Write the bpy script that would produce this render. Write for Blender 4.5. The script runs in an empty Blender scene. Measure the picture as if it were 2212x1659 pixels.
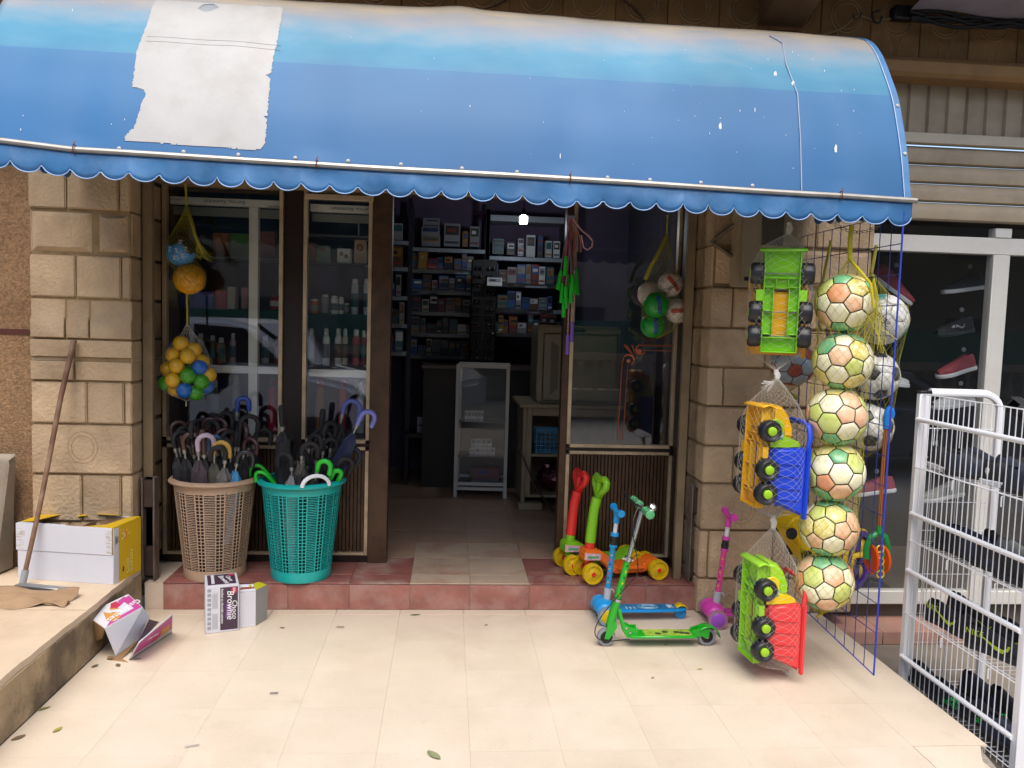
import bpy, bmesh, math, random
from mathutils import Vector, Matrix, Euler
from math import sin, cos, pi, radians, sqrt
random.seed(7)
SC = bpy.context.scene
COL = SC.collection
# ---------------------------------------------------------------- camera
YAW, PITCH, ROLL = radians(4.6), radians(-4.32), radians(1.71)
CAMP = Vector((0, -4.35, 1.60))
FOC, PW, PH = 1750.0, 2212.0, 1659.0
fw = Vector((sin(YAW)*cos(PITCH), cos(YAW)*cos(PITCH), sin(PITCH)))
_rt = Vector((cos(YAW), -sin(YAW), 0)); _up = _rt.cross(fw)
rt = _rt*cos(ROLL)+_up*sin(ROLL); up = _up*cos(ROLL)-_rt*sin(ROLL)
cd = bpy.data.cameras.new('camera'); cam = bpy.data.objects.new('camera', cd); COL.objects.link(cam)
cam.matrix_world = Matrix(((rt.x, up.x, -fw.x, CAMP.x), (rt.y, up.y, -fw.y, CAMP.y), (rt.z, up.z, -fw.z, CAMP.z), (0, 0, 0, 1)))
cd.sensor_width = 36; cd.lens = FOC/PW*36; cd.clip_start = 0.05; cd.clip_end = 500
SC.camera = cam
# ---------------------------------------------------------------- light
SUN_EL, SUN_AZ = radians(60), radians(-14)          # bright hazy day: a wide soft sun from the street side
w = bpy.data.worlds.new('World'); SC.world = w; w.use_nodes = True
nt = w.node_tree; bg = nt.nodes['Background']
sky = nt.nodes.new('ShaderNodeTexSky'); sky.sky_type = 'NISHITA'; sky.sun_disc = False
sky.sun_elevation = SUN_EL; sky.sun_rotation = pi + SUN_AZ; sky.dust_density = 3.0; sky.air_density = 1.0
nt.links.new(sky.outputs[0], bg.inputs[0]); bg.inputs[1].default_value = 0.15
sl = bpy.data.lights.new('sun', 'SUN'); sl.energy = 1.35; sl.angle = radians(38); sl.color = (1, .95, .87)
so = bpy.data.objects.new('sun', sl); COL.objects.link(so)
sd = Vector((sin(SUN_AZ)*cos(SUN_EL), -cos(SUN_AZ)*cos(SUN_EL), sin(SUN_EL)))
so.rotation_euler = sd.to_track_quat('Z', 'Y').to_euler()
SC.view_settings.view_transform = 'Standard'; SC.view_settings.look = 'None'
SC.view_settings.exposure = 0.98; SC.view_settings.gamma = 1
SC.cycles.max_bounces = 8; SC.cycles.diffuse_bounces = 4; SC.cycles.glossy_bounces = 4
SC.cycles.transparent_max_bounces = 24; SC.cycles.transmission_bounces = 6
SC.cycles.use_denoising = True; SC.cycles.caustics_reflective = False; SC.cycles.caustics_refractive = False
SC.cycles.sample_clamp_indirect = 6

# ---------------------------------------------------------------- helpers
def at(x, y, X=None, Y=None, Z=None):
    d = fw+rt*((x-PW/2)/FOC)+up*((PH/2-y)/FOC)
    t = (Y-CAMP.y)/d.y if Y is not None else (Z-CAMP.z)/d.z if Z is not None else (X-CAMP.x)/d.x
    return CAMP+d*t
def lin(c): return c/12.92 if c <= .04045 else ((c+.055)/1.055)**2.4
def h(s, k=1.0):
    s = s.lstrip('#'); return tuple(lin(int(s[i:i+2], 16)/255)*k for i in (0, 2, 4))
class MB:
    def __init__(s): s.v = []; s.f = []; s.m = []
    def add(s, vs, fs, mi=0):
        o = len(s.v); s.v += [tuple(v) for v in vs]; s.f += [tuple(o+i for i in f) for f in fs]; s.m += [mi]*len(fs)
        return s
    def box(s, x0, x1, y0, y1, z0, z1, mi=0):
        return s.add([(x, y, z) for z in (z0, z1) for y in (y0, y1) for x in (x0, x1)],
                     [(0, 2, 3, 1), (4, 5, 7, 6), (0, 1, 5, 4), (2, 6, 7, 3), (0, 4, 6, 2), (1, 3, 7, 5)], mi)
    def obox(s, c, size, R=None, mi=0):
        R = R or Matrix.Identity(3); c = Vector(c); a, b, d = (q/2 for q in size)
        return s.add([c+R@Vector((x, y, z)) for z in (-d, d) for y in (-b, b) for x in (-a, a)],
                     [(0, 2, 3, 1), (4, 5, 7, 6), (0, 1, 5, 4), (2, 6, 7, 3), (0, 4, 6, 2), (1, 3, 7, 5)], mi)
    def tube(s, pts, r, n=8, mi=0, cap=True, closed=False, flat=1.0):
        P = [Vector(p) for p in pts]; N = len(P)
        R = r if isinstance(r, (list, tuple)) else [r]*N
        T = []
        for i in range(N):
            a = P[(i-1) % N] if (closed or i > 0) else P[i]; b = P[(i+1) % N] if (closed or i < N-1) else P[i]
            d = b-a; T.append(d.normalized() if d.length > 1e-9 else Vector((0, 0, 1)))
        u = T[0].orthogonal().normalized(); vs = []
        for i in range(N):
            u = (u-T[i]*u.dot(T[i])); u = u.normalized() if u.length > 1e-6 else T[i].orthogonal().normalized()
            q = T[i].cross(u)
            vs += [P[i]+(u*cos(2*pi*k/n)+q*sin(2*pi*k/n)*flat)*R[i] for k in range(n)]
        fs = [(i*n+k, i*n+(k+1) % n, ((i+1) % N)*n+(k+1) % n, ((i+1) % N)*n+k) for i in range(N if closed else N-1) for k in range(n)]
        if cap and not closed: fs += [tuple(range(n-1, -1, -1)), tuple((N-1)*n+k for k in range(n))]
        return s.add(vs, fs, mi)
    def lathe(s, prof, n=24, M=None, mi=0, a0=0, a1=2*pi):
        M = M or Matrix.Identity(4); full = abs(a1-a0-2*pi) < 1e-6; k = n if full else n+1
        vs = [M@Vector((r*cos(a0+(a1-a0)*j/n), r*sin(a0+(a1-a0)*j/n), z)) for r, z in prof for j in range(k)]
        fs = [(i*k+j, i*k+(j+1) % k, (i+1)*k+(j+1) % k, (i+1)*k+j) for i in range(len(prof)-1) for j in range(n)]
        return s.add(vs, fs, mi)
    def prism(s, poly, d0, d1, M=None, mi=0):
        M = M or Matrix.Identity(4); n = len(poly)
        vs = [M@Vector((a, b, d0)) for a, b in poly]+[M@Vector((a, b, d1)) for a, b in poly]
        return s.add(vs, [tuple(range(n-1, -1, -1)), tuple(range(n, 2*n))]+[(i, (i+1) % n, n+(i+1) % n, n+i) for i in range(n)], mi)
    def grid(s, fn, nu, nv, mi=0, keep=None, wrap=False):
        k = nu if wrap else nu+1
        vs = [fn(i/nu, j/nv) for j in range(nv+1) for i in range(k)]
        fs = [(j*k+i, j*k+(i+1) % k, (j+1)*k+(i+1) % k, (j+1)*k+i) for j in range(nv) for i in range(nu) if keep is None or keep((i+.5)/nu, (j+.5)/nv)]
        return s.add(vs, fs, mi)
    def sph(s, c, r, nu=16, nv=10, mi=0, sc=(1, 1, 1)):
        c = Vector(c)
        return s.grid(lambda u, v: c+Vector((r*sc[0]*sin(pi*v)*cos(2*pi*u), r*sc[1]*sin(pi*v)*sin(2*pi*u), -r*sc[2]*cos(pi*v))), nu, nv, mi, wrap=True)
    def mesh(s, name, mats, bev=0, seg=1, ang=40, weld=False):
        me = bpy.data.meshes.new(name); me.from_pydata(s.v, [], s.f)
        for m in (mats if isinstance(mats, (list, tuple)) else [mats]): me.materials.append(m)
        me.polygons.foreach_set('material_index', s.m)
        bm = bmesh.new(); bm.from_mesh(me)
        if weld: bmesh.ops.remove_doubles(bm, verts=bm.verts, dist=1e-5)
        bmesh.ops.recalc_face_normals(bm, faces=bm.faces)
        if bev:
            es = [e for e in bm.edges if len(e.link_faces) == 2 and e.calc_face_angle(0) > radians(35)]
            bmesh.ops.bevel(bm, geom=es, offset=bev, segments=seg, affect='EDGES', clamp_overlap=True)
        bm.to_mesh(me); bm.free()
        me.shade_smooth(); me.set_sharp_from_angle(angle=radians(ang))
        return me
    def build(s, name, mats, parent=None, loc=(0, 0, 0), rot=(0, 0, 0), **k):
        return ob(name, s.mesh(name, mats, **k), parent, loc, rot)
def ob(name, data, parent=None, loc=(0, 0, 0), rot=(0, 0, 0)):
    o = bpy.data.objects.new(name, data); COL.objects.link(o); o.location = loc; o.rotation_euler = rot
    if parent: o.parent = parent
    return o
def tag(o, label, cat, group=None):
    o['label'] = label; o['category'] = cat
    if group: o['group'] = group
    return o
def thing(name, label, cat, loc=(0, 0, 0), rot=(0, 0, 0), group=None):
    return tag(ob(name, None, None, loc, rot), label, cat, group)
def struct(o, kind='structure'): o['kind'] = kind; return o
KIDS = {}
def copy_tree(o, loc, rot, label, parent=None):
    c = o.copy(); COL.objects.link(c)
    if parent is None: c.location = loc; c.rotation_euler = rot; c['label'] = label
    else: c.parent = parent
    for ch in list(o.children): copy_tree(ch, None, None, None, c)
    return c
def txt(s, name, mat, size, parent, M, ext=0.0004, align='CENTER', shear=0.0, sx=1.0):
    c = bpy.data.curves.new(name, 'FONT'); c.body = s; c.size = size; c.align_x = align; c.align_y = 'CENTER'
    c.extrude = ext; c.resolution_u = 2; c.shear = shear; c.materials.append(mat)
    f = bpy.data.objects.new('text_source', c); COL.objects.link(f)
    me = bpy.data.meshes.new_from_object(f.evaluated_get(bpy.context.evaluated_depsgraph_get())); me.name = name
    bpy.data.objects.remove(f); bpy.data.curves.remove(c)
    o = ob(name, me, parent); o.matrix_local = M @ Matrix.Diagonal((sx, 1, 1, 1))
    return o
def frame(o, xa, ya):                       # 4x4 with local x, y axes
    xa = Vector(xa).normalized(); ya = Vector(ya); ya = (ya-xa*ya.dot(xa)).normalized(); za = xa.cross(ya)
    return Matrix(((xa.x, ya.x, za.x, o[0]), (xa.y, ya.y, za.y, o[1]), (xa.z, ya.z, za.z, o[2]), (0, 0, 0, 1)))
def bez(a, b, c, d, n=12):
    a, b, c, d = map(Vector, (a, b, c, d))
    return [a*(1-t)**3+b*3*t*(1-t)**2+c*3*t*t*(1-t)+d*t**3 for t in (i/n for i in range(n+1))]
MATS = {}
def mt(name, col, rough=.5, metal=0.0, var=.08, vs=6.0, bump=0.0, bs=80.0, dirt=None, da=.5, ds=3.0, dw=.15, spec=.5, coat=0.0, trans=0.0, rnd=0.0, det=4.0):
    if name in MATS: return MATS[name]
    if isinstance(col, str): col = h(col)
    m = bpy.data.materials.new(name); m.use_nodes = True; n = m.node_tree.nodes; L = m.node_tree.links; p = n['Principled BSDF']
    p.inputs['Roughness'].default_value = rough; p.inputs['Metallic'].default_value = metal
    p.inputs['Specular IOR Level'].default_value = spec; p.inputs['Coat Weight'].default_value = coat
    p.inputs['Transmission Weight'].default_value = trans
    tc = n.new('ShaderNodeTexCoord'); no = n.new('ShaderNodeTexNoise'); no.inputs['Scale'].default_value = vs; no.inputs['Detail'].default_value = det
    oi = n.new('ShaderNodeObjectInfo'); sh = n.new('ShaderNodeVectorMath'); sh.operation = 'ADD'
    L.new(tc.outputs['Object'], sh.inputs[0]); mu = n.new('ShaderNodeVectorMath'); mu.operation = 'SCALE'; mu.inputs['Scale'].default_value = 20.0
    cb = n.new('ShaderNodeCombineXYZ')
    for i in range(3): L.new(oi.outputs['Random'], cb.inputs[i])
    L.new(cb.outputs[0], mu.inputs[0]); L.new(mu.outputs[0], sh.inputs[1]); L.new(sh.outputs[0], no.inputs['Vector'])
    mx = n.new('ShaderNodeMix'); mx.data_type = 'RGBA'
    mx.inputs[6].default_value = (*[min(1, c*(1-var)) for c in col], 1); mx.inputs[7].default_value = (*[min(1, c*(1+var)) for c in col], 1)
    rp = n.new('ShaderNodeMapRange'); rp.inputs[1].default_value = .3; rp.inputs[2].default_value = .7
    L.new(no.outputs['Fac'], rp.inputs[0]); L.new(rp.outputs[0], mx.inputs[0]); out = mx.outputs[2]
    if rnd:
        hv = n.new('ShaderNodeHueSaturation'); r2 = n.new('ShaderNodeMapRange'); r2.inputs[3].default_value = 1-rnd; r2.inputs[4].default_value = 1+rnd
        L.new(oi.outputs['Random'], r2.inputs[0]); L.new(r2.outputs[0], hv.inputs['Value']); L.new(out, hv.inputs['Color']); out = hv.outputs[0]
    if dirt is not None:
        if isinstance(dirt, str): dirt = h(dirt)
        d2 = n.new('ShaderNodeTexNoise'); d2.inputs['Scale'].default_value = ds; d2.inputs['Detail'].default_value = 7; d2.inputs['Roughness'].default_value = .65
        L.new(sh.outputs[0], d2.inputs['Vector'])
        rr = n.new('ShaderNodeMapRange'); rr.inputs[1].default_value = .62-dw; rr.inputs[2].default_value = .62+dw*.6; rr.inputs[4].default_value = da
        L.new(d2.outputs['Fac'], rr.inputs[0]); m2 = n.new('ShaderNodeMix'); m2.data_type = 'RGBA'
        L.new(rr.outputs[0], m2.inputs[0]); L.new(out, m2.inputs[6]); m2.inputs[7].default_value = (*dirt, 1); out = m2.outputs[2]
    L.new(out, p.inputs['Base Color'])
    if bump:
        b = n.new('ShaderNodeBump'); b.inputs['Strength'].default_value = bump; b.inputs['Distance'].default_value = .01
        n2 = n.new('ShaderNodeTexNoise'); n2.inputs['Scale'].default_value = bs; n2.inputs['Detail'].default_value = 5
        L.new(sh.outputs[0], n2.inputs['Vector']); L.new(n2.outputs['Fac'], b.inputs['Height']); L.new(b.outputs[0], p.inputs['Normal'])
    MATS[name] = m; return m
def glass_mat(name, tint=(.9, .93, .92), refl=1.0):
    if name in MATS: return MATS[name]
    m = bpy.data.materials.new(name); m.use_nodes = True; n = m.node_tree.nodes; L = m.node_tree.links; n.clear()
    o = n.new('ShaderNodeOutputMaterial'); t = n.new('ShaderNodeBsdfTransparent'); t.inputs[0].default_value = (*tint, 1)
    g = n.new('ShaderNodeBsdfGlossy'); g.inputs['Roughness'].default_value = .012; g.inputs[0].default_value = (1, 1, 1, 1)
    f = n.new('ShaderNodeFresnel'); f.inputs[0].default_value = 1.5; x = n.new('ShaderNodeMixShader'); k = n.new('ShaderNodeMath'); k.operation = 'MULTIPLY'; k.inputs[1].default_value = refl
    ge = n.new('ShaderNodeNewGeometry'); iv = n.new('ShaderNodeMath'); iv.operation = 'SUBTRACT'; iv.inputs[0].default_value = 1.0; L.new(ge.outputs['Backfacing'], iv.inputs[1])
    k2 = n.new('ShaderNodeMath'); k2.operation = 'MULTIPLY'; L.new(f.outputs[0], k.inputs[0]); L.new(k.outputs[0], k2.inputs[0]); L.new(iv.outputs[0], k2.inputs[1]); L.new(k2.outputs[0], x.inputs[0]); L.new(t.outputs[0], x.inputs[1]); L.new(g.outputs[0], x.inputs[2]); L.new(x.outputs[0], o.inputs[0])
    MATS[name] = m; return m
def emit(name, col, s):
    m = bpy.data.materials.new(name); m.use_nodes = True; p = m.node_tree.nodes['Principled BSDF']
    p.inputs['Base Color'].default_value = (*col, 1); p.inputs['Emission Color'].default_value = (*col, 1); p.inputs['Emission Strength'].default_value = s; return m

# common materials
STONE = mt('sandstone', '#ad9678', .85, var=.16, vs=5, bump=.85, bs=55, dirt='#85694c', da=.45, ds=4, rnd=.15)
MORTAR = mt('mortar', '#86704f', .95, var=.15, vs=20, bump=.3)
CREPI = mt('pebble render', '#8e6f50', .95, var=.35, vs=90, bump=1.0, bs=120, dirt='#5b4128', da=.5, ds=5)
TERR = mt('terrazzo tile', '#ccbeaa', .42, var=.04, vs=3, bump=.03, bs=200, dirt='#b39c86', da=.22, ds=2.2, rnd=.015)
def flecks(m, col, scale, lo, hi, amt, world_stain=None):
    n = m.node_tree.nodes; L = m.node_tree.links; p = n['Principled BSDF']; src = p.inputs['Base Color'].links[0].from_socket
    g = n.new('ShaderNodeNewGeometry'); no = n.new('ShaderNodeTexNoise'); no.inputs['Scale'].default_value = scale; no.inputs['Detail'].default_value = 2; L.new(g.outputs['Position'], no.inputs['Vector'])
    mr = n.new('ShaderNodeMapRange'); mr.inputs[1].default_value = lo; mr.inputs[2].default_value = hi; mr.inputs[4].default_value = amt; L.new(no.outputs['Fac'], mr.inputs[0])
    mx = n.new('ShaderNodeMix'); mx.data_type = 'RGBA'; L.new(mr.outputs[0], mx.inputs[0]); L.new(src, mx.inputs[6]); mx.inputs[7].default_value = (*h(col), 1); out = mx.outputs[2]
    for c2, s2, a, b, am in (world_stain or ()):
        n2 = n.new('ShaderNodeTexNoise'); n2.inputs['Scale'].default_value = s2; n2.inputs['Detail'].default_value = 6; n2.inputs['Roughness'].default_value = .6; L.new(g.outputs['Position'], n2.inputs['Vector'])
        r2 = n.new('ShaderNodeMapRange'); r2.inputs[1].default_value = a; r2.inputs[2].default_value = b; r2.inputs[4].default_value = am; L.new(n2.outputs['Fac'], r2.inputs[0])
        m2 = n.new('ShaderNodeMix'); m2.data_type = 'RGBA'; L.new(r2.outputs[0], m2.inputs[0]); L.new(out, m2.inputs[6]); m2.inputs[7].default_value = (*h(c2), 1); out = m2.outputs[2]
    L.new(out, p.inputs['Base Color'])
flecks(TERR, '#8a7460', 130, .66, .72, .55, [('#a58c74', 1.6, .5, .75, .3), ('#8d7a66', 5.5, .62, .76, .2), ('#dccbbb', 2.3, .5, .7, .4), ('#6f604f', 22, .72, .78, .3)])
GROUT = mt('floor grout', '#c4b39f', .9, var=.1)
REDT = mt('red ceramic tile', '#8f5c52', .42, var=.18, vs=9, dirt='#a88d84', da=.65, ds=6, rnd=.06)
REDW = mt('worn red tile', '#82504a', .42, var=.2, vs=9, dirt='#a08c80', da=.85, ds=3.5, dw=.1, rnd=.05)
PALE = mt('worn pale tile', '#a89480', .45, var=.08, vs=6, dirt='#8a5345', da=.7, ds=4, rnd=.04)
CONC = mt('old concrete', '#8b8072', .9, var=.18, vs=7, bump=.3, bs=60, dirt='#4c443a', da=.5, ds=3)
BROWN = mt('brown anodised aluminium', '#493321', .42, metal=.3, var=.2, vs=12, dirt='#1a120b', da=.6, ds=9)
BROWND = mt('dark brown aluminium', '#22160d', .45, metal=.3, var=.2, vs=12)
BEAD = mt('beige aluminium bead', '#b9a588', .4, metal=.35, var=.1, vs=10, dirt='#5c4a33', da=.4, ds=8)
WHITEAL = mt('white aluminium', '#c9c7c0', .35, var=.05, dirt='#96928a', da=.3, ds=6)
STEEL = mt('grey steel', '#8d8d8b', .4, metal=.8, var=.15, vs=12, bump=.05)
RUST = mt('rusty channel', '#6d6258', .7, metal=.3, var=.25, vs=14, dirt='#5a3a24', da=.7, ds=9)
BLACK = mt('black plastic', '#15151a', .42, var=.2)
WHITE = mt('white plastic', '#d6d8da', .4, var=.04)
INK = mt('black ink', '#101014', .6, var=.05)
WINK = mt('white ink', '#e2e2e2', .6, var=.03)
GLASS = glass_mat('window glass', (.97, .985, .98), 3.0)
SHADE = mt('dim interior paint', '#8a7690', .8, var=.15, vs=3)
ST = .152     # step height
YD = .445     # shopfront plane
# ================================================================ SETTING
# ---- floor of the forecourt: terrazzo tiles
fl = struct(MB().box(-1.60, 2.15, -1.42, .06, -.16, -.006).box(-1.60, 2.06, -3.2, -1.425, -.16, -.0062).build('ground', GROUT))
T0 = .345
tm = MB().box(-T0/2+.0003, T0/2-.0003, -.177+.0003, .177-.0003, -.006, .0).mesh('floor_tile', TERR)
for j in range(9):
    yc = -.377+.177-.354*j+.0
    for i in range(-5, 7):
        xc = .118+.1725+T0*i
        x0, x1 = max(xc-T0/2, -1.598), min(xc+T0/2, 2.152)
        y1 = min(yc+.177, .055); y0 = yc-.177
        if x1-x0 < .02 or (x1 > 2.0 and y0 < -1.5): continue
        if x1-x0 > T0-.002 and y1-y0 > .353: ob('floor_tile', tm, fl, (xc, yc, random.uniform(-.0003, .0002)), (random.uniform(-.0003, .0003), random.uniform(-.0003, .0003), 0))
        else: MB().box(x0+.0003, x1-.0003, y0+.0003, y1-.0003, -.006, 0).build('floor_tile', TERR, fl)
# narrow strip row against the step
for i in range(-5, 6):
    x0, x1 = max(.118+T0*i, -1.598), min(.118+T0*(i+1), 2.15)
    MB().box(x0+.0012, x1-.0012, -.021, .054, -.006, 0).build('floor_tile', TERR, fl, bev=.001)
# chipped corner tile
r = random.Random(3)
pts = [(1.845, -1.795), (1.845, -1.443), (2.12, -1.443)]+[(2.12-.035*k+r.uniform(-.018, .018), -1.46-.055*k+r.uniform(-.012, .012)) for k in range(1, 6)]+[(1.95, -1.795)]
MB().prism(pts, -.006, 0).build('floor_tile', TERR, fl)
r = random.Random(5)
lump = [(1.92, -1.62)]
MB().grid(lambda u, v: Vector((1.93+.225*u+r.uniform(-.008, .008), -1.79+.34*v, -.012-.05*u*u-.012*r.random())), 9, 12).build('chipped_concrete', mt('broken cement', '#8f877d', .95, var=.25, vs=30, bump=.8, bs=50), fl)
MB().prism([(2.06, -1.44), (2.15, -1.425), (2.13, -1.52), (2.09, -1.62), (2.05, -1.6)], -.16, -.03).build('chipped_concrete', MATS['broken cement'], fl, bev=.01)
# ---- raised terrace on the left
TZ = .242
tr = struct(MB().box(-4.2, -1.612, -3.6, .02, -.01, TZ-.03).build('terrace', mt('terrace kerb cement', '#a08b6c', .85, var=.15, vs=5, bump=.25, bs=40, dirt='#3f372d', da=.85, ds=2.2, dw=.16)))
flecks(MATS['terrace kerb cement'], '#5d5040', 60, .6, .7, .4, [('#3a3128', 2.6, .47, .60, .75), ('#6b5a45', 9, .5, .65, .5), ('#2c2620', 5.0, .58, .68, .6)])
r = random.Random(11)
for a, b in ((-.62, .018), (-1.62, -.625), (-2.6, -1.625), (-3.6, -2.605)):
    pl = []
    n = 14
    for k in range(n+1): pl.append((-1.603+r.uniform(-.006, .004), a+.002+(b-a-.004)*k/n))
    MB().prism([(-2.4, a+.002), *pl, (-2.4, b-.002)], TZ-.03, TZ).build('terrace_slab', mt('terrace slab', '#c6b298', .55, var=.07, vs=4, bump=.08, bs=90, dirt='#8d7556', da=.35, ds=2.5, rnd=.03), tr)
    MB().box(-4.2, -2.404, a+.002, b-.002, TZ-.03, TZ).build('terrace_slab', MATS['terrace slab'], tr)
MB().box(-1.6115, -1.599, -.30, .02, .001, TZ-.031).box(-1.6115, -1.600, -.92, -.304, .001, TZ-.031).box(-1.6115, -1.599, -1.7, -.924, .001, TZ-.031).build('kerb_panel', MATS['terrace kerb cement'], tr, bev=.003)
# ---- red step and shop floor
sf = struct(MB().box(-1.598, 1.52, .062, 3.6, -.01, ST-.008).build('shop_floor', GROUT))
for k in range(-4, 5):
    x0 = -.176+.331*k; x1 = x0+.331
    x0, x1 = max(x0, -1.597), min(x1, 1.515)
    if x1-x0 < .02: continue
    MB().box(x0+.0015, x1-.0015, .0535, .0615, .001, ST-.012).build('riser_tile', REDT, sf, bev=.0012)
    for j in range(11):
        y0 = [.05, .20][j] if j < 2 else .535+.331*(j-2); y1 = [.199, .535][j] if j < 2 else y0+.331
        if j > 1 and (x1 < -.5 or x0 > 1.0): continue
        pale = j in (0, 1, 2) and k in (0, 1)
        m = PALE if pale else (REDW if j < 2 else mt('brown shop tile', '#a1846f', .4, var=.1, vs=6, rnd=.06))
        MB().box(x0+.0015, x1-.0015, y0+.0015, y1-.0015, ST-.0075, ST).build('step_tile' if j < 2 else 'shop_tile', m, sf, bev=.0012)
# ---- neighbour's lower pavement and street
ng = struct(MB().box(2.155, 9, -3.0, .6, -.5, -.15).build('pavement', mt('grey pavement', '#80776a', .8, var=.15, vs=5, bump=.2, bs=50, dirt='#544c42', da=.5, ds=2)))
for k in range(3): MB().box(2.157+.33*k, 2.157+.33*k+.327, -.08, .31, -.149, -.075).build('red_step_tile', mt('dusty red tile', '#a98070', .7, var=.15, vs=6, dirt='#8d8072', da=.6, ds=4), ng, bev=.003)
struct(MB().box(-40, 40, -60, -3.62, -.45, -.30).build('street', mt('street asphalt', '#8a8680', .9, var=.12, vs=2, bump=.2)))
st_g = struct(MB().box(-40, 40, -60, 30, -.7, -.46).build('terrain', CONC))

# ================================================================ BUILDING
def pilaster(name, label, x0, x1, courses, joints, zb, styles):
    t = thing(name, label, 'pilaster', ((x0+x1)/2, .2, zb))
    X = t.location.x; rr = random.Random(int(x0*100))
    MB().box(x0+.012-X, x1-.012-X, -.185, .25, 0, courses[0]-zb).build('mortar_core', MORTAR, t)
    for c in range(len(courses)-1):
        z1, z0 = courses[c]-zb, courses[c+1]-zb
        js = [x0]+joints[c]+[x1]
        for i in range(len(js)-1):
            a, b = js[i]-X+.0042, js[i+1]-X-.0042
            sty = styles.get(c, 0)
            ya = -.2+rr.uniform(-.004, .004); yb = .25 if (i in (0, len(js)-2)) else -.1
            mb = MB()
            if sty == 3:      # split stone, lower half proud
                zm = z0+(z1-z0)*.5
                mb.add([(a, ya+.012, z1-.006), (b, ya+.012, z1-.006), (b, ya+.012, zm+.012), (a, ya+.012, zm+.012), (b, ya-.002, zm-.008), (a, ya-.002, zm-.008), (b, ya-.002, z0+.006), (a, ya-.002, z0+.006),
                        (a, yb, z1-.006), (b, yb, z1-.006), (b, yb, z0+.006), (a, yb, z0+.006)],
                       [(0, 1, 2, 3), (3, 2, 4, 5), (5, 4, 6, 7), (0, 8, 9, 1), (1, 9, 10, 6, 4, 2), (7, 6, 10, 11), (8, 0, 3, 5, 7, 11), (9, 8, 11, 10)])
                mb.build('stone_block', STONE, t, bev=.003)
            elif sty == 4:    # grooved stone
                zm = z0+(z1-z0)*.52
                mb.box(a, b, ya, yb, zm+.012, z1-.006).box(a, b, ya+.014, yb, zm-.012, zm+.0118).box(a, b, ya, yb, z0+.006, zm-.0122).build('stone_block', STONE, t, bev=.003)
            elif sty == 1:    # pillow stone with wide chamfers
                m1, m2 = .045, .036
                mb.add([(a, ya+.024, z0+.006), (b, ya+.024, z0+.006), (b, ya+.024, z1-.006), (a, ya+.024, z1-.006), (a+m1, ya-.004, z0+m2), (b-m1, ya-.004, z0+m2), (b-m1, ya-.004, z1-m2), (a+m1, ya-.004, z1-m2), (a, yb, z0+.006), (b, yb, z0+.006), (b, yb, z1-.006), (a, yb, z1-.006)],
                       [(4, 5, 6, 7), (0, 1, 5, 4), (1, 2, 6, 5), (2, 3, 7, 6), (3, 0, 4, 7), (0, 8, 9, 1), (1, 9, 10, 2), (2, 10, 11, 3), (3, 11, 8, 0)]).build('stone_block', STONE, t)
            else:
                mb.box(a, b, ya, yb, z0+.006, z1-.006).build('stone_block', STONE, t, bev=.006, seg=2)
    return t
def jx(xs, y): return [at(x, y, Y=0).x for x in xs]
CZ = [2.65, 2.475, 2.31, 2.108, 1.883, 1.658, 1.449, 1.231, 1.006, .742, .49, .215]
lp = pilaster('stone_pilaster', 'sandstone block pilaster at the left of the shop, a stick leaning on it', -2.145, -1.634, CZ,
              [[-1.9], [-1.8], jx((143, 257), 420), jx((202,), 500), jx((163, 262), 600), jx((140, 192), 690), jx((160,), 780), jx((187, 268), 870), [], jx((177, 262), 1060), jx((150,), 1200)], .20, {3: 1, 5: 3, 6: 4})
CZR = [2.51, 2.281, 2.056, 1.831, 1.607, 1.389, 1.175, .953, .74, .476, .201, 0.0]
rp = pilaster('stone_pilaster', 'sandstone block pilaster right of the shop, behind the beige meter cabinet', 1.425, 2.335, CZR,
              [[1.8], [1.62, 2.0], [1.72], [1.55, 2.05], [1.75, 2.1], [1.52, 1.95], [1.66, 2.05], [1.6, 1.9], [], [1.48, 1.85], [1.7, 2.1]], 0.0, {2: 1, 5: 3})
def ring(t, x, z, y, R=.075, stem=True):
    q = MB()
    for rr_ in (R, R*.74): q.tube([(x+rr_*cos(a*pi/14), y, z+rr_*1.12*sin(a*pi/14)) for a in range(28)], .0038, 5, closed=True)
    if stem: q.tube([(x, y, z+R*.8), (x, y, z-R*1.45)], .0028, 5)
    q.build('carved_ring', mt('carved stone line', '#92785a', .9, var=.2, vs=20), t)
ring(lp, -1.885-lp.location.x, .885-.20, -.201); ring(rp, 1.66-rp.location.x, .60, -.201)
# rough rendered wall at far left
wl = thing('rendered_wall', 'brown pebble-rendered wall at the far left edge', 'wall', (-3, .2, .2))
MB().box(-1.5, .862, -.17, .3, 0, 3.5).build('render_coat', CREPI, wl)
MB().box(-1.5, .86, -.176, -.1705, 1.265, 1.292).build('groove_strip', mt('dark red strip', '#4a2018', .8), wl)
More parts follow.
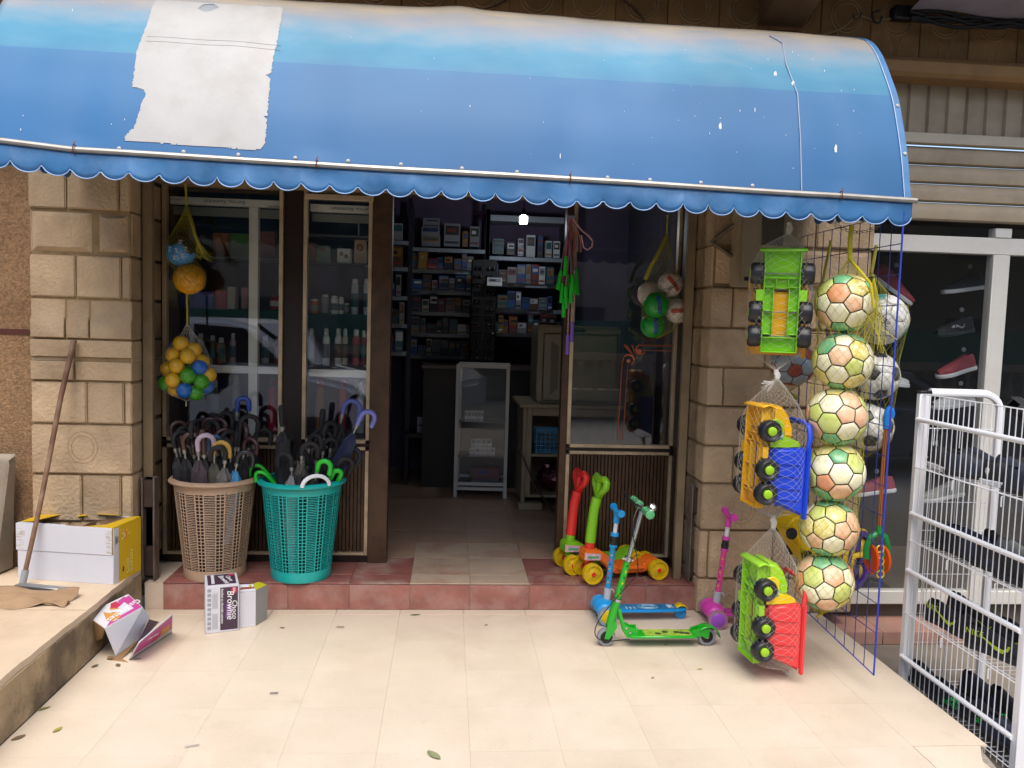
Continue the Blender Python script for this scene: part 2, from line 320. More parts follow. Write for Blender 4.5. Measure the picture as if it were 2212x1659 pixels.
# upper wall with carved stones
uw = thing('upper_wall', 'dark brown carved stone wall above the awning', 'wall', (0, .25, 2.3))
WST = mt('brown carved stone', '#80603c', .88, var=.18, vs=5, bump=.5, bs=50, dirt='#4b3520', da=.5, ds=3, rnd=.08)
MB().box(-4, 7, -.18, .25, .80, 2.6).box(-4, 1.40, -.02, .25, .02, .798).build('mortar_core', MORTAR, uw)
MB().box(-2.145, 2.334, -.235, -.03, .06, .797).build('lintel', WST, uw)
for i in range(-8, 18):
    x0 = .283*i
    for k, (za, zb2) in enumerate(((.81, 1.335), (1.34, 1.62), (1.625, 2.2))):
        if k == 0 and x0 < -2.3: continue
        MB().box(x0+.002, x0+.281, -.2, -.17, za, zb2).build('stone_block', WST, uw, bev=.004)
    q = MB(); y = -.202
    for rr_ in (.088, .070): q.tube([(x0+.1415+rr_*cos(a*pi/12), y, 1.02+rr_*sin(a*pi/12)) for a in range(24)], .0035, 5, closed=True)
    for s in (-1, 1): q.tube([(x0+.1415+s*.02, y, .815), (x0+.1415+s*.024, y, .88), (x0+.1415+s*.05, y, .93)], .003, 5)
    for rr_ in (.135,): q.tube([(x0+.283+rr_*cos(pi+a*pi/12), y, 1.33+rr_*sin(pi+a*pi/12)) for a in range(13)], .0035, 5)
    q.build('carved_ring', MATS['carved stone line'], uw)
MB().prism([(-.35, .69), (-.372, .71), (-.372, .765), (-.33, .80), (-.1, .80), (-.1, .69)], 2.29, 7, M=Matrix(((0, 0, 1, 0), (1, 0, 0, .06), (0, 1, 0, 0), (0, 0, 0, 1)))).build('cornice', mt('smooth brown stone', '#8c6a40', .7, var=.15, vs=4, dirt='#5b4025', da=.4, ds=2.5), uw)
bal = thing('balcony', 'shaded concrete balcony slab over the shop with a bracket', 'balcony', (0, 0, 3.5))
MB().box(-5, 8, -.78, .25, .05, .25).build('slab', CONC, bal)
MB().box(-5, 8, -.80, -.74, .0, .9).build('parapet', CREPI, bal)
a = at(1755, 50, Y=.03); b = at(1845, 70, Y=.03)
MB().prism([(-.78, .049), (-.78, -.05), (.045, -.28), (.045, .049)], 1.62, 1.86, M=Matrix(((0, 0, 1, 0), (1, 0, 0, 0), (0, 1, 0, 0), (0, 0, 0, 1)))).build('bracket', mt('brown concrete', '#7b5f45', .85, var=.15, bump=.2), bal, bev=.006)
sh = MB().grid(lambda u, v: Vector((2.42+2.4*u, -.06-.7*v, 3.33+.012*sin(u*23)+.15*v-.02*u)), 40, 8).build('shade_tarp', mt('grey tarpaulin', '#8b8590', .6, var=.15), None)
tag(sh, 'grey tarpaulin strip tied under the balcony at the top right', 'tarpaulin')
q = MB()
for k in range(5): q.tube([(2.42+2.4*i/30, -.05-.006*k, 3.315-.012*k+.02*sin(i*.9+k*2)) for i in range(31)], .010, 6)
tag(q.build('cable_bundle', BLACK), 'dark bundle of cables hanging under the grey tarpaulin', 'cable')
def cable(px, Y, r, label, m):
    P = [at(x, y, Y=Y) for x, y in px]
    pts = []
    for i in range(len(P)-1):
        p0, p1, p2, p3 = P[max(i-1, 0)], P[i], P[i+1], P[min(i+2, len(P)-1)]
        for s_ in range(6):
            t = s_/6; pts.append(.5*((2*p1)+(p2-p0)*t+(2*p0-5*p1+4*p2-p3)*t*t+(3*p1-p0-3*p2+p3)*t**3))
    pts.append(P[-1])
    return tag(MB().tube(pts, r, 6).build('cable', m), label, 'cable')
BCAB = mt('beige cable sheath', '#8d7350', .6)
cable([(1716, 79), (1750, 77), (1790, 72), (1820, 60), (1842, 42), (1855, 35), (1866, 35)], .03, .004, 'beige cable curving up to the bracket at the right end of the awning', BCAB)
cable([(1866, 36), (1895, 44), (1925, 40), (1955, 36), (2015, 40), (2110, 52), (2212, 64)], .03, .005, 'beige cable running along the wall at the top right', BCAB)
cable([(1340, -5), (1372, 20), (1393, 46)], .03, .005, 'thin brown cable slanting over the middle of the awning', mt('brown cable', '#4c3624', .7))
cable([(1042, 22), (1070, 12), (1100, -4)], .03, .004, 'short brown cable slanting at the top centre of the wall', MATS['brown cable'])
cable([(1655, -6), (1690, 18), (1702, 45), (1704, 70)], .03, .007, 'grey hose hanging down the wall left of the bracket', mt('grey hose', '#5a4c3c', .7))
cable([(1905, 35), (1900, 48), (1890, 48), (1884, 30), (1900, 22)], .0, .006, 'black cable loop hanging beside the bracket', BLACK)
cable([(1862, 28), (1855, 38), (1846, 40), (1842, 30)], .0, .004, 'small black cable loop at the bracket foot', BLACK)
tag(MB().obox(at(1951, 30, Y=.02), (.13, .06, .075)).build('junction_box', BLACK, bev=.01), 'black junction box on the wall at the top right', 'junction box')
# ---- neighbour's shopfront
nb = thing('neighbour_shopfront', 'white aluminium shopfront with a half-lowered roller shutter, right of the shop', 'shopfront', (2.4, .2, -.08))
def nbx(v): return v-2.4
YN = -.1   # frame front in local (world .10)
MB().box(nbx(2.34), nbx(5.6), YN, YN+.06, 2.15, 2.245).build('frame', WHITEAL, nb, bev=.004)
MB().box(nbx(2.341), nbx(3.1), YN, YN+.06, .10, .18).box(nbx(3.1005), nbx(3.20), YN-.004, YN+.064, .0, 2.149).box(nbx(3.1005), nbx(3.2), YN-.004, YN+.064, 2.246, 2.30).box(nbx(3.2005), nbx(5.6), YN, YN+.06, .10, .18).build('frame', WHITEAL, nb, bev=.004)
NGL = glass_mat('dark shop glass', (.96, .97, .97), 2.4)
MB().box(nbx(2.341), nbx(3.1), YN+.025, YN+.031, .181, 2.149).build('pane', NGL, nb)
MB().box(nbx(3.2005), nbx(5.6), YN+.025, YN+.031, .181, 2.149).build('pane', NGL, nb)
MB().box(nbx(2.341), nbx(3.1), YN+.025, YN+.031, 2.2455, 2.30).box(nbx(3.2005), nbx(5.6), YN+.025, YN+.031, 2.2455, 2.30).build('pane', NGL, nb)
SHUT = mt('taupe shutter paint', '#a0917a', .55, var=.08, vs=4, dirt='#6b5d4a', da=.5, ds=3)
mold = []
for k in range(4):
    z1 = 2.745-.103*k-.05; z0 = z1-.1
    MB().prism([(-.01, z0), (-.035, z0+.008), (-.04, z0+.05), (-.03, z0+.085), (-.012, z0+.099), (.0, z0+.099), (.0, z0)], nbx(2.38), nbx(5.6), M=Matrix(((0, 0, 1, 0), (1, 0, 0, YN), (0, 1, 0, .08-.04), (0, 0, 0, 1)))).build('shutter_slat', SHUT, nb)
MB().box(nbx(2.36), nbx(5.6), YN-.06, YN-.002, 2.742, 2.80).build('shutter_rail', mt('light taupe rail', '#b3a995', .5), nb, bev=.004)
MB().box(nbx(2.36), nbx(5.6), YN-.005, YN+.05, 2.801, 3.16).build('sheet_backing', SHUT, nb)
for k in range(30):
    x = 2.41+.1135*k
    MB().prism([(x, 0), (x+.008, -.016), (x+.012, -.016), (x+.02, -.006), (x+.105, -.006), (x+.113, 0)], 2.802, 3.12, M=Matrix(((1, 0, 0, -2.4), (0, 1, 0, YN-.0055), (0, 0, 1, 0), (0, 0, 0, 1)))).build('sheet_panel', SHUT, nb)
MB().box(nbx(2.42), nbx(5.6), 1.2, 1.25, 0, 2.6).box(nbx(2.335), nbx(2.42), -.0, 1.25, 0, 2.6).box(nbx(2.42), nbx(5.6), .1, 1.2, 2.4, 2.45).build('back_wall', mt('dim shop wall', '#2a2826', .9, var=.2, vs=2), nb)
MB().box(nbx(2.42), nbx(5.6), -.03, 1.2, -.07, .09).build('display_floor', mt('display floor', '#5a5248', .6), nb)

# ================================================================ SHOPFRONT
sfm = thing('shopfront_frame', 'dark brown aluminium posts and header framing the shop entrance', 'shopfront', (0, YD, ST))
def sx(x0, x1, y0, y1, z0, z1, m, name='post', bev=.002): MB().box(x0, x1, y0-YD, y1-YD, z0-ST, z1-ST).build(name, m, sfm, bev=bev)
sx(-.955, -.84, YD+.005, YD+.07, ST, 2.40, BROWND)
sx(-.448, -.335, YD-.03, YD+.08, ST, 2.40, BROWN)
sx(.683, .722, YD-.004, YD+.08, ST, 2.40, BROWN)
sx(-1.74, -1.70, YD-.02, YD+.05, .20, 2.40, BROWND); sx(-1.645, -1.63, YD-.005, YD+.05, ST, 2.4, BROWND)
sx(-1.628, -1.578, .13, .17, ST, 2.40, mt('weathered beige post', '#77664c', .7, var=.15, vs=6, dirt='#4d3f2c', da=.5, ds=5))
sx(1.376, 1.42, YD-.01, YD+.05, ST, 2.40, BROWND); sx(1.371, 1.42, .30, YD-.011, ST, 2.4, BROWND); sx(-1.70, -1.64, .30, YD-.021, ST, 2.4, BROWND); sx(1.325, 1.370, .13, .17, ST, 2.4, MATS['weathered beige post'])
sx(-1.75, 1.45, YD-.01, YD+.09, 2.401, 2.47, BROWND, 'header'); sx(-.334, 1.375, YD-.03, YD+.03, 2.315, 2.36, mt('bronze edge', '#5b4634', .4, metal=.4), 'header')
sx(-.83, -.445, YD-.035, YD-.012, 2.27, 2.30, BEAD, 'header')
def window(name, label, x0, x1, panes_v=(), tape=True, inner=True):
    t = thing(name, label, 'window', ((x0+x1)/2, YD, ST)); X = t.location.x
    def b(xa, xb, ya, yb, za, zb, m, nm, bev=.0015): return MB().box(xa-X, xb-X, ya, yb, za-ST, zb-ST).build(nm, m, t, bev=bev)
    zt, zr, zb = 2.315 if not tape else 2.40, .885, .195
    for xa, xb in ((x0, x0+.022), (x1-.022, x1)):
        b(xa, xb, -.02, .03, zr, zt, BEAD, 'bead'); b(xa, xb, -.02, .03, zb, .823, BEAD, 'bead')
    b(x0+.022, x1-.022, -.018, .03, .865, .887, BEAD, 'bead'); b(x0, x1, -.012, .03, .846, .864, BROWND, 'rail'); b(x0+.022, x1-.022, -.018, .03, .825, .845, BEAD, 'bead')
    b(x0+.022, x1-.022, -.018, .03, zb, zb+.016, BEAD, 'bead')
    b(x0, x1, -.012, .04, ST+.001, zb-.001, BROWND, 'kick_rail')
    b(x0+.0225, x1-.0225, .0, .006, .888, zt, GLASS, 'pane', 0)
    n = int((x1-x0-.046)/.0215); wv = (x1-x0-.046)/n
    me = MB().prism([(0.0012, .012), (.003, 0), (wv-.003, 0), (wv-.0012, .012)], zb+.0165-ST, .8245-ST).mesh('panel_slat', BROWN)
    for k in range(n): ob('panel_slat', me, t, (x0+.023+wv*k-X, .004, 0))
    b(x0+.0225, x1-.0225, .018, .024, zb+.0165, .8245, BROWND, 'backing', 0)
    return t, b
TAPE = mt('white film tape', '#cfcdd0', .4)
TINK = mt('film lettering', '#3c3f52', .6)
w1, b1 = window('display_window', 'wide display window behind the ball nets and beige basket', -1.628, -.955)
w2, b2 = window('display_window', 'narrow display window behind the teal basket', -.84, -.449)
w3, b3 = window('glass_door_leaf', 'brown glazed door leaf with an orange scroll decal', .722, 1.376, tape=False)
w3['category'] = 'door'
# white inner window frames
xm = at(548, 600, Y=YD+.06).x
zh = at(548, 799, Y=YD+.06).z; zt_ = at(548, 440, Y=YD+.06).z
b1(xm-.026, xm+.026, .05, .10, .89, zt_-.02, WHITEAL, 'inner_frame'); b1(-1.60, xm-.0262, .052, .098, zh-.022, zh+.022, WHITEAL, 'inner_frame'); b1(xm+.0262, -.98, .052, .098, zh-.022, zh+.022, WHITEAL, 'inner_frame')
b1(-1.605, -.978, .05, .10, zt_-.018, zt_+.022, WHITEAL, 'inner_frame'); b1(-1.605, -.978, .105, .13, zt_-.075, zt_-.025, mt('grey track', '#77776f', .5, metal=.3), 'track')
b2(-.815, -.475, .052, .098, zh-.030, zh+.014, WHITEAL, 'inner_frame'); zt2 = at(735, 452, Y=YD+.06).z
b2(-.815, -.475, .05, .10, zt2-.018, zt2+.024, WHITEAL, 'inner_frame'); b2(-.815, -.475, .105, .13, zt2-.07, zt2-.024, MATS['grey track'], 'track')
def tapetext(t, s, px, py, size, Y=YD+.0485):
    p = at(px, py, Y=Y); txt(s, 'lettering', TINK, size, t, frame(p-t.location, (-1, 0, 0), (0, 0, -1)), sx=.92)
tapetext(w1, 'Kernou Aluminium', 484, 436, .033); tapetext(w1, 'Kernou Aluminium', 612, 441, .033) if False else None
tapetext(w1, 'RTM USINE', 376, 430, .018); tapetext(w1, 'Aluminium', 592, 446, .018); tapetext(w1, '\u223d', 405, 431, .02)
tapetext(w2, 'Kernou Aluminium', 759, 452, .033); tapetext(w2, '\u223d', 685, 446, .02)
# scroll decal on the door glass
ORG = mt('orange decal', '#b5603f', .6)
q = MB(); P = lambda x, y: at(x, y, Y=YD-.002)-w3.location
def ln(px, r): q.tube([P(x, y) for x, y in px], r, 6, flat=.25)
def z8c(x, y): return ((2100+x/1.3825)/1.8517, (800+y/1.3825)/1.8517)
def arc(cx, cy, rad, a0, a1, n=14): return [z8c(cx+rad*cos(radians(a0+(a1-a0)*i/n)), cy+rad*sin(radians(a0+(a1-a0)*i/n))) for i in range(n+1)]
ln([z8c(842, 806)]+[z8c(650, 804)]+arc(640, 828, 26, -90, -330), .0065); ln([z8c(840, 834), z8c(660, 832)], .004)
ln([z8c(512, 1325), z8c(534, 950), z8c(540, 890)]+arc(572, 886, 30, 180, 420), .0065); ln([z8c(540, 1325), z8c(568, 905)], .004)
q.sph(P(*z8c(632, 838)), .017, 12, 8, sc=(1, .1, 1)); q.sph(P(*z8c(572, 890)), .012, 12, 8, sc=(1, .1, 1))
for x0, y0, x1, y1 in ((560, 800, 610, 880), (592, 800, 618, 870), (548, 800, 600, 860)): q.tube([P(*z8c(x0, y0)), P(*z8c((x0+x1)/2, (y0+y1)/2)), P(*z8c(x1, y1))], [.009, .007, .002], 6, flat=.2)
q.build('scroll_decal', ORG, w3)
# locking channels of the shutter at both sides
for x0, label in ((-1.585, 'rusty grey steel channel standing beside the left pilaster'), (1.43, 'rusty grey steel channel standing beside the right pilaster')):
    t = thing('steel_channel', label, 'channel', (x0, .10, ST), group='shutter locking channels')
    MB().box(-.035, .035, .03, .045, 0, .56).box(-.035, -.026, -.03, .0295, 0, .56).box(.026, .035, -.03, .0295, 0, .56).build('channel', RUST, t, bev=.003)
    MB().box(-.0255, .0255, -.02, .029, .40, .545).build('lock_block', mt('dark rust block', '#3b2a20', .8, var=.3, vs=20), t, bev=.004)
    MB().box(-.0255, .0255, -.012, .029, .02, .18).build('lock_block', MATS['dark rust block'], t, bev=.004)
# beige meter cabinet
mc = thing('meter_cabinet', 'beige electric meter cabinet with a grey window on the right pilaster', 'cabinet', (1.66, -.06, 1.83))
MCM = mt('beige grp', '#9d8f78', .5, var=.06, dirt='#7b6c52', da=.35, ds=4)
MB().box(-.14, .155, -.05, .06, 0, .46).build('cabinet_box', MCM, mc, bev=.008, seg=2)
MB().box(-.12, .14, -.066, -.0505, .02, .44).build('door', MCM, mc, bev=.006, seg=2)
MB().box(-.02, .10, -.072, -.0665, .22, .39).build('window', mt('meter window', '#5a564e', .25), mc, bev=.002)
MB().box(-.10, -.06, -.070, -.0665, .03, .05).build('latch', BLACK, mc)
q = MB()
for s in (-1, 1): q.tube([(-.14, .02, .16), (-.25, .055, .24), (-.14, .02, .33)], .012, 6)
q.build('bracket', MCM, mc)
# ================================================================ AWNING
aw = thing('awning', 'faded blue vinyl awning with a scalloped edge and a torn white patch', 'awning', (0, 0, 0))
PRF = [(.0, 3.175), (-.15, 3.135), (-.345, 3.062), (-.532, 2.981), (-.648, 2.881), (-.742, 2.749), (-.812, 2.638), (-.864, 2.516), (-.918, 2.365), (-.969, 2.166)]
SAG = [(-1.95, .092), (-1.478, .051), (-.542, .043), (.485, .022), (1.643, .010), (1.965, 0)]
def lerp_tab(tab, x):
    if x <= tab[0][0]: return tab[0][1]
    for (a, b), (c, d) in zip(tab, tab[1:]):
        if x <= c: return b+(d-b)*(x-a)/(c-a)
    return tab[-1][1]
def prof(t):
    k = t*(len(PRF)-1); i = min(int(k), len(PRF)-2); f = k-i
    p0, p1, p2, p3 = PRF[max(i-1, 0)], PRF[i], PRF[i+1], PRF[min(i+2, len(PRF)-1)]
    return [.5*((2*p1[j])+(p2[j]-p0[j])*f+(2*p0[j]-5*p1[j]+4*p2[j]-p3[j])*f*f+(3*p1[j]-p0[j]-3*p2[j]+p3[j])*f**3) for j in (0, 1)]
from mathutils import noise as NZ
def aw_pt(X, t, off=0):
    y, z = prof(t); y2, z2 = prof(min(1, t+.01)); y1, z1 = prof(max(0, t-.01))
    n = Vector((0, -(z1-z2), (y1-y2))); n = Vector((0, z2-z1, -(y2-y1))); n = n.normalized()
    if n.y > 0: n = -n
    s_ = .03*sin(pi*t)
    wv = .014*NZ.noise(Vector((X*1.3, t*2.0, 3)))*sin(pi*min(1, t*1.02))+.006*NZ.noise(Vector((X*5, t*3, 8)))*sin(pi*t)
    for xk in (-1.478, -.542, .485, 1.643): wv += -.008*math.exp(-((X-xk)/.09)**2)*max(0, t-.55)/.45*(1 if t < .97 else .3)
    wv += .012*math.exp(-((X-.02)/.10)**2)*math.exp(-((t-.18)/.2)**2)
    p = Vector((X, y, z+lerp_tab(SAG, X)*t+.02*(1-t)*max(0, 1-abs(X)/2)))
    return p+n*(wv+off)
XL, XR = -1.90, 1.965
vin = bpy.data.materials.new('blue awning vinyl'); vin.use_nodes = True; n_ = vin.node_tree.nodes; L_ = vin.node_tree.links; p_ = n_['Principled BSDF']
tc = n_.new('ShaderNodeTexCoord'); sep = n_.new('ShaderNodeSeparateXYZ'); L_.new(tc.outputs['Object'], sep.inputs[0])
mp = n_.new('ShaderNodeMapping'); mp.inputs['Scale'].default_value = (2.2, 9, .9); L_.new(tc.outputs['Object'], mp.inputs[0])
no = n_.new('ShaderNodeTexNoise'); no.inputs['Scale'].default_value = 2.4; no.inputs['Detail'].default_value = 6; L_.new(mp.outputs[0], no.inputs['Vector'])
ad = n_.new('ShaderNodeMath'); ad.operation = 'MULTIPLY_ADD'; ad.inputs[1].default_value = .17; L_.new(no.outputs['Fac'], ad.inputs[0]); L_.new(sep.outputs['Z'], ad.inputs[2])
mr = n_.new('ShaderNodeMapRange'); mr.inputs[1].default_value = 2.17; mr.inputs[2].default_value = 3.17; L_.new(ad.outputs[0], mr.inputs[0])
cr = n_.new('ShaderNodeValToRGB'); L_.new(mr.outputs[0], cr.inputs[0])
stops = [(0, '#1f5488'), (.10, '#275f8f'), (.52, '#2f6d94'), (.60, '#3b7b99'), (.68, '#4a849f'), (.755, '#6f8d9f'), (.825, '#8b8f96'), (.875, '#9b968f'), (.91, '#ab9f8b')]
el = cr.color_ramp.elements
while len(el) < len(stops): el.new(.5)
for e, (a, c) in zip(el, stops): e.position = a; e.color = (*h(c), 1)
# lower panel is a separate, less faded strip of vinyl
lt = n_.new('ShaderNodeMath'); lt.operation = 'LESS_THAN'; lt.inputs[1].default_value = 2.655; L_.new(sep.outputs['Z'], lt.inputs[0])
mx = n_.new('ShaderNodeMix'); mx.data_type = 'RGBA'; mk = n_.new('ShaderNodeMath'); mk.operation = 'MULTIPLY'; mk.inputs[1].default_value = .65; L_.new(lt.outputs[0], mk.inputs[0]); L_.new(mk.outputs[0], mx.inputs[0]); L_.new(cr.outputs[0], mx.inputs[6]); mx.inputs[7].default_value = (*h('#255f90'), 1)
sc_ = n_.new('ShaderNodeTexNoise'); sc_.inputs['Scale'].default_value = 1.1; L_.new(tc.outputs['Object'], sc_.inputs['Vector'])
hv = n_.new('ShaderNodeHueSaturation'); r2 = n_.new('ShaderNodeMapRange'); r2.inputs[1].default_value = .3; r2.inputs[2].default_value = .7; r2.inputs[3].default_value = .86; r2.inputs[4].default_value = 1.14; L_.new(sc_.outputs['Fac'], r2.inputs[0]); L_.new(r2.outputs[0], hv.inputs['Value']); L_.new(mx.outputs[2], hv.inputs['Color'])
L_.new(hv.outputs[0], p_.inputs['Base Color']); p_.inputs['Roughness'].default_value = .48; p_.inputs['Specular IOR Level'].default_value = .35
fb = n_.new('ShaderNodeTexNoise'); fb.inputs['Scale'].default_value = 220; L_.new(tc.outputs['Object'], fb.inputs['Vector']); bp = n_.new('ShaderNodeBump'); bp.inputs['Strength'].default_value = .10; L_.new(fb.outputs['Fac'], bp.inputs['Height']); L_.new(bp.outputs[0], p_.inputs['Normal'])
VBL = mt('blue valance vinyl', '#28608f', .5, var=.25, vs=3.5, dirt='#6f93bd', da=.35, ds=5)
VBD = mt('light scallop edging', '#8fb2de', .5)
o = MB().grid(lambda u, v: aw_pt(XL+(XR-XL)*u, v), 150, 54).build('cover', vin, aw, ang=80)
sm = o.modifiers.new('thick', 'SOLIDIFY'); sm.thickness = .002; sm.offset = -1
# overlap seam and hem of the cover
MB().grid(lambda u, v: aw_pt(XR-.028+.028*u, .0+v, .003), 2, 50).build('edge_hem', mt('hem blue', '#41729f', .5, var=.15, vs=15), aw, ang=80)
q = MB().tube([aw_pt(XR-.03, t/40, .004) for t in range(14, 41)], .0022, 5); q.build('edge_piping', mt('pale piping', '#a9bfdc', .5), aw)
# torn white patch
WP = mt('peeling white film', '#aaa9a6', .55, var=.06, vs=5, dirt='#8f8a80', da=.4, ds=6, bump=.05)
OUT = [(985, 2), (1790, 50), (1782, 100), (1757, 250), (1735, 330), (1722, 400), (1716, 462), (1680, 478), (1708, 500), (1700, 600), (1690, 735), (1665, 738), (1690, 755), (1682, 850), (1676, 900), (1650, 940), (1610, 950), (1300, 925), (1000, 905), (795, 893), (788, 870), (802, 850), (850, 805), (885, 690), (905, 630), (922, 600), (915, 572), (880, 560), (838, 552), (836, 540), (848, 478), (862, 340), (900, 230), (930, 150), (965, 40)]
OUT = [(x/2.926, y/2.926) for x, y in OUT]
rr = random.Random(2); ED = []
for (x0, y0), (x1, y1) in zip(OUT, OUT[1:]+OUT[:1]):
    k = max(1, int(sqrt((x1-x0)**2+(y1-y0)**2)/3))
    for i in range(k): ED.append((x0+(x1-x0)*i/k+rr.uniform(-1.3, 1.3)*(k > 1), y0+(y1-y0)*i/k+rr.uniform(-.5, .5)))
def inside(x, y, P):
    c = False; j = len(P)-1
    for i in range(len(P)):
        if (P[i][1] > y) != (P[j][1] > y) and x < (P[j][0]-P[i][0])*(y-P[i][1])/(P[j][1]-P[i][1])+P[i][0]: c = not c
        j = i
    return c
def to_px(p):
    d = p-CAMP; z = d.dot(fw); return (PW/2+FOC*d.dot(rt)/z, PH/2-FOC*d.dot(up)/z)
HOLE = [(1250/2.926, 58/2.926), (1290/2.926, 30/2.926), (1350/2.926, 28/2.926), (1385/2.926, 50/2.926), (1330/2.926, 75/2.926), (1290/2.926, 76/2.926)]
PX0, PX1, PT0, PT1 = -1.42, -.63, .30, .97
def pk(u, v):
    x, y = to_px(aw_pt(PX0+(PX1-PX0)*u, PT0+(PT1-PT0)*v)); return inside(x, y, ED) and not inside(x, y, HOLE)
o = MB().grid(lambda u, v: aw_pt(PX0+(PX1-PX0)*u, PT0+(PT1-PT0)*v, .0022), 240, 240, keep=pk).build('torn_patch', WP, aw, ang=80)
q = MB()
for t in (.60, .625): q.tube([aw_pt(-1.275+.545*i/20, t, .0026) for i in range(21)], .0010, 4)
q.build('patch_crease', mt('patch crease', '#98989a', .7), aw)
# bird droppings and scuffs: specks of their own
rr = random.Random(9)
for i in range(55):
    X = rr.uniform(-1.8, 1.9); X = rr.uniform(.6, 1.8) if i % 2 else X; t = rr.uniform(.42, .96); a = rr.uniform(.0009, .002); b = a*rr.choice((1, 1.5, 3))
    if -1.3 < X < -.6: continue
    c = aw_pt(X, t, .003); MB().add([Vector((a*cos(k*pi/3), -.001, b*sin(k*pi/3))) for k in range(6)], [tuple(range(6))]).build('speck', WINK, aw, c)
for x, y, a, b in ((1555, 275, .006, .016), (1675, 159, .007, .012), (1713, 181, .007, .012), (1804, 322, .006, .02), (1210, 338, .002, .012), (1630, 240, .002, .010)):
    X = at(x, y, Y=-.85).x; ts = min((k/200 for k in range(60, 196)), key=lambda t: abs(to_px(aw_pt(X, t))[1]-y)); X += (x-to_px(aw_pt(X, ts))[0])/500
    c = aw_pt(X, ts, .004); MB().add([Vector((a*cos(k*pi/5)*(1+.3*sin(k*3)), 0, b*sin(k*pi/5))) for k in range(10)], [tuple(range(10))]).build('bird_dropping', WINK, aw, c)
# rail, ties, rivets
def rz(X): return 2.172+lerp_tab(SAG, X)+.004*sin(X*3.1)
RAILM = mt('weathered aluminium rail', '#9d9a93', .38, metal=.55, var=.12, vs=14, dirt='#7c7366', da=.4, ds=9)
N = 90
MB().grid(lambda u, v: Vector((XL-.02+(XR+.035-XL)*u, -.986-.010*cos(2*pi*v), rz(XL+(XR-XL)*u)+.0115*sin(2*pi*v))), N, 8).build('front_rail', RAILM, aw, ang=30)
for X in (-1.478, -.542, .485, 1.643):
    q = MB(); q.tube([(X, -.986+.017*cos(k*pi/6), rz(X)+.018*sin(k*pi/6)) for k in range(12)], .0022, 5, closed=True); q.tube([(X, -1.0, rz(X)+.015), (X+.004, -.99, rz(X)+.03)], .002, 5)
    q.build('wire_tie', mt('rusty tie wire', '#6a3b24', .8), aw)
rv = MB().lathe([(0, .005), (.005, .0045), (.0085, .0015), (.0085, 0)], 12).mesh('rivet', mt('rivet grey', '#a9aaa6', .4))
for x in (258, 397, 515, 638, 752, 866, 998, 1117, 1313, 1405, 1515, 1627):
    X = at(x, 360, Y=-.96).x; c = aw_pt(X, .978, .001); ob('rivet', rv, aw, c, (radians(80), 0, 0))
for t in (.70, .88): ob('rivet', rv, aw, aw_pt(XR-.012, t, .004), (radians(70), 0, 0))
# valance
PIT = .1115
def val(mk, L, name, ox=0):
    ns = int(round(L/PIT)); e = MB()
    q = MB(); K = 12
    def f(u, v):
        X = u*L; fr = (X/PIT+ox) % 1.0; zb = -.058-.044*sqrt(max(0, 1-(2*fr-1)**2))
        return mk(X, zb*v, v)
    q.grid(f, ns*K, 5)
    o = q.build(name, VBL, aw, ang=60); o.modifiers.new('thick', 'SOLIDIFY').thickness = .0022
    e.tube([f(i/(ns*K), 1)+Vector((0, -.001, 0)) for i in range(ns*K+1)], .0022, 4); e.build('edge_binding', VBD, aw)
val(lambda X, z, v: Vector((XL+X, -.982-.006*v+.016*v*NZ.noise(Vector((X*4, v, 1)))+.004*v*sin(X*2*pi/PIT*.5), rz(XL+X)-.008+z-(.01*v*math.exp(-((XL+X-.485)/.1)**2)))), (XR-XL), 'valance', .34)
def sbz(X, y): return 2.165+lerp_tab(SAG, X)*.9+.085*(y+.965)/.965
for X in (XL+.01, XR-.012): val(lambda s_, z, v, X=X: Vector((X+.006*v*sin(s_*20), -.965+s_, sbz(X, -.965+s_)+z+.035)), PIT*8, 'side_valance')
# end panels and steel frame
for X in (XL+.006, XR-.008):
    pl = [tuple(aw_pt(X, k/24))[1:] for k in range(25)]+[(0, sbz(X, 0))]
    MB().prism(pl, X-.001, X+.001, M=Matrix(((0, 0, 1, 0), (1, 0, 0, 0), (0, 1, 0, 0), (0, 0, 0, 1)))).build('end_panel', VBL, aw)
    MB().tube([(X-.02 if X > 0 else X+.02, -.96, sbz(X, -.96)), (X-.02 if X > 0 else X+.02, .01, sbz(X, .01))], .011, 8).build('side_bar', STEEL, aw)
for X in (-1.478, -.542, .485, 1.643):
    MB().tube([aw_pt(X, k/24, -.022) for k in range(25)], .010, 8).build('hoop', STEEL, aw)
# wire draped over the awning
P = []
for x, y in ((1656, 68), (1664, 80), (1690, 95), (1697, 140), (1722, 205), (1728, 300), (1731, 420)):
    X = at(x, y, Y=-.75).x
    for _ in range(3):
        ts = min((k/200 for k in range(20, 201)), key=lambda t: abs(to_px(aw_pt(X, t))[1]-y)); X += (x-to_px(aw_pt(X, ts))[0])/480
    P.append(aw_pt(X, ts, .005))
P[0] = P[0]+Vector((-.05, .2, .02))
tag(MB().tube(P, .0028, 5).build('wire', mt('grey blue wire', '#8b95a8', .5)), 'thin wire draped down over the right part of the awning', 'wire')
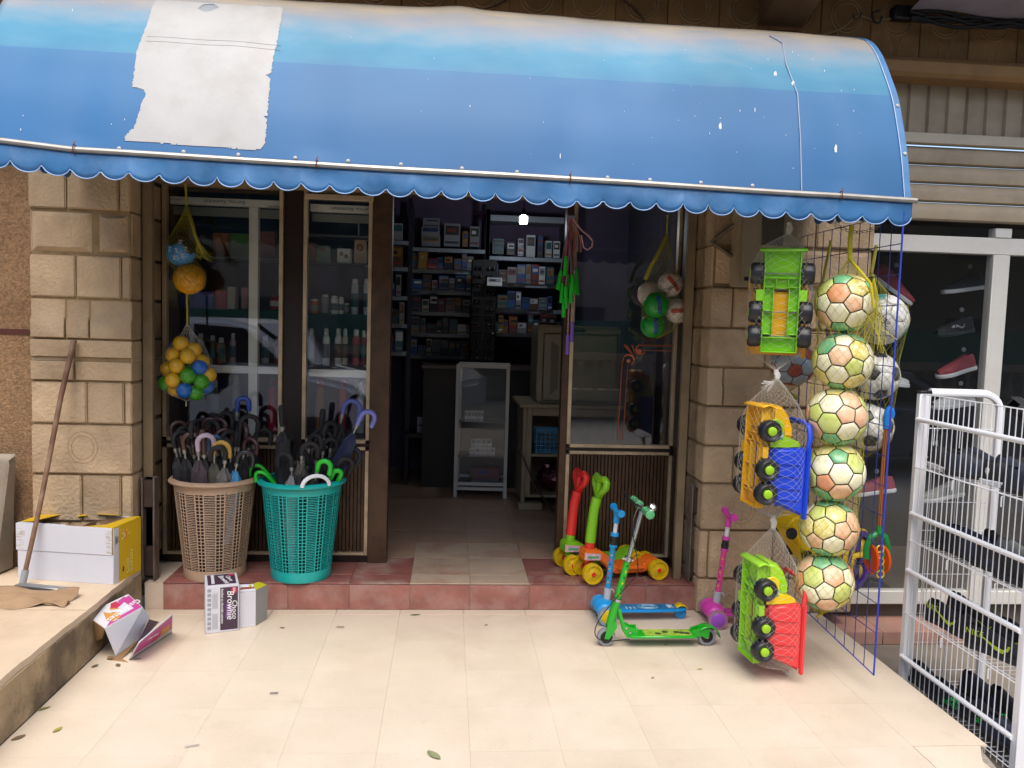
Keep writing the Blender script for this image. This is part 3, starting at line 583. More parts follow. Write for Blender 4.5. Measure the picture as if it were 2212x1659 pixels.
# ================================================================ SHOP INTERIOR
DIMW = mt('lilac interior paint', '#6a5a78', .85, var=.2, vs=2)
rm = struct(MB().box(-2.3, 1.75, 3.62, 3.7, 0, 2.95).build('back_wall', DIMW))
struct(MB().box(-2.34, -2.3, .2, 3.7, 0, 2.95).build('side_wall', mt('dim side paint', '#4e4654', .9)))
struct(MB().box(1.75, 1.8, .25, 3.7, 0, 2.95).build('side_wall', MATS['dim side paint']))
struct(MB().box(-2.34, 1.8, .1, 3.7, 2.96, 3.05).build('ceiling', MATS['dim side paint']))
struct(MB().box(-2.34, -1.6, .30, 3.7, -.01, ST-.01).box(1.53, 1.8, .3, 3.7, -.01, ST-.01).build('side_floor', GROUT))
PK = [mt('pack '+n, c, .45, var=.1) for n, c in (('blue', '#2a4a86'), ('navy', '#1c2748'), ('grey', '#7d8088'), ('white', '#c4c8cc'), ('teal', '#2b5a66'), ('brown', '#5a4030'), ('red', '#7c2a2a'), ('black', '#1b1b20'), ('amber', '#8a6326'))]
SHELF = mt('shelf steel', '#8d95a0', .45, metal=.2)
UPR = mt('navy upright', '#15182c', .5)
def shelf_unit(label, px0, px1, ys, Y, top, dep=.34):
    a = at(px0, 540, Y=Y).x; b = at(px1, 540, Y=Y).x
    zs = [at((px0+px1)/2, y, Y=Y).z for y in ys]; zt = at((px0+px1)/2, top, Y=Y).z
    t = thing('shelf_unit', label, 'shelf', ((a+b)/2, Y+dep/2, ST)); X = t.location.x
    for x in (a-.02, b+.02):
        for y in (-dep/2, dep/2-.04): MB().box(x-X-.018, x-X+.018, y, y+.035, 0, zt-ST).build('upright', UPR, t)
    for z in zs: MB().box(a-X, b-X, -dep/2-.004, dep/2-.005, z-ST-.035, z-ST).build('shelf_board', SHELF, t)
    return a, b, zs
def pack(x, y, z, wd, hg, dp, m, label, group, name='product_box', band=None, bm=None):
    t = thing(name, label, 'box', (x, y, z), (0, 0, random.uniform(-.06, .06)), group)
    MB().box(-wd/2, wd/2, -dp/2, dp/2, 0, hg).build('carton', m, t)
    MB().box(-wd*.42, wd*.42, -dp/2-.0015, -dp/2-.0003, hg*.5, hg*.9).build('print', bm or random.choice(PK), t); MB().box(-wd*.3, wd*random.uniform(.0, .42), -dp/2-.0028, -dp/2-.0016, hg*.62, hg*.78).build('print', random.choice(PK), t); MB().box(-wd*.42, wd*.42, -dp/2-.0015, -dp/2-.0003, hg*.12, hg*.22).build('print', random.choice(PK), t)
    return t
PKN = ['blue', 'navy', 'grey', 'white', 'teal', 'brown', 'red', 'black', 'amber']
ORD = ['first', 'second', 'third', 'fourth', 'fifth', 'sixth', 'seventh', 'eighth', 'ninth', 'tenth', 'eleventh']
def fill(a, b, z, Y, label, group, hmin, hmax, seed, dens=1.0, mats=PK):
    rr = random.Random(seed); x = a+.01; n = 0
    while x < b-.05:
        wd = rr.uniform(.045, .10); hg = rr.uniform(hmin, hmax)
        if x+wd > b: break
        m = rr.randrange(len(mats)); pack(x+wd/2, Y+rr.uniform(-.06, .02), z, wd-.006, hg, rr.uniform(.06, .11), mats[m], '%s %s, %s from left' % (PKN[m], label, ORD[n]), group); n += 1
        x += wd
NTH = ['topmost', 'second', 'third', 'fourth', 'fifth', 'sixth', 'seventh', 'eighth']
ca, cb, cz = shelf_unit('tall navy shelf unit in the middle of the dark shop', 889, 1048, (537, 583, 629, 675, 721, 768), 3.2, 432)
for i, z in enumerate(cz): fill(ca, cb, z, 3.2, 'package on the %s board of the middle shelf unit' % NTH[i], 'packages on the middle unit, board %d' % (i+1), .09, .16 if i else .2, 20+i) if i else None
ra, rb, rzs = shelf_unit('navy shelf unit at the back right under the lit bulb', 1058, 1217, (556, 613, 668, 720), 3.2, 455)
for i, z in enumerate(rzs[1:]): fill(ra, rb, z, 3.2, 'package on the %s board of the unit below the bulb' % NTH[i+1], 'packages on the right unit, board %d' % (i+2), .1, .18, 40+i)
MB().box(ra, rb, 3.2, 3.5, at(1137, 475, Y=3.2).z-.02, at(1137, 467, Y=3.2).z).build('top_board', SHELF, bpy.data.objects['shelf_unit.001']).location = -Vector(bpy.data.objects['shelf_unit.001'].location)
la, lb, lzs = shelf_unit('dark shelf unit in the left corner of the doorway view', 848, 882, (520, 577, 640, 700, 760), 2.9, 440)
for i, z in enumerate(lzs): fill(la-.25, lb, z, 2.9, 'package on the %s board of the left corner unit' % NTH[i], 'packages on the left corner unit, board %d' % (i+1), .1, .2, 60+i)
# the legible goods on the two top boards
def gz(x, y): return ((1500+x/1.169)/1.8517, (780+y/1.169)/1.8517)
def gpack(x0, x1, y0, y1, m, label, Y=3.26, bm=None, group=None):
    p = at(*gz((x0+x1)/2, y1), Y=Y); q_ = at(*gz(x1, y0), Y=Y); l_ = at(*gz(x0, y1), Y=Y)
    return pack(p.x, Y+.05, p.z, q_.x-l_.x-.01, q_.z-p.z, .1, m, label, group, bm=bm), Y
W_ = PK[3]; B_ = PK[7]
for x0, x1, y0, y1, lb_, bm in ((222, 305, 110, 148, 'white appliance carton, topmost of the stack on the middle unit', PK[2]), (215, 305, 152, 192, 'white appliance carton in the middle of the stack on the middle unit', PK[1]), (215, 308, 194, 240, 'white appliance carton at the bottom of the stack on the middle unit', PK[8])):
    gpack(x0, x1, y0, y1, PK[2], lb_, bm=bm)
gpack(318, 400, 135, 240, PK[2], 'tall grey blender carton beside the stacked white cartons', bm=PK[7])
gpack(440, 492, 148, 242, PK[2], 'upright grey flask carton on the top board of the middle unit', bm=PK[7])
gpack(405, 438, 170, 242, PK[8], 'narrow brown carton between the grey cartons', bm=PK[5])
gpack(545, 605, 205, 276, PK[4], 'dark teal package at the left end of the top board under the bulb', bm=PK[7])
gpack(612, 655, 222, 280, B_, 'black package with a white cable picture on the top board', bm=PK[3])
gpack(666, 697, 205, 245, W_, 'small white earphone box, upper of two stacked under the bulb', bm=B_)
gpack(666, 697, 247, 285, W_, 'small white earphone box, lower of two stacked under the bulb', bm=PK[6])
gpack(703, 752, 188, 290, W_, 'tall white kettle carton on the board under the bulb', bm=B_)
gpack(755, 788, 185, 290, PK[1], 'navy package right of the white kettle carton', bm=PK[0])
gpack(792, 828, 215, 292, W_, 'white phone case box with a green stripe, left of a pair', bm=PK[4])
gpack(830, 868, 217, 294, W_, 'white phone case box, right of a pair', bm=B_)
gpack(520, 596, 388, 425, PK[3], 'white printer paper pack lying above the dark display tower', Y=2.6, bm=PK[2])
# lit bulb
bp_ = at(1131, 474, Y=2.3)
t = thing('lamp_bulb', 'lit white bulb hanging from the shop ceiling', 'lamp', bp_)
MB().lathe([(0, -.035), (.028, -.034), (.034, -.026), (.034, .02), (.026, .03), (.018, .034), (0, .036)], 20).build('diffuser', emit('lit bulb', (.93, .97, 1), 6.0), t)
MB().lathe([(0, .0361), (.019, .0361), (.019, .06), (.012, .07), (.012, .085), (0, .085)], 14).build('socket', BLACK, t)
MB().tube([(0, 0, .085), (0, 0, 2.95-bp_.z)], .003, 5).build('cord', BLACK, t)
bl_ = bpy.data.lights.new('bulb_light', 'POINT'); bl_.energy = 3.2; bl_.shadow_soft_size = .04; bl_.color = (.82, .92, 1); lo = bpy.data.objects.new('bulb_light', bl_); COL.objects.link(lo); lo.parent = t; lo.location = (0, 0, -.06)
# aluminium glass cabinet
p = at(1040, 1076, Z=ST)
t = thing('display_cabinet', 'slim aluminium framed glass display cabinet standing in the shop', 'cabinet', (p.x, p.y+.2, ST), (0, 0, radians(-4)))
hw, hd, H = .205, .18, 1.10
for sx_ in (-1, 1):
    for sy_ in (-1, 1): MB().box(sx_*hw-.014, sx_*hw+.014, sy_*hd-.014, sy_*hd+.014, 0, H).build('frame_post', WHITEAL, t, bev=.002)
for z in (.06, .10+.0, H-.028): MB().box(-hw+.0145, hw-.0145, -hd-.013, -hd+.013, z, z+.027).build('frame_rail', WHITEAL, t, bev=.002); MB().box(-hw+.0145, hw-.0145, hd-.013, hd+.013, z, z+.027).build('frame_rail', WHITEAL, t, bev=.002)
for z in (.33, .62): MB().box(-hw+.016, hw-.016, -hd+.016, hd-.016, z, z+.006).build('shelf_board', mt('cabinet shelf', '#4c5053', .4), t)
MB().box(-hw+.015, hw-.015, hd+.0135, hd+.017, .1, H).box(-hw+.015, hw-.015, -hd+.015, hd-.015, .09, .098).build('back_panel', mt('dim cabinet back', '#34383a', .5), t)
MB().box(-hw+.0146, hw-.0146, -hd-.002, -hd+.002, .128, H-.029).build('pane', glass_mat('cabinet glass', (.95, .96, .96), .9), t)
cx, cy = p.x, p.y+.2
for i in range(9): pack(cx-.085+.043*(i % 5)+(.0 if i < 5 else .01), cy-.10, ST+.336 if i < 5 else ST+.408, .040, .07, .05, PK[3], '%s white box from the left in the %s row in the glass cabinet' % (ORD[i % 5], 'lower' if i < 5 else 'upper'), 'white boxes in the cabinet', bm=PK[2])
for i in range(6): pack(cx-.14+.026*i, cy-.10, ST+.626, .022, .085, .05, PK[3], '%s thin white packet from the left on the upper cabinet shelf' % ORD[i], 'white packets in the cabinet', bm=PK[2])
pack(cx+.03, cy-.02, ST+.102, .24, .13, .12, mt('dark red pack', '#5a2424', .4), 'dark red carton at the bottom of the glass cabinet', None, bm=PK[6])
# black sunglasses tower on a dark counter
p = at(1040, 790, Y=2.75)
t = thing('display_tower', 'black display tower hung with glossy sunglasses on the counter', 'display stand', (p.x, p.y, p.z))
MB().lathe([(0, 0), (.13, 0), (.13, .02), (.02, .03), (.02, .04)], 20).build('base', BLACK, t); MB().box(-.11, .11, -.09, .09, .04, .92).build('column', mt('matte black', '#0c0c0f', .7), t, bev=.01)
rr = random.Random(4)
for i in range(24):
    x, z = (-.055 if i % 2 else .055)+rr.uniform(-.01, .01), .07+.07*(i//2)
    q = MB()
    for s in (-1, 1): q.sph((x+s*.02, -.1, z), .017, 8, 6, sc=(1, .35, .8))
    q.tube([(x-.04, -.09, z+.008), (x, -.11, z+.01), (x+.04, -.09, z+.008)], .002, 4); q.build('sunglasses', mt('gloss black', '#0b0b10', .1), t)
zc = p.z
t = thing('counter', 'dark shop counter behind the glass cabinet', 'counter', (p.x+.1, p.y+.1, ST))
MB().box(-.6, .5, -.2, .25, 0, zc-ST-.031).build('body', mt('dark counter', '#26201d', .6), t); MB().box(-.62, .52, -.22, .27, zc-ST-.03, zc-ST).build('worktop', mt('counter top', '#4a4038', .4), t, bev=.004)
# beige counter with a chest unit on it
p = at(1113, 1102, Z=ST)
t = thing('beige_counter', 'beige wooden counter with open shelves inside the doorway', 'counter', (p.x+.36, p.y+.3, ST)); BG = mt('beige laminate', '#8f8068', .5, var=.06, dirt='#5c4d3a', da=.3, ds=4)
MB().box(-.32, -.29, -.3, .3, .06, .80).build('side_panel', BG, t, bev=.003); MB().box(.4, .43, -.3, .3, .06, .80).build('side_panel', BG, t, bev=.003)
MB().box(-.289, .399, .28, .3, .06, .80).build('back_panel', BG, t); MB().box(-.36, .45, -.34, .32, .801, .835).build('worktop', BG, t, bev=.006)
for z in (.10, .42): MB().box(-.289, .399, -.29, .279, z, z+.02).build('shelf_board', BG, t, bev=.002)
MB().box(-.34, -.15, -.32, -.2, 0, .059).build('foot', BG, t, bev=.01); MB().box(.3, .45, -.32, .3, 0, .059).build('foot', BG, t, bev=.01)
MB().box(-.289, -.25, -.3, -.285, .121, .80).build('face_frame', BG, t, bev=.002); MB().box(-.249, .399, -.3, -.285, .74, .80).build('face_frame', BG, t, bev=.002)
cx, cy = t.location.x, t.location.y
q = MB()
q.box(-.11, .11, -.08, .08, 0, .012)
for sx_ in (-1, 1):
    for k in range(7): q.box(-.105+.035*k-.004, -.105+.035*k+.004, sx_*.08-.003, sx_*.08+.003, .0121, .17)
for k in range(5): q.box(-.11, .11, -.0835, -.0832+.006, .02+.034*k, .028+.034*k)
q.box(-.113, .113, .077, .083, .17, .185).box(-.113, .113, -.088, -.077, .171, .19)
o = tag(q.build('plastic_basket', mt('sky blue plastic', '#3a7fa8', .4), None, (cx-.10, cy-.15, ST+.441)), 'small sky-blue lattice basket on the shelf of the beige counter', 'basket')
q = MB().sph((0, 0, .1), .12, 22, 14, sc=(1, .8, .85))
r_ = random.Random(8); q.v = [tuple(Vector(v)*(1+r_.uniform(-.13, .13))) for v in q.v]
tag(q.build('gift_bag', mt('dark red foil', '#4a1a20', .18, metal=.5), None, (cx-.06, cy-.15, ST+.125), ang=15), 'crinkled dark red foil bag on the lowest shelf of the beige counter', 'bag')
q = MB().tube([(cx-.36, cy-.36, ST+.83), (cx-.35, cy-.37, ST+.5), (cx-.22, cy-.40, ST+.2), (cx-.08, cy-.42, ST+.03), (cx+.02, cy-.40, ST+.006)], .007, 6)
tag(q.build('power_cable', BLACK), 'black power cable drooping across the front of the beige counter', 'cable')
t = thing('chest_freezer', 'cream appliance with a recessed door standing on the beige counter', 'appliance', (cx+.02, cy, ST+.836)); CR = mt('cream enamel', '#8d8670', .35, var=.05)
MB().box(-.24, .4, -.27, .25, 0, .60).build('body', CR, t, bev=.012, seg=2)
MB().box(-.20, .38, -.285, -.2705, .02, .54).build('door', CR, t, bev=.012, seg=2); MB().prism([(-.14, .06), (-.08, .12), (-.08, .44), (-.14, .48)], .2855, .2875, M=Matrix(((1, 0, 0, 0), (0, 0, -1, 0), (0, 1, 0, 0), (0, 0, 0, 1)))).build('recess_shade', mt('cream shadow groove', '#6d6754', .5), t)  # thin darker plate on the door paints the shade of a recess
MB().box(-.06, .12, -.292, -.2705, .555, .575).build('handle', BLACK, t, bev=.003)
# folding chair / white crate deep in the shop
p = at(925, 960, Y=2.9)
t = thing('storage_crate', 'pale crate with a dark cross band in the depth of the shop', 'crate', (p.x, 2.9, p.z-.0)); MB().box(-.10, .12, -.1, .1, .12, .26).build('box', PK[2], t); MB().box(-.004, .024, -.103, -.1005, .12, .26).box(-.1, -.0045, -.103, -.1005, .18, .192).box(.0245, .12, -.103, -.1005, .18, .192).build('band', B_, t)
MB().box(-.2, .2, -.15, .2, .08, .115).box(-.2, -.17, -.15, .2, -(p.z-ST), .0795).box(.17, .2, -.15, .2, -(p.z-ST), .0795).build('stand', mt('dark wood', '#221b17', .6), t)

# ================================================================ GOODS IN THE DISPLAY WINDOWS
YG = .82
def wz(x, y): return ((500+x/1.659)/1.8517, (700+y/1.659)/1.8517)
def zshelf(y, x=700): return at(*wz(x, y), Y=YG).z
for wi, (xa, xb, ys) in enumerate(((-1.72, -1.0, (550, 888, 1252)), (-.95, -.36, (412, 585, 925, 1263)))):
    for k, y in enumerate(ys):
        z = zshelf(y, 700 if wi == 0 else 1420)
        MB().box(xa, xb, YG-.12, YG+.12, z-.008, z-.0005).build('shelf_board', glass_mat('shelf glass', (.75, .8, .8), 1.2) if k else mt('window shelf', '#55595c', .4)).parent = (w1 if wi == 0 else w2)
        o = bpy.data.objects[-1] if False else None
for o in list(bpy.data.objects):
    if o.name.startswith('shelf_board') and o.parent in (w1, w2): o.location = -o.parent.location
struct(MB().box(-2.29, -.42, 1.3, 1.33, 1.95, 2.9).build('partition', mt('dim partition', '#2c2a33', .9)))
tb = thing('window_bench', 'dark bench board inside the display windows carrying bottles', 'bench', (-1.06, .85, ST))
MB().box(-.66, .66, -.15, .15, .69, .72).build('board', mt('bench board', '#4a443c', .5), tb); MB().box(-.66, .66, .12, .15, 0, .689).build('panel', MATS['dark counter'], tb)
def wbox(x0, x1, y0, y1, col, label, dy=0, rough=.5):
    l_, r_, u_ = at(*wz(x0, y1), Y=YG), at(*wz(x1, y1), Y=YG), at(*wz(x0, y0), Y=YG)
    m = mt('wpack '+col, col, rough, var=.06); t = thing('product_box', label, 'box', ((l_.x+r_.x)/2, YG+dy, l_.z+.0005))
    W, H_ = r_.x-l_.x, u_.z-l_.z
    MB().box(-W/2, W/2, -.035, .035, 0, H_).build('carton', m, t, bev=.001); return t, W, H_
def wbot(x0, x1, y0, y1, col, label, cap='#c9c9c6', dy=0, shape=0):
    l_, r_, u_ = at(*wz(x0, y1), Y=YG), at(*wz(x1, y1), Y=YG), at(*wz(x0, y0), Y=YG)
    R, H_ = (r_.x-l_.x)/2, u_.z-l_.z
    t = thing('bottle', label, 'bottle', ((l_.x+r_.x)/2, YG+dy, l_.z+.0005))
    pr = [(0, 0), (R*.96, .002), (R, .01), (R, H_*.70), (R*.86, H_*.77), (R*.62, H_*.80)] if shape == 0 else [(0, 0), (R*.9, 0), (R, .01), (R, H_*.82), (R*.8, H_*.86)]
    MB().lathe(pr, 16).build('body', mt('bot '+col, col, .35, var=.05), t)
    a = .80 if shape == 0 else .86
    MB().lathe([(R*.62 if shape == 0 else R*.84, H_*a+.0005), (R*.66 if shape == 0 else R*.86, H_*(a+.01)), (R*.62 if shape == 0 else R*.8, H_*.98), (R*.3, H_), (0, H_)], 14).build('cap', mt('cap '+cap, cap, .35), t)
    MB().lathe([(R*1.006, H_*.2), (R*1.006, H_*.58)], 16, a0=-pi*.9, a1=-pi*.1).build('paper_label', random.choice(PK[2:6]), t)
wbox(592, 700, 388, 549, '#9a5a30', 'orange-brown carton on the top shelf of the wide window'); wbox(708, 822, 390, 549, '#4e7a28', 'green carton with dark stripes beside the orange-brown one')
wbox(512, 575, 425, 549, '#4a4c50', 'dark grey carton left of the orange-brown carton', .03); wbox(902, 1002, 378, 565, '#8a5a4c', 'pinkish-brown carton right of the white mullion')
wbox(283, 360, 697, 882, '#a39c84', 'cream carton at the left end of the wide window shelf'); wbox(366, 462, 790, 884, '#3b4a8c', 'dull blue carton behind the orange net ball'); wbox(464, 592, 772, 885, '#2848a8', 'bright blue carton on the wide window shelf')
wbox(612, 684, 766, 888, '#a83848', 'crimson carton on the wide window shelf'); wbox(688, 742, 742, 888, '#b0aa98', 'cream-white carton beside the crimson one'); wbox(780, 822, 748, 888, '#a87c80', 'pale pink carton left of the mullion')
wbot(962, 1030, 795, 890, '#9c2f3c', 'squat red tub right of the mullion', '#7c2430')
for i, (x0, x1, c_) in enumerate(((470, 520, '#8f9298'), (550, 600, '#5a4238'), (606, 658, '#76675a'), (690, 730, '#b08a8c'), (900, 950, '#a8abb0'), (985, 1025, '#8c4a50'))): wbot(x0, x1, 1050+(i % 3)*14, 1250, c_, ('grey', 'dark brown', 'taupe', 'dusty pink', 'silver', 'maroon')[i]+' spray bottle on the third shelf of the wide window', dy=.02)
zb = ST+.7205
def bb(px, R, H_, col, label, cap): # bottles on the bench board
    x = at(*wz(px, 1600), Y=YG).x; t = thing('bottle', label, 'bottle', (x, YG, zb)); MB().lathe([(0, 0), (R, .002), (R, H_*.78), (R*.7, H_*.84)], 16).build('body', mt('bot '+col, col, .35), t); MB().lathe([(R*.72, H_*.8405), (R*.72, H_*.95), (R*.4, H_), (0, H_)], 14).build('cap', mt('cap '+cap, cap, .35), t)
bb(975, .027, .34, '#b02838', 'tall red bottle standing low behind the umbrella handles', '#8c1f2c'); bb(735, .026, .35, '#8d929a', 'tall grey bottle low in the wide window', '#9aa0a6'); bb(590, .028, .32, '#7c8088', 'dull grey bottle low in the wide window, left of the taller grey one', '#b6bac0')
bb(1292, .027, .34, '#a06a2a', 'amber bottle with an orange cap low in the narrow window', '#a8481f'); bb(1440, .024, .34, '#a82c3a', 'slim red bottle low in the narrow window', '#8c2430'); bb(1562, .025, .33, '#a6abb0', 'pale grey bottle low in the narrow window', '#b9bec2')
wbox(1415, 1550, 302, 410, '#23262c', 'dark appliance carton high in the narrow window')
t, W, H_ = wbox(1275, 1357, 470, 584, '#6d8076', 'dull green hair product box with a red spot'); MB().sph((0, -.036, H_*.75), .012, 10, 6, sc=(1.6, .1, .8)).build('print', PK[6], t)
wbox(1222, 1266, 455, 584, '#7a4038', 'maroon box at the left edge of the narrow window shelf')
def portrait(t, x, z, s, hair, skin):
    MB().sph((x, -.0356, z), s*1.25, 14, 8, sc=(1, .04, 1.15)).build('print', hair, t); MB().sph((x, -.0364, z-s*.15), s*.8, 14, 8, sc=(1, .04, 1.2)).build('print', skin, t)
HR1, HR2, SK = mt('dark hair print', '#2e2624', .6), mt('auburn hair print', '#7c4a30', .6), mt('skin print', '#b98c74', .6)
t, W, H_ = wbox(1412, 1500, 490, 584, '#d6d6d0', 'white hair product box with two dark-haired heads printed on it'); portrait(t, -W*.18, H_*.62, .009, HR1, SK); portrait(t, W*.18, H_*.45, .009, HR1, SK)
t, W, H_ = wbox(1525, 1598, 432, 585, '#a8937c', 'beige hair colour box with a red-haired woman printed on it'); portrait(t, 0, H_*.66, .016, HR2, SK); MB().box(-W*.4, W*.4, -.0362, -.0352, H_*.05, H_*.3).build('print', SK, t)
wbot(1365, 1412, 800, 922, '#d2d4d2', 'white lotion bottle on the narrow window shelf, left of two', shape=1); wbot(1416, 1450, 808, 922, '#d2d4d2', 'white lotion bottle on the narrow window shelf, right of two', shape=1)
wbot(1500, 1546, 686, 924, '#b4c2cc', 'tall pale blue spray can left of its twin', '#c6ccd0', shape=1); wbot(1580, 1626, 686, 924, '#aebdca', 'tall pale blue spray can at the right edge of the narrow window', '#c6ccd0', shape=1)
wbot(1228, 1286, 822, 918, '#b0522e', 'orange and white tub on the narrow window shelf', '#c8c6c0', shape=1); wbot(1302, 1352, 792, 916, '#84908c', 'grey green bottle beside the orange tub', shape=1); wbot(1455, 1490, 850, 922, '#4c7a34', 'small green jar between lotion and spray can', shape=1)
for x0, x1, y0, c_, nm in ((1215, 1256, 1016, '#aab2b8', 'silver'), (1308, 1358, 1016, '#dcdcd8', 'broad white'), (1390, 1436, 1016, '#d6d6d0', 'slim white'), (1440, 1478, 1018, '#b5a898', 'cream'), (1505, 1558, 1022, '#b04a5c', 'pink'), (1562, 1602, 1030, '#8f3444', 'dark red')): wbot(x0, x1, y0, 1262, c_, nm+' deodorant bottle on the fourth shelf of the narrow window')
# ================================================================ BASKETS AND UMBRELLAS
def basket(x, y, col, label, seed, handle=None):
    t = thing('laundry_basket', label, 'basket', (x, y, ST), (0, 0, seed), 'laundry baskets full of umbrellas')
    m = mt('basket '+col, col, .42, var=.05, vs=10, dirt=h(col, .55), da=.25, ds=9, coat=.1)
    R0, R1, H = .158, .218, .55
    ua = []; kinds = []
    per = 12
    for p in range(per):
        a = 2*pi*p/per; W = 2*pi/per; wd = [.9, .32, .9, .36, 3.1, .36]; s_ = sum(wd); c = 0
        for k, q in enumerate(wd):
            n = 3 if k == 4 else 1
            for i in range(n): ua.append((a+W*(c+q*i/n)/s_)); kinds.append(k)
            c += q
    NR = 23; zr = [0, .045]; rows = [-1, -1]
    z0, z1 = .055, .495
    for r in range(NR):
        b = z0+(z1-z0)*r/NR; d = (z1-z0)/NR
        for f in (0, .22, .5, .68): zr.append(b+d*f); rows.append((0, .22, .5, .68).index(f))
    zr += [z1, .52, .535]; rows += [-1, -1, -1]
    na = len(ua)
    def rad(z): return R0+(R1-R0)*z/H
    mb = MB()
    vs = [(rad(z)*cos(a), rad(z)*sin(a), z) for z in zr for a in ua]
    fs = []
    for j in range(len(zr)-1):
        for i in range(na):
            k, rw = kinds[i], rows[j]
            hole = 2 <= j < len(zr)-4 and ((k in (0, 2) and rw in (1, 2, 3)) or (k == 4 and rw in (1, 3)))
            if not hole: fs.append((j*na+i, j*na+(i+1) % na, (j+1)*na+(i+1) % na, (j+1)*na+i))
    mb.add(vs, fs)
    o = mb.build('lattice_body', m, t, ang=50); md = o.modifiers.new('thick', 'SOLIDIFY'); md.thickness = .0035; md.offset = 0
    MB().lathe([(R1-.008, .53), (R1+.004, .54), (R1+.022, .532), (R1+.026, .540), (R1+.014, .552), (R1-.004, .554), (R1-.008, .545)], 64).build('rim', m, t)
    MB().lathe([(0, .004), (R0-.006, .004), (R0+.004, 0), (R0+.009, .012), (R0+.007, .05), (R0+.003, .054)], 48).build('base_band', m, t)
    if handle:
        for a in (radians(-62)-seed, radians(118)-seed):
            c = Vector((cos(a), sin(a), 0)); d = Vector((-sin(a), cos(a), 0)); P = [c*(R1+.010)+d*(.075*cos(pi*k/14))+Vector((0, 0, .545+.058*sin(pi*k/14))) for k in range(15)]
            MB().tube(P, .011, 8, flat=.7).build('handle', handle, t)
    return t
basket(-1.268, .205, '#a98e76', 'beige lattice laundry basket full of dark umbrellas, left of the teal one', .3)
basket(-.792, .19, '#0fa09a', 'teal lattice laundry basket of umbrellas with a white handle', .1, WHITE)
UM = {}
def umat(c, r=.45): return mt('umb '+c, c, r, var=.12, vs=20)
def uz(x, y): return ((600+x/1.843)/1.8517, (1550+y/1.843)/1.8517)
def umbrella(px, Y, bx, by, hookdir, hc, fc, label, straight=False, hr=.041, fab=.115, grp=None, bag=None, drop=.0):
    """px: zoom pixel of the top of the handle; bx, by: where the tip rests in the basket"""
    top = at(*uz(*px), Y=Y); tip = Vector((bx, by, ST+.012)); cen = Vector((-1.268, .205, 0)) if bx < -1.03 else Vector((-.792, .19, 0))
    for _ in range(4):
        f = (ST+.54-tip.z)/(top.z-tip.z); c = tip+(top-tip)*f; e = (c-cen).to_2d()
        if e.length > .172:
            e2 = e*(.172/e.length); tip.xy = (cen.to_2d()+e2-top.to_2d()*f)/(1-f)
        e = (tip-cen).to_2d()
        if e.length > .115: tip.xy = cen.to_2d()+e*(.115/e.length)
        f = (ST+.54-tip.z)/(top.z-tip.z); c = tip+(top-tip)*f; e = (c-cen).to_2d()
        if e.length > .18: c.xy = cen.to_2d()+e*(.18/e.length); top = tip+(c-tip)*((top.z-tip.z)/(c.z-tip.z))
    ax = top-tip; L = ax.length; ax.normalize()
    t = thing('umbrella', label, 'umbrella', tip, group=grp)
    hd = Vector((cos(hookdir), sin(hookdir), 0)); hd = (hd-ax*hd.dot(ax)).normalized()
    P = lambda s, o=0: ax*s+hd*o
    fl = min(L-.13, (ST+.55+fab-tip.z)/max(.3, ax.z))           # top of the furled cloth
    sec = [(0.0, .004), (.03, .006), (.06, .016), (.14, .030), (fl*.5, .044), (fl*.8, .044), (fl-.05, .036), (fl-.02, .020), (fl, .012)]
    M = frame(Vector((0, 0, 0)), hd, ax.cross(hd)); rr = random.Random(int(px[0]*7+px[1])); ph = rr.random()*6
    n = 20; vs = []; 
    for s_, r in sec:
        for k in range(n):
            a = 2*pi*k/n+s_*4; q = r*(1+.20*sin(a*5+ph)+.10*rr.uniform(-1, 1)); vs.append(M@Vector((q*cos(a), q*sin(a), s_)))
    mb = MB(); mb.add(vs, [(j*n+k, j*n+(k+1) % n, (j+1)*n+(k+1) % n, (j+1)*n+k) for j in range(len(sec)-1) for k in range(n)]+[tuple((len(sec)-1)*n+k for k in range(n))])
    mb.build('canopy', umat(fc, .75), t, ang=25)
    q = MB().tube([P(fl-.07, .029*cos(0))*1, P(fl-.065)], .001, 3) if False else MB()
    q.tube([M@Vector((.031*cos(k*pi/8), .031*sin(k*pi/8), fl*.72+.004*sin(k*.8))) for k in range(16)], .004, 4, closed=True); q.build('strap', umat(fc, .7), t)
    MB().tube([P(fl-.01), P(fl+.04)], .006, 8).build('shaft', STEEL, t)
    if straight:
        MB().tube([P(fl+.03), P(fl+.05), P(L-.02), P(L)], [.010, .014, .0175, .012], 12).build('handle', umat(hc, .4), t); MB().tube([P(fl+.012), P(fl+.03)], .0145, 12).build('collar', STEEL, t)
    else:
        cpt = L-hr-.011; Q = [P(fl+.045), P((fl+cpt)/2+.02)]+[P(cpt+hr*sin(a), hr-hr*cos(a)) for a in (pi*k/12 for k in range(13))]+[P(cpt-.03, 2*hr), P(cpt-.042, 2*hr)]
        MB().tube(Q, [.011, .0125]+[.0138]*13+[.0145, .011], 10).build('handle', umat(hc, .35), t); MB().tube([P(fl+.03), P(fl+.052)], .0115, 10).build('collar', STEEL, t)
    if bag: MB().lathe([(.034, fl-.17), (.040, fl-.05), (.036, fl+.03)], 14, M=M).build('sleeve', bag, t)
    return t
BLK, BRN, MRN = '#141316', '#34211d', '#3a1f22'
SLV = glass_mat('thin plastic sleeve', (.80, .82, .82), 1.0)
GB = 'dark umbrellas packed in the beige basket'
E = -1.268
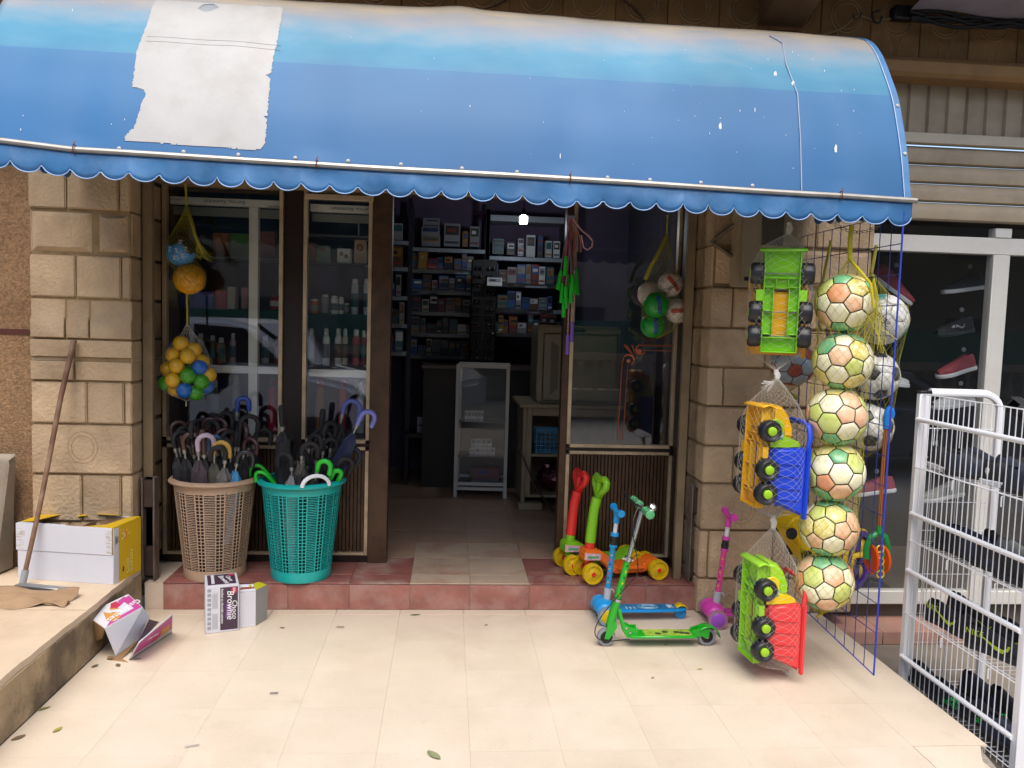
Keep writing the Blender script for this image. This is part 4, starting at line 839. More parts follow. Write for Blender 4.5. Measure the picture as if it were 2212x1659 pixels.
beige = [
 ((140, 258), .20, E-.05, .22, .5, BRN, '#26252a', 'umbrella with dark hook and black-white patterned cloth at the left edge of the beige basket', {}),
 ((255, 252), .26, E-.02, .26, -.6, MRN, BLK, 'maroon hook umbrella at the back left of the beige basket', {}),
 ((232, 338), .08, E-.04, .16, .2, '#4a2f28', BLK, 'large brown hook umbrella at the front left of the beige basket', {}),
 ((345, 345), .03, E-.02, .14, .4, '#a99aa8', '#3f3238', 'umbrella with lilac-silver hook and floral cloth in front of the beige basket', {}),
 ((385, 312), .06, E+.0, .15, 0, '#4f342c', BLK, 'straight brown grip umbrella between lilac and blue hooks', dict(straight=True)),
 ((425, 362), .10, E+.01, .2, .9, '#46597c', BLK, 'umbrella with a dull blue hook in the beige basket', {}),
 ((470, 388), .05, E+.03, .15, -.1, '#b08a3c', '#4a473c', 'umbrella with a golden yellow hook in the beige basket', {}),
 ((560, 432), .0, E+.05, .12, 3.3, BLK, '#565553', 'black hook umbrella with grey cloth at the front of the beige basket', dict(hr=.036)),
 ((655, 455), .05, E+.08, .15, .2, '#1c1c22', '#3d86b4', 'umbrella with bright light-blue cloth at the front right of the beige basket', dict(fab=.14)),
 ((310, 236), .30, E-.01, .28, .4, BLK, BLK, 'black hook umbrella at the very back of the beige basket', {}),
 ((385, 222), .28, E+.0, .25, .0, MRN, BLK, 'upright maroon hook umbrella in the back row of the beige basket', {}),
 ((462, 222), .26, E+.02, .24, -.3, MRN, BLK, 'second maroon hook umbrella in the back row, leaning right', {}),
 ((612, 178), .26, E+.06, .22, 2.9, BLK, BLK, 'tall black hook umbrella in the back row of the beige basket', dict(hr=.042)),
 ((675, 192), .20, E+.07, .2, .25, BLK, BLK, 'tall black hook umbrella with a bright ferrule right of its twin', dict(hr=.046)),
 ((530, 318), .16, E+.05, .2, .7, BLK, BLK, 'black hook umbrella in the middle of the beige basket', {}),
 ((700, 355), .16, E+.10, .2, -.4, MRN, BLK, 'maroon hook umbrella at the right of the beige basket', {}),
 ((645, 62), .30, E+.08, .26, .1, '#22408c', BLK, 'umbrella with a bright blue hook standing highest in the beige basket', dict(hr=.032, fab=.30)),
 ((795, 288), .24, E+.12, .24, .3, BLK, '#17171a', 'black umbrella with thick cloth leaning out between the two baskets', dict(fab=.22)),
 ((310, 390), .12, E-.02, .2, 1.8, BRN, '#3a2a2c', 'brown hook umbrella in the middle of the beige basket', {}),
 ((185, 300), .15, E-.06, .2, .8, BLK, BLK, 'black hook umbrella leaning left behind the patterned one', {}),
 ((420, 260), .22, E+.0, .22, .9, BLK, '#222226', 'black hook umbrella tucked among the maroon hooks', {}),
 ((560, 262), .22, E+.04, .22, 2.2, BRN, BLK, 'dark brown hook umbrella right of the middle in the back row', {}),
 ((640, 300), .2, E+.06, .2, 1.2, BLK, BLK, 'black hook umbrella below the big ring-shaped hooks', {}),
 ((490, 300), .18, E+.02, .2, .4, MRN, BLK, 'dark maroon hook umbrella just behind the yellow hook', {}),
 ((740, 330), .2, E+.10, .22, 2.6, BLK, BLK, 'black hook umbrella at the right back edge of the beige basket', {}),
 ((600, 380), .12, E+.06, .18, 2.6, BLK, BLK, 'small black hook umbrella behind the light-blue one', {})]
xs_ = random.Random(31)
for i, (x, y, nm) in enumerate(((160, 330, 'just inside the left rim'), (285, 300, 'behind the lilac one'), (345, 235, 'in the deep back row'), (450, 290, 'between two maroon ones'), (505, 240, 'in front of the white mullion'), (570, 320, 'above the grey-clothed one'), (650, 390, 'above the light-blue one'), (720, 270, 'at the right of the back row'))):
    beige.append(((x, y), .12+.15*xs_.random(), -1.268+(x-430)*.0003, .2, xs_.uniform(0, 6), (BLK, MRN, BLK, BRN)[i % 4], BLK, 'dark hook umbrella %s of the beige basket' % nm, dict(hr=xs_.uniform(.036, .046))))
for px, Y, bx, by, hd, hc, fc, lb, kw in beige: umbrella(px, Y, bx, by, hd, hc, fc, lb, grp='umbrellas in the laundry baskets', **kw)
E = -.792
teal = [
 ((968, 130), .16, E-.07, .18, 0, BLK, '#1b1a1d', 'tall black umbrella with straight grip and silver collar in the teal basket', dict(straight=True, fab=.26)),
 ((1125, 395), .05, E-.02, .14, .1, BLK, '#2a2a2c', 'black hook umbrella in a clear sleeve at the front of the teal basket', dict(hr=.042, bag=SLV)),
 ((1275, 158), .26, E+.03, .24, 0, BLK, BLK, 'black umbrella with a straight handle at the back of the teal basket', dict(straight=True)),
 ((1440, 75), .29, E+.06, .26, .1, '#5058a0', BLK, 'umbrella with a wide lilac-blue hook at the back right of the teal basket', dict(hr=.046, fab=.30)),
 ((1580, 150), .16, E+.10, .2, .3, '#6a72b8', '#1c2340', 'umbrella with a shiny lilac-blue hook leaning out right of the teal basket', dict(hr=.040, fab=.26)),
 ((1250, 520), .02, E+.01, .10, 0.0, '#1fae2a', '#1d2a20', 'umbrella with a bright green hook standing at the front of the teal basket', dict(fab=.03, hr=.033)),
 ((1290, 365), .18, E+.03, .2, .2, BLK, BLK, 'black hook umbrella in the middle of the teal basket', dict(hr=.036)),
 ((1415, 500), .10, E+.06, .16, .3, BLK, '#1c2030', 'low black hook umbrella at the right of the teal basket', dict(fab=.06)),
 ((1470, 420), .2, E+.08, .22, .0, '#1a1d30', '#1a1d30', 'navy hook umbrella at the back right of the teal basket', {}),
 ((1045, 480), .05, E-.04, .14, 2.8, BLK, '#7a7b7c', 'short black hook umbrella with grey cloth in the teal basket', dict(fab=.08)),
 ((1165, 470), .12, E-.01, .18, 2.4, BLK, BLK, 'black hook umbrella with bright frills in the teal basket', dict(fab=.07)),
 ((1210, 300), .24, E+.0, .22, .5, BLK, BLK, 'black hook umbrella behind the clear-sleeved one in the teal basket', {}),
 ((1350, 330), .22, E+.05, .22, 2.8, BLK, '#171b2c', 'dark hook umbrella between the straight handle and the lilac hook', {}),
 ((1395, 598), .06, E+.10, .12, .3, '#1fae2a', '#18301c', 'green tipped umbrella at the right rim of the teal basket', dict(fab=.0, hr=.022))]
for i, (x, y, nm) in enumerate(((1010, 380, 'left of the clear-sleeved one'), (1180, 330, 'at the back left'), (1240, 430, 'right behind the green hook'), (1345, 430, 'in the middle row'), (1380, 250, 'below the wide lilac hook'))):
    teal.append(((x, y), .12+.14*xs_.random(), -.792+(x-1230)*.0003, .19, xs_.uniform(0, 6), BLK, (BLK, '#181c2c')[i % 2], 'dark hook umbrella %s in the teal basket' % nm, dict(hr=xs_.uniform(.036, .044))))
for px, Y, bx, by, hd, hc, fc, lb, kw in teal: umbrella(px, Y, bx, by, hd, hc, fc, lb, grp='umbrellas in the laundry baskets', **kw)
GRN = umat('#1fae2a', .35)
for k, (a, b, c, lb) in enumerate((((735, 655), (780, 575), (845, 610), 'green cane hook hanging over the left rim of the teal basket, upper of two'), ((785, 695), (805, 625), (865, 650), 'green cane hook hanging over the left rim of the teal basket, lower of two'))):
    pa, pb, pc = (at(*uz(*q_), Y=.17-.05*k) for q_ in (a, b, c)); t = thing('umbrella', lb, 'umbrella', pc, group='umbrellas in the laundry baskets')
    dn = Vector((E+.02, .2, ST+.25))
    MB().tube([p-pc for p in bez(pa, pa+Vector((-.008, 0, .035)), pb+Vector((-.02, 0, .004)), pb, 6)+bez(pb, pb+Vector((.03, 0, 0)), pc+Vector((0, 0, .03)), dn, 8)[1:]], .0105, 10).build('handle', GRN, t)
    MB().tube([dn-pc, Vector((E+.05, .21, ST+.03))-pc], [.022, .008], 12).build('canopy', umat('#18301c', .7), t)

# ================================================================ CARTONS
CW = mt('white carton', '#c3c4cb', .6, var=.04, vs=5, dirt='#a2a3a8', da=.25, ds=5)
CB = mt('brown cardboard', '#9a7a55', .8, var=.1, vs=9, dirt='#7c5e3c', da=.3, ds=6)
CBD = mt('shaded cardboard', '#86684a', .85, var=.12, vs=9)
CY = mt('yellow carton print', '#c9a512', .55, var=.05); CPU = mt('dark plum print', '#3d2a3c', .5, var=.06); CPK = mt('pink print', '#ae3d86', .5, var=.06)
GRY = mt('grey print', '#8d8f95', .6); REDI = mt('red print', '#b02a48', .5); BRI = mt('brown print', '#7a3c22', .6); LIL = mt('lilac fade print', '#6c4a80', .5)
a = at(443.5, 1370, Z=0); b = at(516, 1362, Z=0); ux = (b-a).normalized(); uy = Vector((-ux.y, ux.x, 0)); wb = (b-a).length; hb = .243; db = .19
t = thing('snack_carton', 'white and plum chocolate cake carton standing in front of the beige basket', 'box', a, (0, 0, math.atan2(ux.y, ux.x)))
MB().box(0, wb, 0, db, .001, hb).build('carton', CW, t, bev=.002)
e = .0012
MB().box(wb*.44, wb*.965, -e, -.0002, .012, hb-.012).build('print', CPU, t); MB().box(.012, wb-.012, .016, db-.012, hb+.0002, hb+e).build('print', CPU, t)
MB().box(.03, .045, .028, db-.02, hb+e+.0002, hb+2*e).build('print', CW, t)
MB().prism([(wb*.60, hb*.30), (wb*.72, hb*.33), (wb*.84, hb*.50), (wb*.72, hb*.62), (wb*.62, hb*.60)], e+.0002, e+.0006, M=frame((0, 0, 0), (1, 0, 0), (0, 0, 1))).build('print', LIL, t)
def ftx(s, x, z, size, m=WINK, shear=.15, rotd=-90, off=.0022, parent=None, sxx=1.0): return txt(s, 'lettering', m, size, parent or t, frame((x, -off, z), (cos(radians(rotd)), 0, sin(radians(rotd))), (-sin(radians(rotd)), 0, cos(radians(rotd)))), shear=shear, sx=sxx)
ftx('Choco', wb*.865, hb*.47, .036); ftx('Brownie', wb*.735, hb*.57, .046, sxx=.95); ftx('fondant au chocolat extreme', wb*.50, hb*.56, .017, sxx=.9)
q = MB().lathe([(.0001, .0016), (.019, .0016), (.019, .0002)], 20, M=frame((wb*.85, 0, hb*.88), (1, 0, 0), (0, 0, 1))@Matrix.Diagonal((.7, 1, 1, 1))); q.build('print', REDI, t); ftx('Bifa', wb*.85, hb*.88, .017, shear=0)
q = MB()
for i in range(9): q.box(wb*.06, wb*.17, -e, -.0002, .02+.024*i, .020+.024*i+.016)
q.build('pictogram_strip', GRY, t)
q = MB()
for k in range(6):
    q.box(wb*(.21+.028*k), wb*(.222+.028*k), -.0009, -.0002, .02, .10); q.box(wb*(.21+.028*k), wb*(.222+.028*k), -.0009, -.0002, .125, .20+.004*(k % 3))
q.build('fine_print', GRY, t)
def ttx(s, x, y, size, m=WINK): return txt(s, 'lettering', m, size, t, frame((x, y, hb+.0022), (.25, -1, 0), (1, .25, 0)), shear=.15)
ttx('Choco', wb*.74, db*.52, .032); ttx('Brownie', wb*.57, db*.45, .040)
MB().lathe([(.0001, hb+.0022), (.016, hb+.0022)], 18, M=Matrix.Translation((wb*.82, db*.82, 0))).build('print', REDI, t)
# second torn carton behind it
def czp(x, y): return ((780+x/4.147)/1.8517, (2200+y/4.147)/1.8517)
a2 = b+ux*.004+uy*.035; w2_ = .080
t = thing('torn_carton', 'small open white carton with grey inside and a yellow flap, beside the plum one', 'box', a2, (0, 0, math.atan2(ux.y, ux.x)))
MB().box(0, w2_, 0, .004, .001, .185).box(0, .004, .0042, .14, .001, .185).build('carton', CW, t)
MB().prism([(0, 0), (.10, .0), (.112, .18), (0, .185)], 0, .003, M=frame((w2_-.002, .004, .001), (.62, .78, 0), (0, 0, 1))).build('flap', mt('grey board', '#8b8a88', .8, var=.08), t)
MB().prism([(0, 0), (w2_, 0), (w2_-.01, .045), (0, .05)], 0, .003, M=frame((0, .002, .1855), (1, 0, 0), (0, .85, .5))).build('flap', CW, t); MB().prism([(.0, .014), (w2_-.006, .014), (w2_-.004, .026), (.01, .030)], .0032, .0038, M=frame((0, .002, .1855), (1, 0, 0), (0, .85, .5))).build('print', BRI, t)
MB().prism([(0, 0), (.10, -.002), (.075, .035), (.0, .045)], 0, .003, M=frame((w2_-.002, .006, .186), (.62, .78, 0), (-.6, .5, .45))).build('flap', mt('lime carton print', '#b3b01e', .5), t)
# torn pink wafer carton
def kz(x, y, z): return at((300+x/3.95)/1.8517, (2300+y/3.95)/1.8517, Z=z)
base = kz(700, 1300, 0)
t = thing('wafer_carton', 'torn pink and white wafer carton lying against the terrace kerb', 'box', base)
def panel(pts, m, name='panel', th=.003, mb=None):
    P = [kz(*p)-base for p in pts]; n = (P[1]-P[0]).cross(P[-1]-P[0]).normalized(); k = len(P)
    if n.dot(CAMP-base) < 0: n = -n
    return MB().add([p for p in P]+[p+n*-th for p in P], [tuple(range(k)), tuple(range(2*k-1, k-1, -1))]+[(i, (i+1) % k, k+(i+1) % k, k+i) for i in range(k)]).build(name, m, t)
A_ = [(165, 620, .185), (840, 300, .215), (1065, 505, .20), (470, 840, .165)]
panel(A_, CW); panel([(470, 845, .164), (1070, 512, .199), (1180, 660, .13), (985, 1040, .035), (645, 1275, .02)], CW)
panel([(175, 645, .183), (465, 850, .163), (425, 1010, .07), (312, 1058, .06)], CB)
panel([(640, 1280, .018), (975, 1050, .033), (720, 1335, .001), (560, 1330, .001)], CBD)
panel([(1000, 1050, .118), (1180, 700, .10), (1330, 740, .02), (1050, 1040, .01)], mt('plum inside', '#5a3f58', .7))
panel([(500, 1330, .002), (840, 1375, .0022), (720, 1300, .002), (520, 1280, .002)], CB)
PA = [kz(*p)-base for p in A_]; na = (PA[1]-PA[0]).cross(PA[-1]-PA[0]).normalized()
if na.dot(CAMP-base) < 0: na = -na
def onA(u, v, o): return PA[0]*(1-u)*(1-v)+PA[1]*u*(1-v)+PA[2]*u*v+PA[3]*(1-u)*v+na*o
def polyA(pts, m, o, name='print'): MB().add([onA(u, v, o) for u, v in pts], [tuple(range(len(pts)))]).build(name, m, t)
polyA([(.36, .98), (.62, .45), (.70, .12), (.88, .05), (.90, .12), (.985, .1), (.985, .985), (.05, .985), (.25, .80)], CPK, .0012)
polyA([(.17, .75), (.28, .30), (.38, .55), (.45, .25), (.60, .50), (.42, .95), (.24, .92)], mt('wafer print', '#b9853c', .6), .0018); polyA([(.46, .28), (.55, .08), (.68, .10), (.66, .4), (.56, .45)], REDI, .002)
g0, g1 = onA(.97, .62, .0026), onA(.3, .78, .0026)
txt('Gaufrettes', 'lettering', WINK, .052, t, frame((g0+g1)/2+na*.001, g1-g0, na.cross(g1-g0)), shear=.15, sx=.9)
txt('Bifa', 'lettering', WINK, .014, t, frame(onA(.30, .93, .003), g1-g0, na.cross(g1-g0)))
D_ = [kz(850, 1345, .001)-base, kz(1530, 905, .001)-base, kz(1535, 615, .153)-base, kz(1010, 1060, .118)-base]; nd = (D_[1]-D_[0]).cross(D_[3]-D_[0]).normalized()
if nd.dot(CAMP-base) < 0: nd = -nd
def onD(u, v, o): return D_[0]*(1-u)*(1-v)+D_[1]*u*(1-v)+D_[2]*u*v+D_[3]*(1-u)*v+nd*o
for nm_, m_, o_, reg in (('panel', CW, 0.0, (0, 0, 1, 1)), ('print', CPK, .0012, (.03, .22, .985, .93)), ('print', MATS['wafer print'], .0024, (.68, .25, .92, .62)), ('print', REDI, .0025, (.48, .22, .61, .46))):
    u0, v0, u1, v1 = reg; g = MB().grid(lambda u, v: onD(u0+(u1-u0)*u, v0+(v1-v0)*v, o_+(.0012 if nm_ == 'print' else 0)), 8, 6).build(nm_, m_, t)
    if nm_ == 'panel': sm_ = g.modifiers.new('thick', 'SOLIDIFY'); sm_.thickness = .004; sm_.offset = 0
txt('Gaufrettes', 'lettering', WINK, .032, t, frame(onD(.38, .62, .003), D_[1]-D_[0], nd.cross(D_[1]-D_[0])), shear=.15)
# white and yellow chips carton on the terrace
def oz(x, y, **k): return at(x/2.5606, 702+y/2.5606, **k)
a = oz(100, 1402, Z=TZ); b = oz(628, 1437, Z=TZ); ux = (b-a).normalized(); W = (b-a).length; Hc = .285; Dp = .245
t = thing('chips_carton', 'open white carton with yellow printed side on the terrace, torn top', 'box', a, (0, 0, math.atan2(ux.y, ux.x)))
k_ = .004
MB().box(0, W, 0, k_, .0, .148).box(-.006, W-.006, -.0035, k_-.001, .1485, Hc).box(0, k_, k_+.0005, Dp, 0, Hc-.004).box(k_+.0005, W-k_-.0005, Dp-k_, Dp, 0, Hc-.002).box(k_+.0005, W-k_-.0005, k_+.0005, Dp-k_-.0005, .0, .004).build('carton', CW, t, bev=.0012)
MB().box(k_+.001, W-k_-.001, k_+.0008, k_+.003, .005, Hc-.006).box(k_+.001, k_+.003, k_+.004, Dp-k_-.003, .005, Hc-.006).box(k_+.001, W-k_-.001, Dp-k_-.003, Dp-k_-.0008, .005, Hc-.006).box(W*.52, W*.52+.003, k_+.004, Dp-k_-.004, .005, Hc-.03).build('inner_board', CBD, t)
MB().box(W-k_, W, k_+.0005, Dp, 0, Hc-.002).build('side_panel', CY, t); MB().box(W-.0005, W+.0008, .0046, .045, .001, Hc-.004).build('white_strip', CW, t)
def rag(y0, y1, x0, x1, z, tilt, n, seed, m):
    r = random.Random(seed); pl = [(x0, 0)]+[(x0+(x1-x0)*i/n, (y1-y0)*(1+r.uniform(-.35, .15))) for i in range(n+1)]+[(x1, 0)]
    return MB().prism(pl, 0, .003, M=frame((0, y0, z), (1, 0, 0), (0, 1, tilt)))
rag(.0045, .012, .0, W*.5, Hc-.001, .12, 16, 1, CW).build('top_flap', CW, t); rag(.0045, .010, W*.5, W*.86, Hc-.001, .1, 14, 2, CB).build('top_flap', CB, t)
rag(Dp, Dp-.045, .06, W*.45, Hc+.001, .15, 9, 3, CY).build('top_flap', CY, t); rag(Dp, Dp+.03, W*.40, W*.62, Hc+.002, -.5, 7, 4, CY).build('top_flap', CY, t); rag(Dp, Dp-.03, W*.55, W*.80, Hc+.001, -.25, 7, 5, CY).build('top_flap', CY, t)
MB().prism([(0, 0), (.15, .0), (.07, .05), (.055, .20), (.03, .243), (0, .243)], 0, .003, M=frame((W-.001, .004, Hc+.002), (-1, 0, 0), (0, 1, 0))).build('top_flap', CY, t); MB().prism([(0, .0), (.16, .0), (.09, .06), (.05, .20), (.0, .22)], 0, .003, M=frame((.0, Dp, Hc+.0015), (1, 0, 0), (0, -1, 0))).build('top_flap', CY, t)
q = MB(); r = random.Random(6)
for i in range(60):
    x = r.choice((r.uniform(.005, .035), W-r.uniform(.01, .03))); z = r.uniform(.155, Hc-.015); q.box(x-.012, x+.012, -.0042, -.0037, z, z+.0012)
q.build('torn_fluting', mt('exposed fluting', '#b3a384', .8), t)
def stx(s, y, z, size, m, rotd, sxx=1): txt(s, 'lettering', m, size, t, frame((W+.0022, y, z), (0, cos(radians(rotd)), sin(radians(rotd))), (0, -sin(radians(rotd)), cos(radians(rotd)))), sx=sxx)
PALEI = mt('pale yellow print', '#d8cf86', .5); ORI = mt('orange print', '#b8541c', .5)
stx('POTATO', .152, .080, .030, PALEI, -90); stx('CHIPS', .122, .062, .030, PALEI, -90); stx('CHEESE', .020, .22, .016, INK, -90, .8); stx('TASTE', .034, .22, .014, INK, -90, .8)
q = MB()
for y, z, s_ in ((.082, .24, .008), (.095, .225, .009), (.11, .25, .006), (.075, .215, .006), (.13, .23, .005)): q.lathe([(.0001, .0012), (s_, .0012)], 12, M=frame((W+.0006, y, z), (0, 1, 0), (0, 0, 1)))
q.build('dots_print', PALEI, t); MB().tube([(W+.001, .10, .262), (W+.001, .112, .235), (W+.001, .106, .205)], .003, 5, flat=.4).build('curve_print', ORI, t); MB().sph((W, .085, .055), .011, 10, 6, sc=(.1, .8, 1.5)).build('mascot_patch', BRI, t)

# ================================================================ SQUEEGEE, CLOTH, STONE
hb_ = oz(128, 1418, Z=TZ+.025); ht = at(160, 735, Y=-.022)
t = thing('squeegee', 'floor squeegee with a long brown stick leaning on the left pilaster', 'squeegee', hb_)
d = ht-hb_
MB().tube([d*0.03, d*.3+Vector((.004, 0, 0)), d*.52, d*.75+Vector((-.006, 0, .0)), d], [.0115, .0118, .0125, .013, .0145], 10).build('stick', mt('worn wood stick', '#6b4a36', .6, var=.25, vs=12, dirt='#a08a70', da=.7, ds=5), t)
MB().tube([d*-.012, d*.045], .0165, 12).build('socket', mt('grey plastic', '#8f9294', .5), t)
l_, r_ = oz(95, 1442, Z=TZ+.02), oz(400, 1470, Z=TZ+.02); m_ = (l_+r_)/2; L2 = (r_-l_).length
MB().box(-L2/2, L2/2, -.022, .022, .003, .020).build('bar', mt('dull aluminium', '#9a9a98', .35, metal=.7), t, loc=m_-hb_-Vector((0, 0, .01)), rot=(0, 0, math.atan2((r_-l_).y, (r_-l_).x)), bev=.003)
MB().box(-L2/2+.002, L2/2+.004, -.045, -.0225, -.009, .019).build('rubber_blade', BLACK, t, loc=m_-hb_-Vector((0, 0, .01)), rot=(0, 0, math.atan2((r_-l_).y, (r_-l_).x)), bev=.002)
c = at(35, 1297, Z=TZ); r = random.Random(12)
PAPER = mt('crumpled brown paper', '#94795c', .85, var=.1, vs=8, bump=.2, bs=30)
def cl(u, v):
    x = -.34+.60*u; y = -.10+.16*v; e_ = NZ.noise(Vector((u*4, v*3, 2.0)))
    return Vector((x+.05*v*e_, y+.05*e_*(1-v), max(.003, .018+.026*e_+.022*sin(u*9+v*4)*(1-u*.6)+(.02 if v > .8 else 0)-.02*(v < .08))))
o = MB().grid(cl, 34, 14).build('brown_paper', PAPER, None, c, ang=35); o.modifiers.new('thick', 'SOLIDIFY').thickness = .002
tag(o, 'crumpled brown paper sheet lying on the terrace by the squeegee', 'paper')
a = at(5, 1215, Z=TZ); top = at(40, 972, Y=-.02)
t = thing('stone_block', 'worn grey metal-edged block leaning at the far left edge', 'block', (top.x-.03, -.055, TZ))
MB().add([(-.30, .03, .01), (.0, .03, .01), (.04, .0, .62), (-.30, .0, .62), (-.30, -.10, .0), (-.03, -.10, .0), (.012, -.035, .56), (.005, -.032, .585), (-.30, -.03, .59)], [(0, 3, 2, 1), (4, 5, 6, 7, 8), (0, 1, 5, 4), (3, 8, 7, 2), (1, 2, 7, 6, 5), (0, 4, 8, 3)]).build('body', mt('worn pale metal', '#867b6b', .55, metal=.2, var=.25, vs=5, dirt='#5b4630', da=.8, ds=5), t, bev=.008)
MB().box(-.10, -.04, -.095, -.05, .33, .45).build('latch', mt('dark latch', '#3a332c', .6), t, rot=(radians(-7), 0, 0), bev=.004)

# ================================================================ SCOOTERS
def sz(x, y): return ((2100+x/1.843)/1.8517, (1800+y/1.843)/1.8517)
YEL = mt('yellow wheel plastic', '#c9a70c', .4, var=.05); ORB = mt('orange plastic', '#dd6a1e', .4, var=.05); LIM = mt('lime plastic', '#79b81e', .4, var=.05); REDP = mt('red plastic', '#cf2a26', .4, var=.05)
CHR = mt('chrome', '#b9bcc0', .2, metal=.95, var=.05)
def yaxis(c): return frame(c, (1, 0, 0), (0, 0, -1))       # local z -> +y
def wheel(t, c, R, wd, m, hubm, spokes=5, name='wheel'):
    T = Matrix.Translation(c)@Matrix.Rotation(-pi/2, 4, 'X')
    o = ob(name, None, t, c) if False else None
    w = MB().lathe([(R*.80, -wd/2), (R*.97, -wd*.5), (R, -wd*.36), (R, wd*.36), (R*.97, wd*.5), (R*.80, wd/2), (R*.78, wd*.3), (R*.78, -wd*.3), (R*.80, -wd/2)], 30, M=T)
    w.lathe([(R*.20, -wd*.46), (R*.26, -wd*.40), (R*.80, -wd*.28), (R*.80, wd*.28), (R*.26, wd*.4), (R*.2, wd*.46)], 24, M=T)
    for k in range(spokes):
        a = 2*pi*k/spokes
        for s in (-1, 1): w.obox(T@Vector((R*.52*cos(a), R*.52*sin(a), s*wd*.34)), (R*.55, R*.10, wd*.10), (T@Matrix.Rotation(a, 4, 'Z')).to_3x3())
    wo = w.build(name, m, t, ang=35)
    MB().lathe([(0, -wd*.56), (R*.18, -wd*.54), (R*.24, -wd*.42), (R*.24, wd*.42), (R*.18, wd*.54), (0, wd*.56)], 12, M=T).build('hub', hubm, wo)
    return wo
def ride_on(loc, bodym, colm, collarm, hubm, label):
    t = thing('ride_scooter', label, 'toy scooter', loc, (0, 0, radians(12)), 'four wheeled toy scooters')
    R = .058
    for x in (0, .405):
        for y in (-.085, .085): wheel(t, (x, y, R), R, .042, YEL, hubm)
        MB().tube([(x, -.085, R), (x, .085, R)], .010, 8).build('axle', hubm, t)
    S = [(-.035, .115), (-.035, .175), (-.02, .185), (.05, .18), (.10, .15), (.15, .095), (.18, .082), (.33, .082), (.355, .10), (.38, .118), (.42, .115), (.44, .085), (.43, .05), (.36, .045), (.33, .035), (.16, .035), (.125, .05), (.09, .09), (.06, .115), (.03, .12)]
    MB().prism(S, -.052, .052, M=Matrix(((1, 0, 0, 0), (0, 0, 1, 0), (0, 1, 0, 0), (0, 0, 0, 1)))).build('body', bodym, t, bev=.008, seg=2)
    MB().box(.16, .33, -.075, .075, .060, .0815).build('deck', bodym, t, bev=.008, seg=2)
    MB().tube([(.01, 0, .06), (.01, 0, .13)], .026, 14).build('fork', collarm, t); MB().tube([(.01, 0, .175), (.014, 0, .215)], .027, 16).build('collar', collarm, t)
    MB().tube([(.014, 0, .216), (.02, 0, .30), (.03, 0, .40), (.045, 0, .47)], [.030, .029, .028, .029], 16).build('column', colm, t)
    c = Vector((.052, 0, .485)); q = MB()
    q.tube([c+Vector((.0, 0, -.02)), c+Vector((.005, -.03, .02)), c+Vector((.012, -.078, .055)), c+Vector((.014, -.085, .085)), c+Vector((.012, -.06, .10)), c+Vector((.010, 0, .085)), c+Vector((.012, .06, .10)), c+Vector((.014, .085, .085)), c+Vector((.012, .078, .055)), c+Vector((.005, .03, .02))], .0205, 10, closed=True)
    q.tube([c+Vector((.0, 0, -.02)), c+Vector((.01, 0, .09))], .019, 10)
    q.build('handle', colm, t, ang=60)
    MB().prism([(-.038, .128), (.06, .122), (.062, .158), (-.036, .168)], .0522, .0528, M=frame((0, 0, 0), (1, 0, 0), (0, 0, 1))).build('sticker', mt('pink white sticker', '#c9a3ae', .4, var=.3, vs=60), t); MB().prism([(-.02, .136), (.045, .132), (.045, .146), (-.02, .150)], .053, .0534, M=frame((0, 0, 0), (1, 0, 0), (0, 0, 1))).build('sticker_print', mt('green sticker print', '#4a9a6a', .4, var=.4, vs=60), t)
    return t
p = at(*sz(440, 1000), Z=ST); ride_on((p.x+.03, p.y+.115, ST), ORB, LIM, REDP, REDP, 'orange four-wheeled ride-on toy with a lime handle and yellow wheels')
p = at(*sz(300, 930), Z=ST); ride_on((p.x+.025, p.y+.11, ST), LIM, REDP, LIM, REDP, 'lime four-wheeled ride-on toy with a red handle, behind the orange one')
